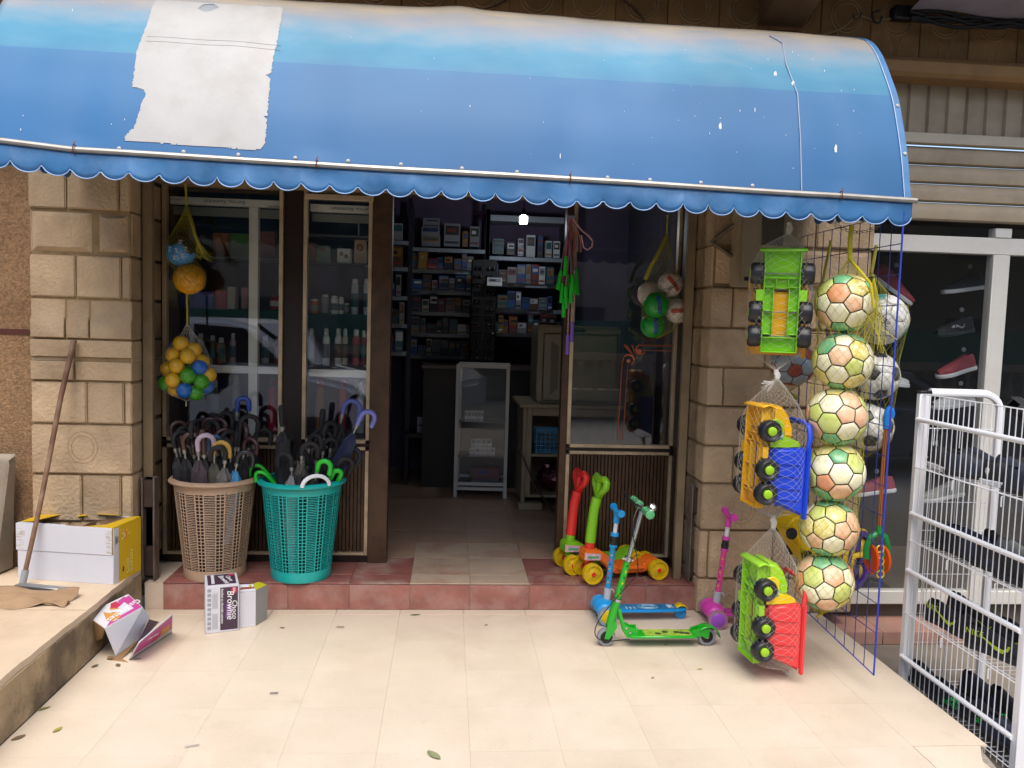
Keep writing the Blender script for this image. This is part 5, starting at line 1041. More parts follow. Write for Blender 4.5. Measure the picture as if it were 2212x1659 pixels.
def tri(loc, yaw, c1, disc, stem2, label, lean, brake):
    t = thing('kick_scooter', label, 'scooter', loc, (0, 0, yaw), 'three wheeled kick scooters')
    m = mt('scooter '+c1, c1, .38, var=.05); dm = mt('disc '+disc, disc, .4); clear = mt('clear tyre '+c1, tuple(.5*x+.25 for x in h(c1)), .15, var=.02, trans=.35); sm_ = mt('stem '+stem2, stem2, .35, var=.05); gm = mt('pale grey plastic', '#a9aeb4', .4)
    R = .052
    for y in (-.10, .10):
        T = Matrix.Translation((0, y, R))@Matrix.Rotation(-pi/2, 4, 'X')
        wo = MB().lathe([(R*.72, -.013), (R*.97, -.012), (R, -.004), (R, .004), (R*.97, .012), (R*.72, .013), (R*.72, -.013)], 30, M=T).build('wheel', clear, t)
        MB().lathe([(0, -.012), (R*.72, -.010), (R*.72, .010), (0, .012)], 24, M=T).build('rim', BLACK if y > 0 else m, wo); s = -1 if y < 0 else 1
        MB().lathe([(0, s*.020), (R*.66, s*.017), (R*.76, s*.012)], 24, M=T).build('disc', dm, wo)
        n = 10
        q = MB().grid(lambda u, v, y=y: Vector((R*1.12*cos(pi*(-.05+1.0*u)), y+(v-.5)*.045-(.012 if y < 0 else -.012)*0, R+R*1.12*sin(pi*(-.05+1.0*u)))), 14, 2)
    q = MB().sph((.0, 0, .075), .062, 20, 12, sc=(.92, 1.25, .72)); q.build('front_hood', m, t, ang=60)
    for y in (-.068, .055): MB().sph((-.005, y, .072), .048, 18, 10, sc=(1.0, .62, .95)).build('front_hood', m, t, ang=60)
    MB().lathe([(0, .052), (.024, .050), (.026, .03)], 18, M=frame((-.03, .035, .075), (.5, .4, 0), (.3, -.5, .9))).build('badge', YEL, t)
    P = [(.03, -.035), (.10, -.052), (.28, -.055), (.42, -.05), (.46, -.035), (.47, 0), (.46, .035), (.42, .05), (.28, .055), (.10, .052), (.03, .035)]
    MB().prism(P, .050, .066).build('deck', m, t, bev=.006, seg=2)
    MB().prism([(x*.90+.028, y*.82) for x, y in P], .0662, .0675).build('deck_print', mt('print '+c1, h(c1, .6), .45, var=.35, vs=18), t)
    q = MB()
    for i in range(3): q.box(.12+.022*i, .13+.022*i, -.035, .0, .0677, .0682)
    q.tube([(.25+.055*cos(a*pi/8), .032*sin(a*pi/8), .068) for a in range(16)], .0022, 4, closed=True); q.tube([(.25+.035*cos(a*pi/8), .018*sin(a*pi/8), .068) for a in range(16)], .003, 4, closed=True)
    q.build('deck_pattern', mt('pale deck pattern', '#9ab4bc', .5, var=.3, vs=40), t); txt('98', 'lettering', WINK, .05, t, frame((.375, -.0, .0685), (0, 1, 0), (-1, 0, 0)))
    T = Matrix.Translation((.435, 0, .032))@Matrix.Rotation(-pi/2, 4, 'X'); MB().lathe([(0, -.014), (.020, -.014), (.032, -.010), (.032, .010), (.020, .014), (0, .014)], 22, M=T).build('rear_wheel', m, t)
    MB().grid(lambda u, v: Vector((.435+.040*cos(pi*(.12+.7*u)), (v-.5)*.055, .042+.040*sin(pi*(.12+.7*u)))), 10, 3).build('rear_brake', brake, t).modifiers.new('thick', 'SOLIDIFY').thickness = .006
    l0 = Vector((.015, 0, .09)); d = Vector((lean, 0, 1)).normalized()
    MB().tube([l0, l0+d*.085], .020, 14).build('stem_socket', gm, t); MB().tube([l0+d*.07, l0+d*.075+Vector((.03, 0, .0)), l0+d*.072+Vector((.035, 0, -.012))], .004, 6).build('hook', gm, t)
    MB().tube([l0+d*.085, l0+d*.335], .0155, 14).build('stem', sm_, t); MB().tube([l0+d*.325, l0+d*.345, l0+d*.346, l0+d*.372], [.018, .022, .018, .018], 14).build('clamp', BLACK, t); MB().tube([l0+d*.373, l0+d*.374, l0+d*.392, l0+d*.393], [.0165, .022, .022, .0165], 14).build('clamp_ring', m, t); MB().tube([l0+d*.312, l0+d*.326], .021, 14).build('clamp_ring', m, t)
    MB().tube([l0+d*.393, l0+d*.46], .0115, 12).build('inner_stem', WHITE, t)
    hp = l0+d*.50; q = MB(); q.tube([l0+d*.447, l0+d*.475, hp], [.018, .017, .02], 14); q.tube([hp+Vector((0, -.085, .016)), hp+Vector((0, -.05, .006)), hp, hp+Vector((0, .05, .006)), hp+Vector((0, .085, .016))], [.018, .014, .018, .014, .018], 14)
    q.build('handlebar', m, t, ang=50)
    for y in (-.085, .085): MB().lathe([(0, .006), (.019, .006), (.021, 0), (.019, -.01), (0, -.01)], 18, M=frame(hp+Vector((0, y, .016)), (1, 0, 0), (0, 0, 1))).build('grip_cap', m, t)
    q = MB(); r = random.Random(3)
    for i in range(7): p = l0+d*(.12+.025*i); q.obox(p+Vector((-.008+r.uniform(-.002, .002), -.0135, 0)), (.008, .003, .009), Matrix.Rotation(r.uniform(-.6, .6), 3, 'Y'), i % 3)
    q.build('stem_lettering', [YEL, mt('navy print', '#22305c', .5), REDP], t)
    return t
a = at(*sz(610, 1295), Z=0); b = at(*sz(535, 1192), Z=0)
tri(((a.x+b.x)/2, -.085, 0), radians(2), '#1a8fd0', '#c9a90e', '#1585bb', 'sky blue three-wheeled kick scooter with yellow discs, behind the green one', .085, YEL)
a = at(*sz(1440, 1332), Z=0); b = at(*sz(1330, 1222), Z=0)
tri(((a.x+b.x)/2, -.135, 0), radians(-3), '#cc3fa4', '#9a4cc4', '#cf3f86', 'pink three-wheeled kick scooter with a purple disc, beside the right pilaster', .10, mt('pink brake', '#d65aa8', .4))
# green two-wheeled scooter
f0 = at(*sz(595, 1442), Z=0); r0 = at(*sz(1335, 1438), Z=0); GR = mt('green enamel', '#159a1e', .32, var=.05, coat=.3); CLR = mt('clear grey tyre', '#a8aab2', .15, var=.03, trans=.5)
t = thing('folding_scooter', 'bright green folding scooter with a brake cable and bell, foremost of the scooters', 'scooter', f0, (0, 0, math.atan2((r0-f0).y, (r0-f0).x))); LS = (r0-f0).length; R = .047
for x in (0, LS):
    T = Matrix.Translation((x, 0, R))@Matrix.Rotation(-pi/2, 4, 'X')
    wo = MB().lathe([(R*.66, -.012), (R*.95, -.012), (R, -.005), (R, .005), (R*.95, .012), (R*.66, .012), (R*.66, -.012)], 32, M=T).build('wheel', CLR, t)
    MB().lathe([(0, -.011), (R*.3, -.011), (R*.66, -.009), (R*.66, .009), (R*.3, .011), (0, .011)], 24, M=T).build('rim', BLACK, wo); MB().lathe([(0, -.016), (.008, -.016), (.009, -.011)], 10, M=T).build('bolt', CHR, wo)
MB().box(.115, LS-.06, -.048, .048, .052, .066).build('deck', GR, t, bev=.004); MB().box(.19, LS-.085, -.040, .040, .0662, .0675).build('deck_print', mt('lime deck print', '#8aa83a', .5, var=.3, vs=25), t)
q = MB()
for x in (.26, .30, .36, .385, .41): MB().sph((x, -.005+.01*sin(x*90), .0675), .018, 8, 5, sc=(1.0, .9, .06)).build('deck_pattern', mt('dark deck blotch', '#39402c', .6, var=.5, vs=40), t)
for s in (-1, 1): MB().prism([(LS-.085, .05), (LS-.08, .085), (LS-.02, .105), (LS+.01, .09), (LS+.005, .05), (LS-.012, .042), (LS-.03, .055)], s*.020-.002, s*.020+.002, M=Matrix(((1, 0, 0, 0), (0, 0, 1, 0), (0, 1, 0, 0), (0, 0, 0, 1)))).build('rear_bracket', GR, t)
MB().grid(lambda u, v: Vector((LS+.062*cos(pi*(.0+.78*u)), (v-.5)*.062, .05+.055*sin(pi*(.0+.78*u)))), 12, 3).build('rear_mudguard', GR, t).modifiers.new('thick', 'SOLIDIFY').thickness = .004
hp = Vector((.018, 0, .11)); topw = at(*sz(860, 420), Y=-.43); M_ = t.matrix_basis.inverted(); tl = M_@topw; tl.y = 0; d = (tl-hp); L1 = d.length; d.normalize()
for s in (-1, 1): MB().prism([(-.012, .042), (.012, .040), (.05, .10), (.045, .13), (.005, .13)], s*.019-.002, s*.019+.002, M=Matrix(((1, 0, 0, 0), (0, 0, 1, 0), (0, 1, 0, 0), (0, 0, 0, 1)))).build('fork', GR, t)
for s in (-1, 1): MB().prism([(.05, .19), (.062, .20), (.085, .12), (.12, .10), (.155, .10), (.16, .055), (.10, .05), (.085, .07)], s*.024-.002, s*.024+.002, M=Matrix(((1, 0, 0, 0), (0, 0, 1, 0), (0, 1, 0, 0), (0, 0, 0, 1)))).build('hinge_plate', GR, t, bev=.001)
for x, z in ((.095, .10), (.115, .075)): MB().lathe([(0, .030), (.006, .030), (.0065, .026)], 10, M=frame((x, 0, z), (1, 0, 0), (0, 0, 1))).build('bolt', CHR, t)
MB().tube([hp, hp+d*.12], .022, 14).build('head_tube', GR, t); MB().tube([hp+d*.122, hp+d*.136], .0225, 14).build('head_ring', CHR, t)
MB().tube([hp+d*.137, hp+d*(L1*.55)], .0165, 14).build('stem', GR, t); MB().tube([hp+d*(L1*.545), hp+d*(L1*.58)], .021, 14).build('clamp', CHR, t); MB().tube([hp+d*L1*.56+Vector((-.035, -.01, .008)), hp+d*L1*.56+Vector((.025, -.01, -.004))], .005, 6).build('clamp_lever', CHR, t)
MB().tube([hp+d*(L1*.58), hp+d*(L1*.97)], .0115, 12).build('inner_stem', CHR, t)
hb = hp+d*L1
MB().tube([hb+Vector((0, -.12, 0)), hb+Vector((0, .16, 0))], .011, 12).build('handlebar', CHR, t)
for a, b in ((-.155, -.06), (.06, .19)): MB().tube([hb+Vector((0, a, 0)), hb+Vector((0, a+.004, 0)), hb+Vector((0, b-.02, 0)), hb+Vector((0, b, 0))], [.015, .022, .018, .021], 14).build('grip', mt('clear green grip', '#5fb87a', .15, trans=.4), t)
MB().tube([hb+Vector((0, .04, 0)), hb+Vector((-.02, .06, .0)), hb+Vector((-.045, .13, .02)), hb+Vector((-.05, .19, .035))], [.008, .007, .006, .006], 8).build('brake_lever', BLACK, t)
MB().lathe([(0, .022), (.012, .020), (.02, .010), (.022, 0), (.018, -.004), (0, -.004)], 18, M=frame(hb+Vector((.035, -.05, .012)), (1, 0, 0), (0, .6, .8))).build('bell', CHR, t); MB().lathe([(0, -.0045), (.018, -.0045), (.014, -.016), (0, -.016)], 14, M=frame(hb+Vector((.035, -.05, .012)), (1, 0, 0), (0, .6, .8))).build('bell_base', GR, t)
MB().tube(bez(hb+Vector((-.015, .03, -.01)), hb+Vector((-.10, -.03, -.10)), hp+Vector((.16, -.05, .30)), hp+d*.20+Vector((.06, -.03, .05)), 14)+bez(hp+d*.20+Vector((.06, -.03, .05)), hp+Vector((-.02, -.03, .10)), Vector((-.15, -.02, .05)), Vector((.0, -.024, .03)), 14)[1:]+[Vector((.115, -.03, .045))], .0026, 6).build('brake_cable', BLACK, t)
q = MB()
for i in range(6): q.obox(hp+d*(.16+.03*i)+Vector((0, -.0155, 0)), (.007, .003, .012), Matrix.Rotation(.5*(i % 3-1), 3, 'Y'), i % 2)
q.build('stem_lettering', [YEL, mt('dark green print', '#12401a', .5)], t)
# ================================================================ LITTER
def litter(px, py, L, Wd, ang, col, label, cat='leaf', z=0, curl=.2, nm='fallen_leaf'):
    p = at(px, py, Z=z)
    q = MB().grid(lambda u, v: Vector(((u-.5)*L, (v-.5)*Wd*(sin(pi*min(.98, max(.02, u)))**.7 if cat == 'leaf' else 1), .0015+curl*Wd*((v-.5)**2*2+(u-.5)**2))), 8, 4)
    tag(q.build(nm, mt('litter '+col, col, .7, var=.2, vs=60), None, (p.x, p.y, z+.0005), (0, 0, ang)), label, cat)
litter(897, 1329, .055, .016, .1, '#55603c', 'dull green leaf on the tiles just in front of the red step')
litter(937, 1633, .075, .032, -.9, '#7f8560', 'pale green leaf at the bottom centre of the picture')
litter(124, 1578, .045, .02, 1.3, '#8f8a3c', 'yellow-green leaf on the tiles near the terrace kerb')
litter(610, 1357, .03, .014, -.3, '#6b5a48', 'small brown leaf right of the white carton')
litter(735, 1355, .04, .024, -.2, '#a0917a', 'flat scrap of cardboard on the tiles', 'scrap', curl=.02, nm='cardboard_scrap')
litter(292, 1408, .035, .02, .5, '#8a7b34', 'olive leaf at the foot of the pink wafer carton')
litter(297, 1424, .03, .012, .3, '#7d7262', 'narrow paper scrap in front of the pink wafer carton', 'scrap', curl=.02, nm='paper_scrap')
litter(592, 1498, .035, .02, .1, '#8a8078', 'grey blotch-like scrap on the middle tiles', 'scrap', curl=.01, nm='paper_scrap')
litter(415, 1612, .05, .014, .3, '#a49c90', 'faint grey scrap at the bottom left of the tiles', 'scrap', curl=.02, nm='paper_scrap')
for i, (x, y, lb) in enumerate(((240, 1425, 'left of'), (205, 1440, 'far left of'), (255, 1438, 'below'))): litter(x, y, .035, .02, i*1.1, '#5f5640', 'dry brown leaf on the tiles %s the pink carton' % lb)
litter(90, 1533, .06, .02, .6, '#75703a', 'curled olive leaf along the foot of the kerb'); litter(40, 1595, .05, .025, .9, '#6d5a44', 'brown crumpled leaf at the lower left kerb')
litter(1050, 1351, .02, .012, .4, '#6a5a48', 'tiny dry leaf below the middle of the red step'); litter(1292, 1330, .03, .014, .2, '#5a4c38', 'brown leaf on the tiles left of the blue scooter'); litter(1438, 1393, .025, .014, .3, '#a09058', 'tan leaf under the rear of the green scooter'); litter(1512, 1446, .025, .01, .1, '#9a9c4c', 'thin yellow leaf in front of the green scooter'); litter(1410, 1465, .02, .01, .6, '#7a6a58', 'tiny brown leaf in front of the scooters')
# ================================================================ NETS
def strands(q, S, n, turns, r, nv=60, v0=0.0, v1=1.0):
    for i in range(n):
        for s in (-1, 1):
            q.tube([S((i/n+s*turns*v) % 1.0, v) for v in (v0+(v1-v0)*k/nv for k in range(nv+1))], r, 3, cap=False)
def net(name, label, origin, S, n, turns, r, mat, ties=(), group=None, nv=60):
    t = thing(name, label, 'net', origin, group=group); o = Vector(origin)
    q = MB(); strands(q, lambda u, v: S(u, v)-o, n, turns, r, nv); q.build('mesh_bag', mat, t, ang=180)
    for pts, rad in ties: MB().tube([Vector(p)-o for p in pts], rad, 8).build('tie', mat, t)
    return t
NETW = mt('white net', '#c4c0b6', .5); NETY = mt('yellow net', '#b3a80f', .5, var=.1); NETD = mt('thin clear net', '#a8a498', .5)
# ================================================================ BALLS
PHI = (1+sqrt(5))/2
ICO = [Vector(v).normalized() for v in ((-1, PHI, 0), (1, PHI, 0), (-1, -PHI, 0), (1, -PHI, 0), (0, -1, PHI), (0, 1, PHI), (0, -1, -PHI), (0, 1, -PHI), (PHI, 0, -1), (PHI, 0, 1), (-PHI, 0, -1), (-PHI, 0, 1))]
EL = min((a-b).length for i, a in enumerate(ICO) for b in ICO[:i])
NB = [[j for j in range(12) if j != i and (ICO[i]-ICO[j]).length < EL*1.1] for i in range(12)]
PANELS = []
for i in range(12):
    c = ICO[i]; pts = [(c*2+ICO[j]).normalized() for j in NB[i]]; PANELS.append((c, pts))
for i in range(12):
    for j in NB[i]:
        for k in NB[i]:
            if i < j < k and k in NB[j]:
                tri_ = (i, j, k); PANELS.append(((ICO[i]+ICO[j]+ICO[k]).normalized(), [(ICO[a]*2+ICO[b]).normalized() for a in tri_ for b in tri_ if a != b]))
def orient(c, pts):
    x = (pts[0]-c*pts[0].dot(c)).normalized(); y = c.cross(x); M = Matrix((x, y, c)).transposed(); L = [M.transposed()@p for p in pts]; L.sort(key=lambda p: math.atan2(p.y, p.x)); return M, L
ORI_ = [orient(c, p) for c, p in PANELS]
PMESH = {}
def pmesh(idx, r, mat, gap):
    kind = 5 if idx < 12 else 6; key = (kind, round(r, 4), mat.name, gap)
    if key not in PMESH:
        L = ORI_[idx][1]; k = len(L); poly = []
        for a, b in zip(L, L[1:]+L[:1]): poly += [a+(b-a)*s/3 for s in range(3)]
        q = MB(); n = len(poly); C_ = Vector((0, 0, 1)); vs = []
        for s, dr in ((1-gap, -.012), (1-gap*1.8, -.001), (.55, .0)): vs += [((C_+(p-C_)*s).normalized())*r*(1+dr) for p in poly]
        vs.append(C_*r)
        fs = [(j*n+i, j*n+(i+1) % n, (j+1)*n+(i+1) % n, (j+1)*n+i) for j in range(2) for i in range(n)]+[(2*n+i, 2*n+(i+1) % n, 3*n) for i in range(n)]
        PMESH[key] = q.add(vs, fs).mesh('panel', mat, ang=60)
    return PMESH[key]
def ball(name, label, c, r, seam, pick, gap=.068, rot=(0, 0, 0), group=None, cat='ball'):
    t = thing(name, label, cat, c, rot, group)
    MB().sph((0, 0, 0), r*.984, 24, 14).build('seam_layer', seam, t, ang=80)
    Rm = Euler(rot).to_matrix()
    for i, (cc, _) in enumerate(PANELS):
        o = ob('panel', pmesh(i, r, pick(i, Rm@cc), gap), t); o.matrix_local = ORI_[i][0].to_4x4()
    return t
def grad(name, a, b, sc=9, cut=(.42, .62)): # two-tone print, blotchy mix of two inks
    m = mt(name, a, .38, var=.03); n = m.node_tree.nodes; L = m.node_tree.links; p = n['Principled BSDF']; src = p.inputs['Base Color'].links[0].from_socket
    tc = n.new('ShaderNodeTexCoord'); no = n.new('ShaderNodeTexNoise'); no.inputs['Scale'].default_value = sc; no.inputs['Detail'].default_value = 3; L.new(tc.outputs['Object'], no.inputs['Vector'])
    mr = n.new('ShaderNodeMapRange'); mr.inputs[1].default_value = cut[0]; mr.inputs[2].default_value = cut[1]; L.new(no.outputs['Fac'], mr.inputs[0]); mx = n.new('ShaderNodeMix'); mx.data_type = 'RGBA'
    L.new(mr.outputs[0], mx.inputs[0]); L.new(src, mx.inputs[6]); mx.inputs[7].default_value = (*h(b), 1); L.new(mx.outputs[2], p.inputs['Base Color']); p.inputs['Coat Weight'].default_value = .25; p.inputs['Coat Roughness'].default_value = .15; return m
PB = [grad('ball lime', '#bcc868', '#d4d894'), grad('ball peach', '#e0ac88', '#e8ceac'), grad('ball cream', '#e4e0b8', '#eae6d2'), grad('ball green', '#5fa878', '#a2c890'), grad('ball gold', '#d6c66c', '#e4dca4', 60, (.45, .6)), grad('ball orange', '#d68a5c', '#e0b48c')]
PSEAM = mt('dark olive seam', '#2e2a18', .5)
BT = [(1826, 655), (1820, 780), (1807, 900), (1803, 1020), (1790, 1140), (1780, 1255)]
BR_ = .130
BC = [at(x, y, Y=-.85) for x, y in BT]
for i, c in enumerate(BC):
    rr = random.Random(50+i)
    seq = [0, 1, 2, 1, 4, 0, 2, 1, 2, 4, 2, 5]
    def pick(k, d, rr=rr, i=i):
        if d.z < -.75 or d.z > .85: return PB[3] if rr.random() < .6 else PB[4]
        return PB[rr.choice(seq)] if abs(d.z) < .5 else PB[rr.choice((4, 0, 3, 2, 1))]
    ball('play_ball', ('topmost', 'second from top', 'third from top', 'fourth from top', 'fifth from top', 'lowest')[i]+' pastel football-patterned ball in the long yellow net', c, BR_*(1.0, 1.0, 1.02, 1.02, .99, 1.0)[i], PSEAM, pick, rot=(rr.uniform(0, 6), rr.uniform(0, 6), rr.uniform(0, 6)), group='pastel balls in the hanging net')
def tube_net(cs, rs, top, bot):
    """round bag drawn along ball centres, gathered at top and bottom"""
    K = []
    K.append((top, .006)); d0 = (cs[0]-top).length
    K.append((top.lerp(cs[0], .35), rs[0]*.38)); K.append((top.lerp(cs[0], .62), rs[0]*.70))
    for i, (c, r) in enumerate(zip(cs, rs)):
        K.append((c+Vector((0, 0, r*.55)), r*.90)); K.append((c, r*1.025)); K.append((c-Vector((0, 0, r*.55)), r*.90))
    K.append((bot.lerp(cs[-1], .25), rs[-1]*.45)); K.append((bot, .006))
    def S(u, v):
        k = v*(len(K)-1); i = min(int(k), len(K)-2); f = k-i; f = f*f*(3-2*f) if False else f
        c = K[i][0].lerp(K[i+1][0], f); r = K[i][1]+(K[i+1][1]-K[i][1])*f; a = 2*pi*u
        return c+Vector((r*cos(a), r*sin(a), 0))
    return S
top = at(1836, 560, Y=-.85); bot = BC[-1]-Vector((.005, 0, BR_+.025)); hk = at(1840, 488, Y=-.85)
net('ball_net', 'long yellow net bag holding six pastel balls', top, tube_net(BC, [BR_]*6, top, bot), 20, 1.6, .0006, NETY, [([hk, at(1836, 520, Y=-.85), top], .011), ([top, at(1862, 590, Y=-.98), at(1880, 612, Y=-1.0), at(1888, 665, Y=-1.0)], .006), ([bot+Vector((0, 0, .03)), bot, bot-Vector((.02, 0, .015))], .006)], nv=90)
q = MB(); rr = random.Random(3); p0 = at(1885, 650, Y=-.97)
t = thing('net_tassel', 'frayed yellow net ends hanging beside the topmost pastel ball', 'net', p0)
for i in range(26): q.tube([Vector((0, 0, .10)), Vector((rr.uniform(-.04, .05), rr.uniform(-.02, .04), -.05)), Vector((rr.uniform(-.09, .11), rr.uniform(-.03, .06), rr.uniform(-.26, -.14)))], .0012, 3, cap=False)
q.build('strands', NETY, t)
# ---- back row of balls on the grid
def simple_pick(a, b): return lambda k, d: a if k < 12 else b
WB = mt('ball white', '#c9c8c2', .35, var=.03, coat=.2); BKB = mt('ball black', '#2a2a2e', .4); TL = mt('ball teal', '#2f8a84', .4); GS = mt('ball grey seam', '#7c7c76', .5)
back = [((1905, 690), .125, 'white football with teal patches and dark letters in the rear yellow net', 0), ((1888, 812), .120, 'black and white football, upper of two behind the pastel balls', 1), ((1875, 922), .120, 'black and white football, lower of two behind the pastel balls', 1)]
YB = -.50; bcs = []
for (x, y), r, lb, kd in back:
    c = at(x, y, Y=YB); bcs.append(c)
    b_ = ball('football', lb, c, r, GS if kd == 0 else WB, (lambda k, d: TL if k in (3, 8, 14, 21) else WB) if kd == 0 else simple_pick(BKB, WB), gap=.03 if kd == 0 else .06, rot=(.3+.9*kd, .4, .8+y*.01), group='footballs in the rear net')
    if kd == 0:
        v = (CAMP-c).normalized(); Mx = frame(c+v*(r*1.004)+Vector((-.02, 0, .02)), (.35, .1, -.95), (.9, .3, .3)); o = txt('SELECT', 'lettering', INK, .045, b_, Matrix.Identity(4)); o.matrix_local = b_.matrix_basis.inverted()@frame(c+v*(r*1.004)+Vector((-.025, 0, .02)), v.cross(Vector((.7, 0, .7))), Vector((.7, 0, .7)))
top = at(1882, 590, Y=YB); bot = bcs[-1]-Vector((0, 0, .15)); NETO = mt('olive yellow net', '#8f8a2a', .5)
net('ball_net', 'olive net bag of three footballs hung behind the pastel balls', top, tube_net(bcs, [.125, .12, .12], top, bot), 20, 1.1, .0007, NETO, [([at(1893, 530, Y=YB), top], .009)])
c = at(1712, 785, Y=-.32); RB1, RB2 = mt('ball brick red', '#93413a', .4), mt('ball pale blue', '#8f9cae', .4)
ball('football', 'brick red and pale blue football behind the uppermost toy truck', c, .115, BKB, simple_pick(RB1, RB2), gap=.05, rot=(.5, .2, .4))
top = at(1777, 610, Y=-.32)
net('ball_net', 'small dull yellow net holding the red and blue football behind the trucks', top, tube_net([c], [.117], top, c-Vector((.02, 0, .15))), 16, .5, .0007, NETO, [([at(1795, 520, Y=-.32), top], .008), ([c-Vector((.02, 0, .15)), at(1722, 860, Y=-.32)], .012)])
# ---- left nets
YL_ = .26
def lz(x, y): return ((500+x/1.659)/1.8517, (700+y/1.659)/1.8517)
BLB = mt('ball sky blue', '#3f86bf', .38); ORA = mt('ball orange yellow', '#c98d14', .4, var=.05); ORS = mt('ball pale line', '#d6ab4a', .5)
c1 = at(*lz(372, 508), Y=YL_); c2 = at(*lz(427, 690), Y=YL_)
b1_ = ball('sports_ball', 'sky-blue and black ball with white sport figures in the upper left net', c1, .081, mt('dark blue seam', '#2a5a86', .5), lambda k, d: BKB if (d.x*.55+d.z) > .42 else BLB, gap=.03, rot=(.2, .4, .1))
def figure(c, r, dx, dz, s, t, mat, flip=1):
    n = Vector((dx, -sqrt(max(.05, 1-dx*dx-dz*dz)), dz)); p = n*r*1.01; X = Vector((1, 0, 0)); X = (X-n*X.dot(n)).normalized(); Z = n.cross(X)*-1; Z = Z if Z.z > 0 else -Z
    P = lambda a, b: p+(X*a*flip+Z*b)*s
    q = MB()
    for L in ([(0, .2), (-.15, -.4), (-.35, -.9)], [(-.15, -.4), (.3, -.55), (.6, -.8)], [(0, .3), (.4, .35), (.7, .1)], [(0, .3), (-.4, .2), (-.7, .45)]): q.tube([P(*a) for a in L], s*.10, 5, flat=.5)
    q.sph(P(.08, .58), s*.17, 8, 6); q.build('figure_print', mat, t).matrix_local = Euler(t.rotation_euler).to_matrix().to_4x4().inverted()
for dx, dz, f in ((-.45, .1, 1), (0, .02, -1), (-.15, -.45, 1), (.35, -.3, -1), (.2, .6, 1), (.55, .15, 1)): figure(c1, .081, dx, dz, .017, b1_, WINK, f)
b2_ = ball('sports_ball', 'orange-yellow ball below the blue one in the upper left net', c2, .084, ORS, lambda k, d: ORA, gap=.03, rot=(.1, .7, .3))
for dx, dz, f in ((-.4, .3, 1), (.1, .4, -1), (-.1, -.3, 1), (.5, -.1, -1), (.45, .5, 1)): figure(c2, .084, dx, dz, .015, b2_, ORS, f)
top = at(*lz(408, 215), Y=YL_); bot = at(*lz(412, 790), Y=YL_)
net('ball_net', 'olive yellow net bag holding the blue ball and the orange ball', top, tube_net([c1, c2], [.088, .088], top, bot), 20, .8, .0006, NETO, [([at(*lz(402, 60), Y=YL_), at(*lz(406, 140), Y=YL_), top], .006), ([top, at(*lz(440, 300), Y=YL_-.07), at(*lz(465, 400), Y=YL_-.1), at(*lz(520, 520), Y=YL_-.09)], .009), ([bot, at(*lz(410, 860), Y=YL_)], .007), ([at(*lz(412, 862), Y=YL_), at(*lz(414, 985), Y=YL_)], .006)])
q = MB(); p0 = at(*lz(505, 490), Y=YL_-.09); t = thing('net_tassel', 'frayed olive net end fanning out beside the blue ball', 'net', p0)
for i in range(30): q.tube([Vector((-.02, 0, .05)), Vector((rr.uniform(-.03, .03), rr.uniform(-.01, .01), -.01)), Vector((rr.uniform(-.04, .075), rr.uniform(-.02, .02), rr.uniform(-.07, -.03)))], .001, 3, cap=False)
q.build('strands', NETO, t)
PITC = {'y': mt('pit yellow', '#d0a10f', .38, var=.03), 'g': mt('pit green', '#3a9016', .38, var=.03), 'b': mt('pit blue', '#145fae', .38, var=.03)}
pit = [(372, 1117, 'y', 0), (458, 1160, 'y', .02), (318, 1195, 'y', 0), (418, 1203, 'y', -.02), (510, 1240, 'y', .03), (285, 1288, 'y', .02), (343, 1270, 'y', -.03), (498, 1278, 'b', -.01), (418, 1335, 'g', -.04), (555, 1325, 'y', .02), (317, 1362, 'y', -.04), (508, 1372, 'g', -.02), (270, 1382, 'g', .02), (395, 1430, 'b', -.04), (332, 1420, 'y', .02), (470, 1447, 'g', -.01), (540, 1405, 'b', .03), (430, 1270, 'g', .05), (390, 1340, 'y', .05)]
cname = {'y': 'yellow', 'g': 'green', 'b': 'blue'}
pm = {k: MB().sph((0, 0, 0), .0425, 22, 14).mesh('pit_ball', m, ang=80) for k, m in PITC.items()}
pc_ = []
order = {}; seen_ = {}
for x, y, k, dy in pit:
    order[k] = order.get(k, 0)+1
    c = at(*lz(x, y), Y=YL_+dy); pc_.append(c); row = 'near the top' if y < 1210 else 'in the middle' if y < 1330 else 'near the bottom'; side = 'left side' if x < 360 else 'right side' if x > 450 else 'centre'
    tag(ob('pit_ball', pm[k], None, c), '%s pit ball %s of the mixed net, %s%s' % (cname[k], row, side, ', half hidden' if dy > .01 else ''), 'ball', 'pit balls in the mixed net'); o_ = bpy.context.scene.objects[-1] if False else COL.objects[-1]; l_ = o_['label']
    if l_ in seen_: seen_[l_]['label'] = l_+', upper one'; o_['label'] = l_+', lower one'
    else: seen_[l_] = o_
top = at(*lz(412, 990), Y=YL_); bot = at(*lz(405, 1500), Y=YL_); KP = [(0, .004), (.12, .035), (.25, .085), (.45, .135), (.62, .165), (.78, .165), (.88, .12), (.96, .05), (1, .004)]
def SP(u, v):
    for (a, r0), (b, r1) in zip(KP, KP[1:]):
        if v <= b: r = r0+(r1-r0)*(v-a)/(b-a); break
    a_ = 2*pi*u; return top.lerp(bot, v)+Vector((r*cos(a_)+.006*sin(v*9), r*.62*sin(a_), 0))
net('ball_net', 'thin clear net bag of small yellow, green and blue balls', top, SP, 18, .6, .0005, NETD, [([top, at(*lz(414, 930), Y=YL_)], .005), ([bot, bot-Vector((0, 0, .03))], .004)])
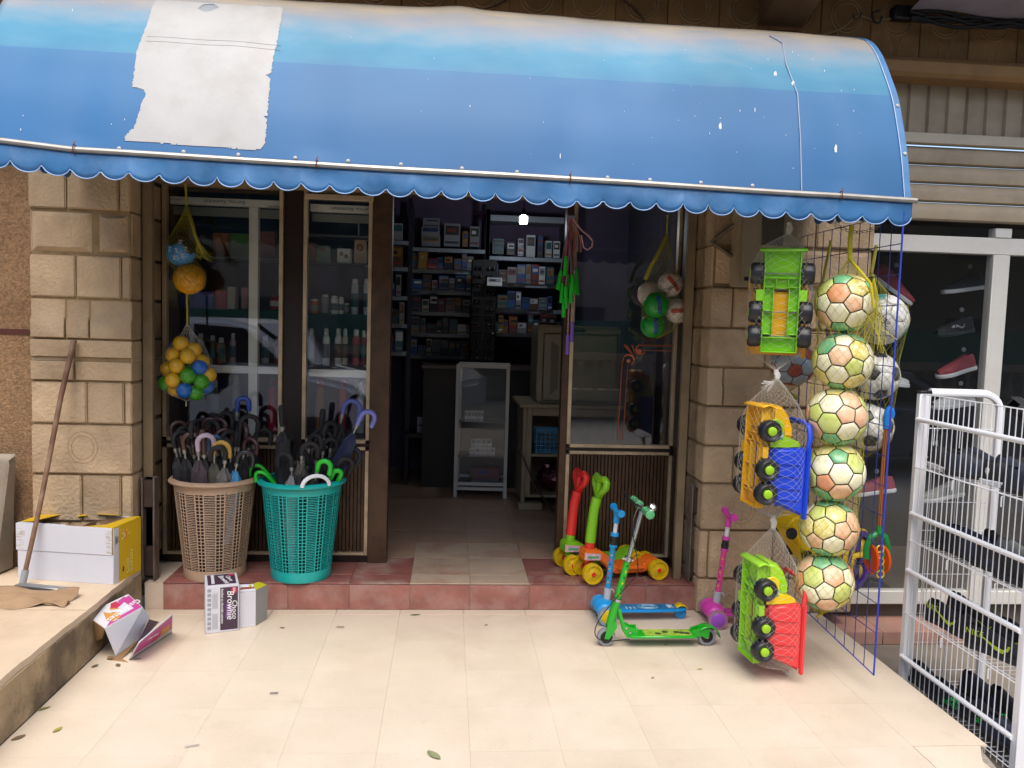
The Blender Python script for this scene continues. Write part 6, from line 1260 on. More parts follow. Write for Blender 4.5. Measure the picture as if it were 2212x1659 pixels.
# ---- right net with handballs
def rzp(x, y): return ((2100+x/1.3825)/1.8517, (800+y/1.3825)/1.8517)
YR_ = .30; HBW = mt('handball white', '#c9bfb6', .4, var=.03); HBG = mt('handball green', '#148a2c', .38, var=.06); HBS = mt('handball red stripe', '#b04a46', .45); HBB = mt('handball navy', '#1f4a78', .45)
hbs = [((805, 465), 'w', 'white handball with a red stripe, topmost in the right yellow net', -.0), ((842, 612), 'w', 'white handball with a level red band at the right of the yellow net', .0), ((690, 520), 'w', 'white handball half hidden behind the green one', .07), ((726, 580), 'g', 'green handball in front of the right yellow net', -.05), ((708, 692), 'g', 'green handball lowest in the right yellow net', 0)]
hc_ = []
for (x, y), kd, lb, dy in hbs:
    c = at(*rzp(x, y), Y=YR_+dy); hc_.append(c); r = .074
    m = HBW if kd == 'w' else HBG; rz_ = random.Random(x); rot = (rz_.uniform(-.4, .4), rz_.uniform(-.5, .5), rz_.uniform(-.5, .5))
    t = thing('handball', lb, 'ball', c, rot, 'handballs in the right net')
    MB().sph((0, 0, 0), r, 28, 18).build('cover', m, t, ang=80)
    q = MB()
    ctrs = [d for d in ICO]+[PANELS[k][0] for k in range(12, 32, 3)]
    for d in ctrs:
        M = frame(d*r*1.004, d.orthogonal(), d.cross(d.orthogonal()))
        for a in (0, 2.1, 4.2): q.tube([M@Vector((.004*cos(a), .004*sin(a), 0)), M@Vector((.013*cos(a), .013*sin(a), -.001))], [.0022, .0007], 4)
    q.build('star_print', BKB, t)
    if x != 690:
        st_ = HBS if kd == 'w' else HBB; tilt = {805: .9, 842: -.08, 726: 1.4, 708: 1.5}[x]
        q = MB(); Ri = Euler(rot).to_matrix().inverted()
        def BP(u, v): 
            a = -.35*pi-pi*.65*u*.0+(-pi/2-.75+1.5*u); b = (v-.5)*.34; p = Vector((cos(a+pi*.35)*cos(b), sin(a+pi*.35)*cos(b), sin(b))); p = Matrix.Rotation(tilt, 3, 'Y')@p; return Ri@p*r*1.006
        q.grid(BP, 16, 4); q.build('stripe_print', st_, t)
    v = (CAMP-c).normalized(); s_ = {805: ('SELECT', 40), 726: ('L23', 0), 842: (None, 0), 690: (None, 0), 708: (None, 0)}[x]
    if s_[0]:
        xa = Vector((cos(radians(s_[1])), 0, sin(radians(s_[1])))); xa = (xa-v*xa.dot(v)).normalized(); ya = v.cross(xa); o = txt(s_[0], 'lettering', INK, .028, t, Matrix.Identity(4)); o.matrix_local = t.matrix_basis.inverted()@frame(c+v*(r*1.02)+xa*.012-ya*.018, xa, ya)
top = at(*rzp(785, 200), Y=YR_); bot = at(*rzp(730, 765), Y=YR_); mid = [at(*rzp(x, y), Y=YR_) for x, y in ((770, 330), (765, 450), (772, 560), (765, 650), (740, 730))]; rad = [.05, .105, .135, .125, .07]
def SR(u, v):
    C = [top]+mid+[bot]; R = [.004]+rad+[.006]; k = v*(len(C)-1); i = min(int(k), len(C)-2); f = k-i; a = 2*pi*u; r = R[i]+(R[i+1]-R[i])*f; return C[i].lerp(C[i+1], f)+Vector((r*cos(a), r*.8*sin(a), 0))
net('ball_net', 'yellow net bag of white and green handballs right of the doorway', top, SR, 20, .8, .0007, NETO, [([at(*rzp(790, 85), Y=YR_), at(*rzp(786, 140), Y=YR_), top], .005), ([top, at(*rzp(740, 290), Y=YR_-.06), at(*rzp(700, 360), Y=YR_-.06), at(*rzp(665, 440), Y=YR_-.05)], .012)])
q = MB().tube([at(*rzp(790, 60), Y=YR_), at(*rzp(796, 85), Y=YR_), at(*rzp(786, 95), Y=YR_), at(*rzp(782, 84), Y=YR_)], .003, 6); tag(q.build('hook', STEEL), 'small steel hook carrying the handball net', 'hook')
# ---- skipping ropes by the doorway
p0 = at(*rzp(255, 90), Y=.36); t = thing('skipping_ropes', 'bundle of skipping ropes with green and purple handles hung by the doorway', 'skipping rope', p0)
GH = mt('neon green handle', '#1fc02c', .35); PH_ = mt('purple handle', '#7a5ab4', .35)
rope_m = [mt('rope '+c, c, .6) for c in ('#8c4a50', '#7c6f9a', '#a08040', '#5a4a48', '#b06a78')]
hs = [((228, 310), (220, 420)), ((200, 390), (180, 495)), ((280, 380), (288, 525)), ((262, 415), (262, 510)), ((208, 460), (200, 570)), ((240, 410), (238, 530)), ((255, 470), (252, 570)), ((215, 540), (213, 650)), ((190, 430), (196, 500)), ((225, 480), (228, 600)), ((272, 430), (276, 520))]
rr = random.Random(17)
for i, (a, b) in enumerate(hs):
    A, B = at(*rzp(*a), Y=.33+.02*(i % 3))-p0, at(*rzp(*b), Y=.33+.02*(i % 3))-p0
    MB().tube([A, A.lerp(B, .12), A.lerp(B, .2), B], [.0085, .0105, .0115, .0125], 12).build('handle', GH, t)
    MB().tube(bez((rr.uniform(-.015, .015), 0, .0), (rr.uniform(-.03, .03), 0, -.05), A+Vector((0, 0, .08)), A, 8), .0035, 6).build('rope', rope_m[i % 5], t)
for a, b in (((236, 745), (234, 855)), ((262, 675), (258, 785))):
    A, B = at(*rzp(*a), Y=.34)-p0, at(*rzp(*b), Y=.34)-p0; MB().tube([A, B], [.0105, .0125], 12).build('handle', PH_, t); MB().tube([A+Vector((rr.uniform(-.004, .004), 0, .30)), A], .004, 6).build('rope', mt('pink white cord', '#b08a90', .6, var=.4, vs=90), t)
MB().tube([Vector((.01, 0, -.01))]+[at(*rzp(x, y), Y=.34)-p0 for x, y in ((310, 165), (350, 195), (374, 225), (370, 258), (345, 275), (325, 262), (318, 230), (312, 195))], .005, 7).build('rope', MATS['pink white cord'], t)
for i in range(5): MB().tube(bez((.0, 0, 0), (.02, 0, -.06), (.03+.01*i, 0, -.1), at(*rzp(270+10*i, 285), Y=.34)-p0, 8), .0035, 6).build('rope', rope_m[i], t)
MB().tube([(-.02, 0, .0), (.02, 0, .0)], .012, 8).build('tape_wrap', mt('grey tape', '#55586a', .6), t)

# ================================================================ TOY TRUCKS
TYRE = mt('toy tyre', '#1b1b20', .45, var=.1); LIMH = mt('lime hub', '#8db81f', .4, var=.03)
def truck(label, c, ang, body, bed, cab, fend, netlabel, gather, knot, tilt=0.0, seed=0):
    U = Vector((cos(ang), sin(ang), 0)); F = (Vector((0, 0, 1))+U*tilt).normalized(); U = (U-F*U.dot(F)).normalized(); Lf = U.cross(F)
    M = Matrix(((F.x, Lf.x, U.x, c.x), (F.y, Lf.y, U.y, c.y), (F.z, Lf.z, U.z, c.z), (0, 0, 0, 1)))
    t = thing('toy_truck', label, 'toy truck', c); t.rotation_euler = M.to_euler(); t.scale = (1, 1.18, 1); t['group'] = 'toy dump trucks hung in nets'
    bm, cm, fm, dm = [mt('toy '+x, x, .36, var=.04, coat=.2) for x in (body, cab, fend, bed)]
    XZ = Matrix(((1, 0, 0, 0), (0, 0, 1, 0), (0, 1, 0, 0), (0, 0, 0, 1)))
    q = MB(); h0, h1 = .022, .062; T_ = .004
    ys = (-.066, .066)
    q.box(-.23, .225, -.066, -.062, h0, h1).box(-.23, .225, .062, .066, h0, h1).box(-.23, -.226, -.0618, .0618, h0, h1).box(-.2258, -.16, -.0618, .0618, h1-T_, h1).box(.055, .225, -.0618, .0618, h1-T_, h1).box(-.1598, .0548, -.0618, -.030, h1-T_, h1).box(-.1598, .0548, .030, .0618, h1-T_, h1)
    q.box(-.1598, .0548, -.030, -.027, h0+.01, h1-.001).box(-.1598, .0548, .027, .030, h0+.01, h1-.001)
    for x in (.10, .06, -.045, -.15, -.165): q.box(x, x+.0035, -.0616, .0616, h0+.008, h1-T_-.0002) if x in (.10, -.165) else q.box(x, x+.0035, -.0616, -.0302, h0+.008, h1-T_-.0002).box(x, x+.0035, .0302, .0616, h0+.008, h1-T_-.0002)
    for s in (-1, 1): q.box(.0, .05, min(s*.0662, s*.092), max(s*.0662, s*.092), h0+.002, h1-.012)
    for y in (-.022, .022): q.box(.062, .0995, y, y+.003, h0+.012, h1-T_-.0002)
    q.build('chassis', bm, t, bev=.0012)
    P = MB().grid(lambda u, v: Vector((.224+.012*sin(pi*v), -.084+.168*u, .015+.06*v)), 10, 5).build('bumper', bm, t); P.modifiers.new('thick', 'SOLIDIFY').thickness = .006
    for x in (.122, -.05, -.158):
        MB().tube([(x, -.09, .05), (x, .09, .05)], .003, 6).build('axle', STEEL, t)
        for s in (-1, 1):
            R = .050; T = Matrix.Translation((x, s*.090, .05))@Matrix.Rotation(-s*pi/2, 4, 'X'); n = 36
            pr = [(R*.35, -.024), (R*.82, -.024), (R*.97, -.018), (R, -.006), (R, .006), (R*.97, .018), (R*.80, .025), (R*.55, .022), (R*.42, .016), (R*.0, .014)]
            vs = []
            for j, (r_, z_) in enumerate(pr):
                for k in range(n): f = 1-(.035 if 2 <= j <= 5 and k % 3 == 0 else 0); vs.append(T@Vector((r_*f*cos(2*pi*k/n), r_*f*sin(2*pi*k/n), z_)))
            wo = MB().add(vs, [(j*n+k, j*n+(k+1) % n, (j+1)*n+(k+1) % n, (j+1)*n+k) for j in range(len(pr)-1) for k in range(n)]).build('wheel', TYRE, t, ang=45)
            MB().lathe([(R*.42, .0165), (R*.40, .0245), (R*.34, .0265), (0, .0265)], 20, M=T).build('hub', LIMH, wo)
    # cab: bonnet, fender, windows
    pr = [(.052, .066), (.228, .066), (.236, .09), (.228, .118), (.19, .150), (.13, .176), (.075, .172), (.052, .150)]
    MB().prism(pr, -.072, .072, M=XZ).build('cab', cm, t, bev=.014, seg=3)
    MB().prism([(.046, .064), (.17, .064), (.175, .10), (.15, .125), (.10, .128), (.075, .20), (.05, .215), (.046, .14)], -.078, -.0725, M=XZ).build('fender', fm, t, bev=.003)
    MB().prism([(.046, .064), (.17, .064), (.175, .10), (.15, .125), (.10, .128), (.075, .20), (.05, .215), (.046, .14)], .0725, .078, M=XZ).build('fender', fm, t, bev=.003)
    MB().box(.052, .074, -.0720, .0720, .173, .205).build('cab_roof', fm, t, bev=.008, seg=2)
    for s in (-1, 1): MB().prism([(.10, .132), (.135, .128), (.165, .138), (.13, .162), (.10, .166)], s*.0735-.002, s*.0735+.002, M=XZ).build('cab_window', bm, t, bev=.001)
    MB().prism([(.185, .153), (.225, .121), (.222, .118), (.18, .150)], -.05, .05, M=XZ).build('hood_sticker', mt('blue white sticker', '#6f9ec0', .35, var=.5, vs=55), t)
    # tipping bed
    W0, W1 = .080, .104
    def bedpt(u, v):  # u along x profile, v across
        return None
    q = MB(); sec = [(.040, .070, .080), (.046, .225, .104)]; 
    fl = [(.040, .066), (.050, .236), (-.262, .236), (-.215, .135), (-.190, .066)]
    def ringp(s): return [Vector((x, s*(W0+(W1-W0)*(z-.066)/.17), z)) for x, z in fl]
    A, B = ringp(-1), ringp(1); q.add(A+B, [(0, 1, 2, 3, 4), (5, 9, 8, 7, 6), (0, 5, 6, 1), (2, 7, 8, 3), (3, 8, 9, 4), (4, 9, 5, 0)]); q.add([A[1], A[2], B[2], B[1]], [(0, 1, 2, 3)])
    q.build('bed', dm, t, bev=.012, seg=3, weld=True)
    for s in (-1, 1):
        for x in (-.02, -.075, -.13, -.18): MB().tube([(x, s*.088, .10), (x-.006, s*.102, .205)], .0028, 5).build('bed_rib', dm, t)
        MB().box(-.268, .055, s*.104-.004, s*.104+.010*s+.004, .222, .240).build('bed_rim', dm, t, bev=.004, seg=2)
    MB().tube([(.04, -.102, .230), (.10, -.102, .238), (.145, -.085, .240), (.158, -.04, .240), (.158, .04, .240), (.145, .085, .240), (.10, .102, .238), (.04, .102, .230)], [.012, .014, .016, .016, .016, .016, .014, .012], 10, flat=.75).build('canopy_loop', dm, t)
    SY = mt('pale green label', '#b8c47c', .4)
    for s in (-1, 1):
        MB().prism([(-.005, .034), (.020, .034), (.020, .056), (-.005, .056)], s*.0665-.001, s*.0665+.001, M=XZ).build('oil_label', SY, t)
        txt('OIL', 'lettering', INK, .012, t, frame((.0075, s*.0680, .045), (-s, 0, 0), (0, 0, 1)))
        MB().prism([(.085, .104), (.115, .104), (.115, .122), (.085, .122)], s*.079-.0006, s*.079+.0006, M=XZ).build('number_label', mt('teal label', '#3f8f86', .4), t); txt('55', 'lettering', WINK, .016, t, frame((.10, s*.0802, .113), (-s, 0, 0), (0, 0, 1)))
    # net around it
    def hull(x):      # half extents and centre in local y, z for a given x
        tab = [(.30, .008, .12, .008), (.245, .088, .115, .095), (.15, .137, .12, .128), (.0, .139, .122, .13), (-.16, .139, .122, .13), (-.245, .11, .15, .10), (-.285, .04, .17, .045), (-.30, .006, .16, .006)]
        for (a, w1, c1, h1), (b, w2, c2, h2) in zip(tab, tab[1:]):
            if x >= b: f = (a-x)/(a-b); return w1+(w2-w1)*f, c1+(c2-c1)*f, h1+(h2-h1)*f
        return tab[-1][1:]
    gl, kl = M.inverted()@gather, M.inverted()@knot
    def SN(u, v):
        if v < .22:
            f = v/.22; w_, cz_, h_ = hull(.245); X = gl.x+(.245-gl.x)*f; cy_ = gl.y*(1-f); cz_ = gl.z+(cz_-gl.z)*f; w_ = .006+(w_-.006)*f**.9; h_ = .006+(h_-.006)*f**.9
        elif v > .90:
            f = (v-.90)/.10; w_, cz_, h_ = hull(-.25); X = -.25+(kl.x+.25)*f; cy_ = kl.y*f; cz_ = cz_+(kl.z-cz_)*f; w_ = w_+(.005-w_)*f; h_ = h_+(.005-h_)*f
        else:
            X = .245-(.495)*(v-.22)/.68; w_, cz_, h_ = hull(X); cy_ = 0
        a = 2*pi*u; ca, sa = cos(a), sin(a); e = .62 if .22 <= v <= .9 else .8
        return M@Vector((X, cy_+w_*math.copysign(abs(ca)**e, ca), cz_+h_*math.copysign(abs(sa)**e, sa)))
    net('truck_net', netlabel, gather, SN, 24, .95, .00038, NETW, [([gather+Vector((0, 0, .03)), gather], .012), ([knot, knot-Vector((0, 0, .02))], .009)], 'white nets around the toy trucks', nv=70)
    return t
YT = -.80
c1_ = at(1695, 652, Y=YT)-Vector((cos(radians(72)), sin(radians(72)), 0))*.12+Vector((0, .06, 0)); truck('toy dump truck seen from below with lime chassis and orange bed, topmost of three', c1_, radians(72), '#7cc414', '#dca210', '#7cc414', '#dca210', 'white net around the topmost toy truck', at(1703, 505, Y=YT), at(1676, 800, Y=YT), tilt=-.05)
c2_ = at(1668, 982, Y=YT)+Vector((-.12, 0, .0)); truck('yellow toy dump truck with a blue bed, middle of three', c2_, radians(5), '#dca60a', '#1a40c0', '#d0a010', '#8cba1c', 'white net around the yellow and blue toy truck', at(1678, 818, Y=YT), at(1668, 1118, Y=YT), tilt=.02)
c3_ = at(1660, 1314, Y=YT)+Vector((-.12, 0, .0)); truck('lime and yellow toy dump truck with a red bed, lowest of three', c3_, radians(5), '#8cc81a', '#d4383c', '#94c81c', '#e0c40c', 'white net around the lime and red toy truck', at(1670, 1140, Y=YT), at(1700, 1448, Y=YT), tilt=.0)
for (x0, y0), (x1, y1), lb in (((1704, 480), (1703, 508), 'white strap from which the topmost truck net hangs'), ((1676, 800), (1678, 822), 'white twisted knot between the first two truck nets'), ((1669, 1112), (1671, 1142), 'white tape tie between the second and third truck nets')):
    a, b = at(x0, y0, Y=YT), at(x1, y1, Y=YT); tag(MB().tube([Vector((0, 0, 0)), (b-a)*.5+Vector((.008, 0, 0)), b-a], [.010, .013, .009], 8).build('tie_strap', NETW, None, a), lb, 'strap')
q = MB(); a = at(1672, 825, Y=YT-.02); rr = random.Random(2)
for i in range(24): q.tube([Vector((0, 0, 0)), Vector((rr.uniform(-.06, -.01), rr.uniform(-.02, .02), rr.uniform(-.045, .005)))], .0009, 3, cap=False)
tag(q.build('net_fringe', NETW, None, a), 'white frayed net fringe above the yellow and blue truck', 'net')

# ================================================================ WIRE GRID AND TOYS ON IT
GBL = mt('blue wire', '#28306e', .45, var=.1); XG = 1.93
t = thing('wire_grid', 'blue wire display grid hanging edge-on from the right end of the awning', 'display grid', (XG, -.45, 2.12))
zt, zb = -.0, -1.98
y0, y1 = -.53, .50
pf = [(y0-.0, zb-.06), (y0, zt), (y1, zt), (y1, zb+.0)]
MB().tube([(0, y, z) for y, z in pf], .0042, 6, closed=True).build('frame_wire', mt('blue frame wire', '#2536a0', .45), t)
for k in range(1, 11): y = y0+(y1-y0)*k/11; MB().tube([(.003, y, zt), (.003, y, zb-.06*(y1-y)/(y1-y0))], .0022, 5).build('grid_wire', GBL, t)
for k in range(1, 15): z = zt+(zb-zt)*k/15; MB().tube([(-.003, y0, z), (-.003, y1, z)], .0022, 5).build('grid_wire', GBL, t)
q = MB()
ch = [at(x, y, Y=-.55) for x, y in ((1795, 478), (1815, 492), (1840, 500), (1862, 502), (1885, 496), (1900, 484))]
for a, b in zip(ch, ch[1:]):
    for f in (.25, .75):
        c = a.lerp(b, f); q.tube([c+Vector((.016*cos(k*pi/5), .004*sin(k*pi/5*(1 if f < .5 else 2)), .006*sin(k*pi/5))) for k in range(10)], .0016, 4, closed=True)
tag(q.build('chain', mt('rust chain', '#4a3f38', .6, metal=.4)), 'thin rusty chain across the top of the wire grid', 'chain')
# push toy on a stick
YS = -.62
def gp(x, y, Y=YS): return at((2800+x/1.4427)/1.8517, (1600+y/1.4427)/1.8517, Y=Y)
b0 = gp(1025, 870); t = thing('push_toy', 'push toy roller with green fork, orange wheels and a blue cane handle', 'toy', b0)
G2 = mt('green fork plastic', '#187a36', .4); OR2 = mt('orange roller plastic', '#d84a14', .38); BL2 = mt('blue cane plastic', '#1872c4', .38); PUR = mt('purple plastic', '#3a1f78', .4)
r = lambda x, y, dy=0: gp(x, y)-b0+Vector((0, dy, 0))
MB().tube([r(1036, 740), r(1052, 450), r(1074, 160)], .010, 10).build('stick', mt('striped stick', '#a8643a', .5, var=.1), t)
for dx in (-.006, .002, .008): MB().tube([r(1036, 740, -.008)+Vector((dx, -.002, 0)), r(1074, 160, -.008)+Vector((dx, -.002, 0))], .0016, 4).build('stripe_line', mt('brown stripe', '#4a2618', .5), t)
MB().tube([r(1072, 165), r(1074, 110), r(1080, 62), r(1092, 46), r(1105, 55), r(1110, 80), r(1106, 105)], [.014, .013, .013, .013, .013, .013, .010], 10).build('cane_handle', BL2, t)
MB().tube([r(1034, 725), r(1034, 770)], [.012, .018], 12).build('fork_socket', G2, t)
MB().tube([r(957, 915), r(960, 850), r(985, 790), r(1030, 765), r(1072, 790), r(1086, 850), r(1084, 925)], .010, 8, flat=1.5).build('fork', G2, t)
for x, s in ((990, 1), (1055, -1)): MB().lathe([(.02, -.008), (.066, -.006), (.072, 0), (.066, .006), (.02, .008)], 26, M=frame(r(x, 918), (0, 1, .1), (0, -.1, 1))).build('roller_wheel', OR2, t)
for k in range(5):
    p = r(1022, 850+36*k, -.03); MB().tube([p+Vector((.018*cos(a*pi/7), 0, .018*sin(a*pi/7))) for a in range(14)], .004, 5, closed=True).build('roller_ring', mt('toy ring '+str(k % 2), ('#c9b020', '#4a9a3a')[k % 2], .4), t)
MB().tube([r(985, 918), r(1060, 918)], .022, 12).build('drum', mt('drum yellow green', '#8a9a20', .4), t)
# purple and yellow wheel toy
c = gp(905, 920, -.32); t = thing('pinwheel_toy', 'purple toy wheel with yellow petals behind the lowest balls', 'toy', c)
Mw = frame(Vector((0, 0, 0)), (.75, .65, 0), (0, 0, 1)); RW = .155
MB().lathe([(RW*.80, -.02), (RW, -.02), (RW, .02), (RW*.80, .02), (RW*.80, -.02)], 36, M=Mw).build('rim', PUR, t); MB().lathe([(RW*1.001, -.012), (RW*1.07, -.010), (RW*1.07, .010), (RW*1.001, .012)], 36, M=Mw).build('tyre', YEL, t)
for k in range(6):
    a = k*pi/3; MB().add([Mw@Vector((x*cos(a)-y*sin(a), x*sin(a)+y*cos(a), z)) for x, y, z in ((.02, .0, .012), (.07, -.035, .016), (.125, -.02, .006), (.125, .03, .004), (.07, .02, .012))], [(0, 1, 2, 3, 4)]).build('petal', YEL if k % 2 else PUR, t).modifiers.new('thick', 'SOLIDIFY').thickness = .004
MB().lathe([(0, .03), (.022, .026), (.025, .0)], 16, M=Mw).build('hub', PUR, t)
# yellow toy car bag behind the balls
c = gp(545, 760, -.38); t = thing('toy_car', 'bright yellow toy car hanging nose up behind the fifth ball', 'toy', c)
Mc = frame(Vector((0, 0, 0)), (.62, .2, -.75), (.75, .2, .62))
MB().prism([(-.10, -.05), (.16, -.06), (.20, -.03), (.19, .02), (.10, .03), (.05, .07), (-.06, .075), (-.11, .03)], -.06, .06, M=Mc).build('body', mt('bright yellow plastic', '#d8b40c', .36), t, bev=.018, seg=3)
for x in (-.055, .11): 
    for z in (-.062, .062): MB().lathe([(0, -.012), (.026, -.012), (.030, -.006), (.030, .006), (.026, .012), (0, .012)], 20, M=Mc@Matrix.Translation((x, -.045, z))).build('wheel', TYRE, t)
c = gp(845, 890, -.36); t = thing('toy_paddle', 'flat yellow toy paddle beside the purple wheel', 'toy', c); MB().tube([Vector((-.10, 0, .02)), Vector((0, 0, -.01)), Vector((.10, 0, .0))], .016, 8, flat=.5).build('bar', MATS['bright yellow plastic'], t)
# ================================================================ SHOE RACK
WR = mt('white enamel wire', '#e2e3e6', .35, var=.03); RX, RY0, RY1 = 2.25, -.66, -1.455; RB = 2.66; GZ = -.149
t = thing('shoe_rack', 'white wire shoe rack full of dark trainers at the right edge', 'rack', (RX, RY0, GZ))
def rk(x, y, z): return Vector((x-RX, y-RY0, z-GZ))
for y in (RY0, RY1):
    MB().box(-.005, .052, y-RY0-.016, y-RY0+.016, 0, 1.322-GZ).build('post', WR, t, bev=.004)
    ctr = Vector((RB-.10, 0, 1.345-.10)); P = [rk(RX+.054, y, 1.328)]+[rk(ctr.x+.10*sin(a), y, ctr.z+.083*cos(a)) for a in (pi/2*k/8 for k in range(9))]+[rk(RB, y, GZ+.0)]
    MB().tube(P, .021, 10, flat=.8).build('loop_post', WR, t)
    MB().box(-.007, .054, y-RY0-.018, y-RY0+.018, 1.323-GZ, 1.335-GZ).build('post_cap', BLACK, t, bev=.003)
for z in (1.198, .741, .463, .035): MB().tube([rk(RX-.006, RY0-.006, z), rk(RX-.006, RY1+.004, z)], .0115, 10).build('front_tube', WR, t)
L_n = 21
for k in range(L_n):
    y = RY0-.035+(RY1+.03-RY0+.035)*k/(L_n-1); MB().tube([rk(RX+.010, y, 1.318), rk(RX+.010, y, -.12)], .0023, 5).build('upright_wire', WR, t)
MB().tube([rk(RX+.013, RY0-.01, 1.32), rk(RX+.013, RY1, 1.32)], .0032, 6).build('top_wire', WR, t)
for k in range(4): x = RX+.09+.13*k; MB().tube([rk(min(x, RB-.02), RY0+.004, 1.155), rk(min(x, RB-.02), RY0+.004, -.1)], .002, 4).build('side_wire', WR, t) 
SZ = (.965, .606, .25, -.092)
for i, z in enumerate(SZ):
    for x in (RX-.010, RX+.02, RB-.18, RB-.02): MB().tube([rk(x, RY0-.008, z+(.006 if x < RX else 0)), rk(x, RY1+.01, z+(.006 if x < RX else 0))], .0024, 5).build('shelf_wire', WR, t)
    for k in range(22): y = RY0-.02+(RY1-RY0+.04)*k/21; MB().tube([rk(RX-.009, y, z+.003), rk(RB-.015, y, z+.003)], .0011, 4).build('shelf_wire', WR, t)
    for dz in (.05, .19): MB().tube([rk(RX+.04, RY0+.006, z+dz), rk(RB-.02, RY0+.006, z+dz)], .0022, 5).build('side_wire', WR, t)
    for y in (-.98, -1.30): MB().tube([rk(RX-.012, y, z-.002), rk(RX-.016, y, z-.004), rk(RX-.016, y, z-.045)], .0028, 5).build('shelf_hook', WR, t)
# ---- shoes
SB = mt('shoe black mesh', '#17171c', .75, var=.2, vs=60, bump=.1, bs=200); SN_ = mt('shoe navy', '#222838', .75, var=.2, vs=50); SOL = mt('sole black', '#1c1c20', .6); SOLW = mt('sole white', '#c4c6c8', .5, var=.05); NEON = mt('neon yellow green', '#b0c81c', .45); ORN = mt('neon orange lace', '#d8542c', .5); NGR = mt('neon green', '#1fae4a', .5); SGR = mt('shoe grey', '#82847e', .75, var=.1, vs=60); SRED = mt('shoe red', '#84303a', .7, var=.1); SWH = mt('shoe white', '#b9bbbc', .6, var=.06, vs=40); LIN = mt('shoe lining', '#0d0d10', .9)
def shoe_parts(t, up, sole, L=.295, lace=None, high=0.0):
    st = [(0.0, .018, .055), (.03, .030, .085+high), (.10, .034, .092+high), (.22, .033, .085+high*.8), (.36, .034, .074+high*.3), (.50, .038, .062), (.66, .046, .050), (.82, .044, .040), (.93, .032, .033), (1.0, .010, .024)]
    n = 12; vs = []
    for x, w_, hh in st:
        for k in range(n+1):
            a = pi*k/n; vs.append(((x-.5)*L, -w_*cos(a)*(1 if 0 < k < n else 1), .020+(hh-.0)*sin(a)**.75))
    q = MB(); keep = []
    for j in range(len(st)-1):
        for k in range(n):
            if 1 <= j <= 2 and 4 <= k <= 7: continue            # foot opening
            keep.append((j*(n+1)+k, j*(n+1)+k+1, (j+1)*(n+1)+k+1, (j+1)*(n+1)+k))
    q.add(vs, keep).build('upper', up, t, ang=60)
    MB().grid(lambda u, v: Vector((L*(-.47+.32*u), (v-.5)*.044, .045)), 2, 2).build('lining', LIN, t)
    out = [((x-.5)*L*1.03, w_*1.10+.003) for x, w_, _ in st]
    poly = [(x, -w_) for x, w_ in out]+[(x, w_) for x, w_ in reversed(out)]
    MB().prism(poly, .0, .024, mi=0).build('sole', sole, t, bev=.004)
    if lace:
        q = MB()
        for i in range(5): x = L*(-.20+.055*i); z = .020+.080-.0105*i; q.tube([(x, -.016, z-.012), (x+.006, 0, z-.002), (x, .016, z-.012)], .0032, 5)
        q.tube([(-L*.2, 0, .10), (-L*.26, -.02, .105), (-L*.22, -.03, .095)], .0028, 5); q.build('laces', lace, t)
def swoosh(t, m, s, side):
    P = [(-.5, .12), (-.42, -.10), (-.25, -.2), (0, -.14), (.6, .22), (0, -.02), (-.25, -.06), (-.38, .02), (-.42, .12)]
    y0 = side*.0405; MB().prism([(a*s, b*s) for a, b in P], 0, .003, M=frame((-.005, y0, .052), (side*-1.0*-1, 0, 0), (0, -.0, 1))@Matrix.Translation((0, 0, -.0015))).build('swoosh_print', m, t)
def stripes(t, m, side, n=3):
    for i in range(n): MB().tube([(-.02+.020*i, side*.0395, .032), (-.035+.020*i, side*.030, .074)], .0055, 5, flat=.5).build('stripe_print', m, t)
def side_text(t, s, m, size, x, z, side, y=.0415): txt(s, 'lettering', m, size, t, frame((x, side*y, z), (-side, 0, 0), (0, -side*.25, 1)))
def shoe(loc, yaw, up, sole, label, lace=None, deco=None, pitch=0.0, roll=0.0, high=0.0, group='trainers on the wire rack', L=.295):
    t = thing('trainer', label, 'shoe', loc, (roll, pitch, yaw), group); shoe_parts(t, up, sole, L, lace, high)
    if deco: deco(t)
    return t
D_ = radians
Z1, Z2, Z3, Z4 = [z+.006 for z in SZ]
# yaw -90: toe towards the camera, +90: toe towards the wall
nk = lambda t: (swoosh(t, NEON, .12, 1), swoosh(t, NEON, .12, -1), side_text(t, 'NIKE', NEON, .036, -.10, .075, -1, .036), side_text(t, 'NIKE', NEON, .036, -.10, .075, 1, .036))
ad = lambda t: [side_text(t, 'adidas', NGR, .042, .0, .035, s, .043) for s in (-1, 1)]+[MB().tube([(.0+.016*i, s*.041, .048), (-.012+.016*i, s*.037, .060+.007*i)], .005, 5, flat=.5).build('stripe_print', NGR, t) for s in (-1, 1) for i in range(3)]
lg = 'trainers on the wire rack'
shoe((2.42, -.86, Z1), D_(-78), SB, SOL, 'black trainer with a dark collar at the far end of the upper rack shelf', deco=lambda t: stripes(t, SGR, -1))
shoe((2.36, -.98, Z1+.002), D_(-60), SN_, SOL, 'navy trainer lying in front on the upper rack shelf')
shoe((2.50, -1.06, Z1), D_(-85), SN_, SOLW, 'navy trainer with white heel in the middle of the upper rack shelf', deco=lambda t: MB().sph((-.115, 0, .055), .032, 12, 8, sc=(.7, 1.05, 1.1)).build('heel_patch', SWH, t))
shoe((2.37, -1.20, Z1), D_(-70), SB, SOLW, 'black trainer with a large white heel patch at the near end of the upper shelf', deco=lambda t: MB().sph((-.112, 0, .055), .034, 12, 8, sc=(.7, 1.05, 1.2)).build('heel_patch', SWH, t))
shoe((2.52, -1.30, Z1), D_(-95), SN_, SOL, 'dark navy trainer at the near back corner of the upper shelf')
shoe((2.46, -.86, Z2), D_(-60), SN_, SOL, 'navy trainer with grey laces at the far end of the second rack shelf', lace=SGR)
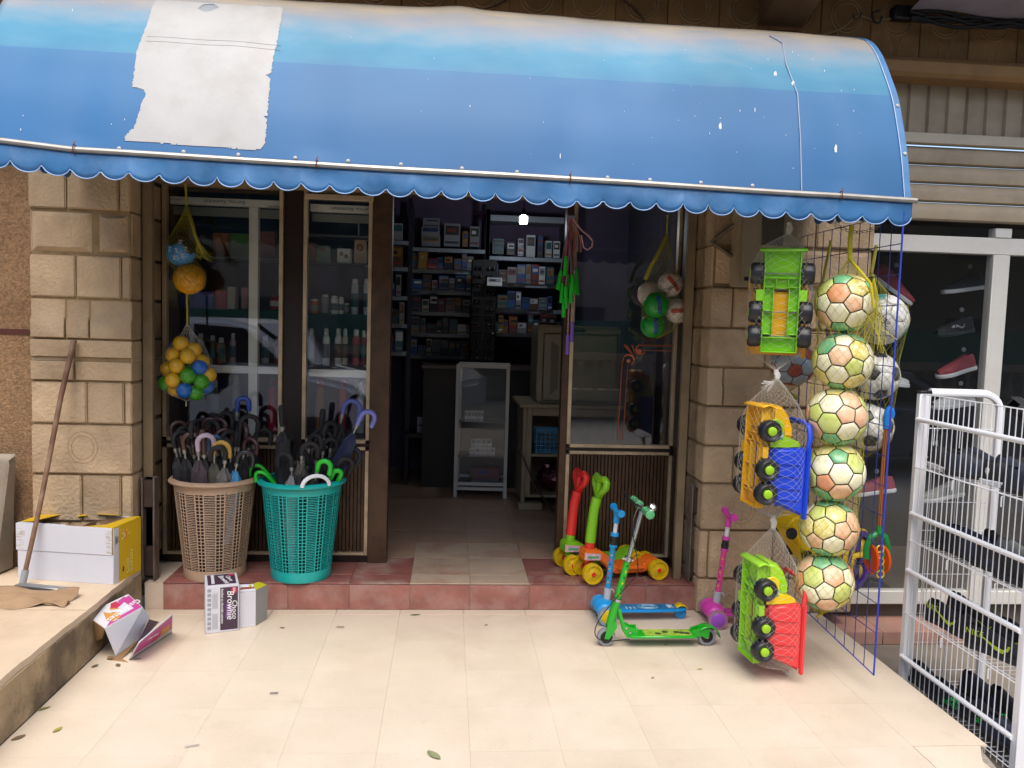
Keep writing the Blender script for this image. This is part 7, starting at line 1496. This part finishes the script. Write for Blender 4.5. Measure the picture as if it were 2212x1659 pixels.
shoe((2.35, -.92, Z2), D_(-75), SB, SOL, 'black trainer with orange laces, far one of two on the second shelf', lace=ORN)
shoe((2.36, -1.20, Z2), D_(-70), SB, SOL, 'black trainer with orange laces, near one of two on the second shelf', lace=ORN)
shoe((2.50, -1.12, Z2), D_(-80), SGR, SOLW, 'grey and beige trainer at the back of the second rack shelf')
shoe((2.52, -1.34, Z2), D_(-85), SB, SOL, 'black high trainer at the near back of the second rack shelf', high=.03)
shoe((2.34, -.90, Z3), D_(-80), SB, SOL, 'black trainer with neon swoosh at the far end of the third rack shelf', deco=nk)
shoe((2.47, -.98, Z3), D_(-75), SB, SOL, 'plain black trainer behind the neon-marked ones on the third shelf', deco=lambda t: swoosh(t, NEON, .07, -1))
shoe((2.36, -1.20, Z3), D_(-65), SB, SOL, 'black trainer with neon marks at the near end of the third rack shelf', deco=nk)
shoe((2.51, -1.30, Z3), D_(-85), SB, SOL, 'black trainer with a small neon tick at the near back of the third shelf', deco=lambda t: swoosh(t, NEON, .08, -1))
shoe((2.34, -.98, Z4), D_(-75), SB, SOL, 'black slide with green print, far one on the bottom shelf', deco=ad)
shoe((2.38, -1.16, Z4), D_(-70), SB, SOL, 'black slide with green print, middle one on the bottom shelf', deco=ad)
shoe((2.50, -1.28, Z4), D_(-80), SB, SOL, 'black slide with green print, near one on the bottom shelf', deco=ad)
shoe((2.52, -.92, Z4), D_(-80), SN_, SOL, 'dark trainer at the far back of the bottom rack shelf')
for x, y, z, yw, m_, so_, lb in ((2.34, -.78, Z1, -95, SB, SOLW, 'black trainer with a pale sole in the far front corner of the upper shelf'), (2.52, -.80, Z1, -85, SN_, SOL, 'navy trainer in the far back corner of the upper shelf'), (2.34, -1.36, Z1, -80, SN_, SOL, 'navy trainer at the near front corner of the upper shelf'),
    (2.34, -1.06, Z2, -90, SN_, SOL, 'dark navy trainer between the two orange-laced ones'), (2.33, -1.37, Z2, -80, SB, SOL, 'black trainer at the near front corner of the second shelf'), (2.50, -.98, Z2, -95, SB, SOL, 'black trainer in the back row of the second shelf'),
    (2.35, -1.05, Z3, -90, SB, SOL, 'black trainer squeezed between the neon-marked ones on the third shelf'), (2.50, -.80, Z3, -85, SN_, SOL, 'navy trainer in the far back corner of the third shelf'), (2.52, -1.14, Z3, -80, SB, SOL, 'black trainer in the back row of the third shelf'),
    (2.33, -.80, Z4, -85, SB, SOL, 'black slide in the far front corner of the bottom shelf'), (2.35, -1.33, Z4, -80, SN_, SOL, 'navy slide at the near front corner of the bottom shelf'), (2.53, -1.08, Z4, -90, SB, SOL, 'black trainer in the back row of the bottom shelf')):
    shoe((x, y, z), D_(yw), m_, so_, lb)
pb = MB().box(-.09, .09, -.05, .05, 0, .012); tag(pb.build('cardboard_scrap', CB, None, (2.46, -1.43, Z4+.0), (0, .1, .4)), 'piece of tan cardboard on the bottom rack shelf', 'scrap')
# black boots with white studs hung above
tp = thing('stud_boot', 'black shoe sole with white studs resting above the rack on the right', 'shoe', (2.60, -1.0, 1.23), (radians(75), radians(35), radians(-60))); shoe_parts(tp, SB, SOL, .28)
q = MB()
for x, y in ((-.11, .018), (-.11, -.018), (-.06, .02), (-.06, -.02), (.03, .03), (.03, -.03), (.07, .0), (.10, .022), (.10, -.022)): q.lathe([(0, -.014), (.006, -.014), (.008, 0)], 10, M=Matrix.Translation((x, y, 0)))
for (x, y) in ((-.11, .018), (-.11, -.018), (-.06, .02), (-.06, -.02), (.03, .03), (.03, -.03), (.10, .022)): MB().lathe([(0, -.015), (.006, -.014), (.008, -.0005)], 10, M=Matrix.Translation((x, y, 0))).build('stud', SWH, tp)
# ---- shoes behind the neighbour's glass
ng_ = 'shoes shown in the neighbour window'
def disp(px, py, yaw, up, sole, label, pitch=0, **k):
    p = at(px, py, Y=.36); s = shoe((p.x, p.y, p.z-.05), D_(yaw), up, sole, label, pitch=D_(pitch), group=ng_, **k)
    c = MB().lathe([(0, 0), (.014, .002), (.014, .006), (0, .008)], 12, M=frame((p.x+.01, .32, p.z+.10), (1, 0, 0), (0, 0, 1))); tag(c.build('suction_hook', mt('clear pvc', '#6f747a', .3)), 'clear hook on the glass above the '+label.split(' in ')[0].split(' hanging')[0].split(' low')[0].split(' seen')[0], 'hook', 'hooks in the neighbour window'); return s
disp(2080, 612, 195, SB, SOLW, 'black trainer with a white sole hanging topmost in the neighbour window', 8)
disp(2062, 705, 200, SB, SOL, 'charcoal trainer with small white lettering in the neighbour window', 8, deco=lambda t: (side_text(t, 'AIR 280', SWH, .02, .04, .055, 1), swoosh(t, SGR, .08, 1)))
disp(2066, 790, 198, SRED, SOLW, 'red trainer with a thick white sole in the neighbour window', 12)
disp(2060, 862, 190, SWH, SOLW, 'white trainer with laces in the neighbour window, behind the rack top', 6, lace=SWH)
disp(1922, 610, -30, SRED, SOLW, 'red and white trainer hanging nose down beside the wire grid', 38)
disp(1912, 815, 0, SWH, SOLW, 'white trainer low behind the wire grid', 4); disp(1880, 1050, 170, SRED, SOLW, 'dark red trainer with a white sole behind the lowest balls', 10)
disp(2035, 1060, 190, SGR, SOLW, 'grey trainer with three dark stripes seen through the rack', 8, deco=lambda t: stripes(t, SB, 1)); disp(2010, 960, 200, SB, SOL, 'black trainer with white stripes seen through the rack', 12, deco=lambda t: stripes(t, SWH, 1))
p = at(1880, 1270, Y=.2); t = thing('shoe_box', 'small black box with a green label on the neighbour window floor', 'box', (2.56, .22, .012)); MB().prism([(-.11, 0), (.11, 0), (.09, .10), (-.03, .13)], -.06, .06, M=Matrix(((1, 0, 0, 0), (0, 0, 1, 0), (0, 1, 0, 0), (0, 0, 0, 1)))).build('carton', BLACK, t, bev=.004); MB().box(-.01, .04, -.0635, -.0605, .02, .07).build('paper_label', NGR, t)

# ================================================================ STREET BEHIND THE CAMERA (seen in the glass)
def car(loc, yaw, paint, label, H=1.5, L=4.3):
    t = thing('parked_car', label, 'car', loc, (0, 0, yaw), 'cars parked across the street'); XZ = Matrix(((1, 0, 0, 0), (0, 0, 1, 0), (0, 1, 0, 0), (0, 0, 0, 1))); a = L/2; m = mt('paint '+paint, paint, .25, var=.03, coat=.6); k = H/1.5
    MB().prism([(-a, .35), (-a, .75*k), (-a+.15, .98*k), (-a+1.0, 1.02*k), (a-1.25, 1.0*k), (a-.35, .86*k), (a, .66*k), (a, .32), (a-.4, .22), (-a+.4, .22)], -.84, .84, M=XZ).build('body', m, t, bev=.07, seg=3)
    MB().prism([(-a+.25, 1.0*k), (-a+.75, 1.42*k), (-a+1.2, 1.5*k), (a-2.1, 1.5*k), (a-1.75, 1.44*k), (a-.95, 1.0*k)], -.70, .70, M=XZ).build('cabin', m, t, bev=.06, seg=3)
    g = mt('dark car glass', '#101418', .06)
    for s in (-1, 1):
        MB().prism([(-a+.55, 1.04*k), (-a+.95, 1.40*k), (-a+1.95, 1.43*k), (-a+1.95, 1.04*k)], s*.705-.006, s*.705+.006, M=XZ).build('window', g, t); MB().prism([(-a+2.05, 1.04*k), (-a+2.05, 1.43*k), (a-1.85, 1.40*k), (a-1.30, 1.04*k)], s*.705-.006, s*.705+.006, M=XZ).build('window', g, t)
        for x in (-a+1.45, -a+2.35): MB().box(x, x+.18, s*.845-.012, s*.845+.012, .86*k, .90*k).build('door_handle', m, t, bev=.004)
        for x in (-a+.85, a-.85): MB().lathe([(0, -.09), (.2, -.10), (.30, -.10), (.32, -.07), (.32, .07), (.30, .10), (.2, .1), (0, .09)], 24, M=frame((x, s*.78, .32), (1, 0, 0), (0, 0, -1))).build('wheel', TYRE, t)
    MB().prism([(a-1.72, 1.43*k), (a-.93, 1.02*k), (a-.90, 1.04*k), (a-1.70, 1.46*k)], -.62, .62, M=XZ).build('windscreen', g, t)
    for s in (-1, 1): MB().box(a-.04, a+.015, s*.6-.16, s*.6+.16, .58*k, .70*k).build('headlight', mt('headlight', '#c8ccd0', .1), t, bev=.01)
    return t
car((-2.9, -6.3, -.30), radians(14), '#e6e8ea', 'white car parked across the street, mirrored in the left window', 1.85, 4.6)
car((5.9, -6.6, -.30), radians(2), '#5a6068', 'grey car parked across the street, mirrored in the right window', 1.42, 4.3)
t = thing('garden_wall', 'balustraded wall with a green band across the street', 'wall', (0, -11, -.45))
MB().box(-22, 22, -.2, .2, 0, .75).build('plinth', CONC, t); MB().box(-22, 22, -.16, .16, 1.35, 1.5).build('coping', CONC, t); MB().box(-22, 22, -.1, -.05, 1.501, 2.15).build('green_sheet', mt('green sheeting', '#1f5a48', .6), t)
bl = MB().lathe([(.06, .751), (.05, .80), (.085, .95), (.04, 1.15), (.07, 1.3), (.06, 1.349)], 10).mesh('baluster', CONC)
for k in range(100): ob('baluster', bl, t, (-15+.3*k, 0, 0))
for i, (x0, x1, H, c) in enumerate(((-30, -9, 9.0, '#8a7660'), (-8.5, 6, 5.2, '#8f8272'), (6.5, 30, 9.5, '#6f6454'))):
    t = thing('apartment_house', ('tall tan house across the street on the left', 'lower stone house across the street in the middle', 'tall brown house across the street on the right')[i], 'house', ((x0+x1)/2, -18, -.45)); hw = (x1-x0)/2
    MB().box(-hw, hw, -3, 3, 0, H).build('wall', mt('house wall '+str(i), c, .9, var=.15, vs=.8), t)
    for k in range(int(hw*2/2.6)):
        for f in range(int(H/3)): MB().box(-hw+.8+2.6*k, -hw+2.0+2.6*k, 3.001, 3.06, 1+3*f, 2.5+3*f).build('window', mt('dark house window', '#20242a', .2), t)
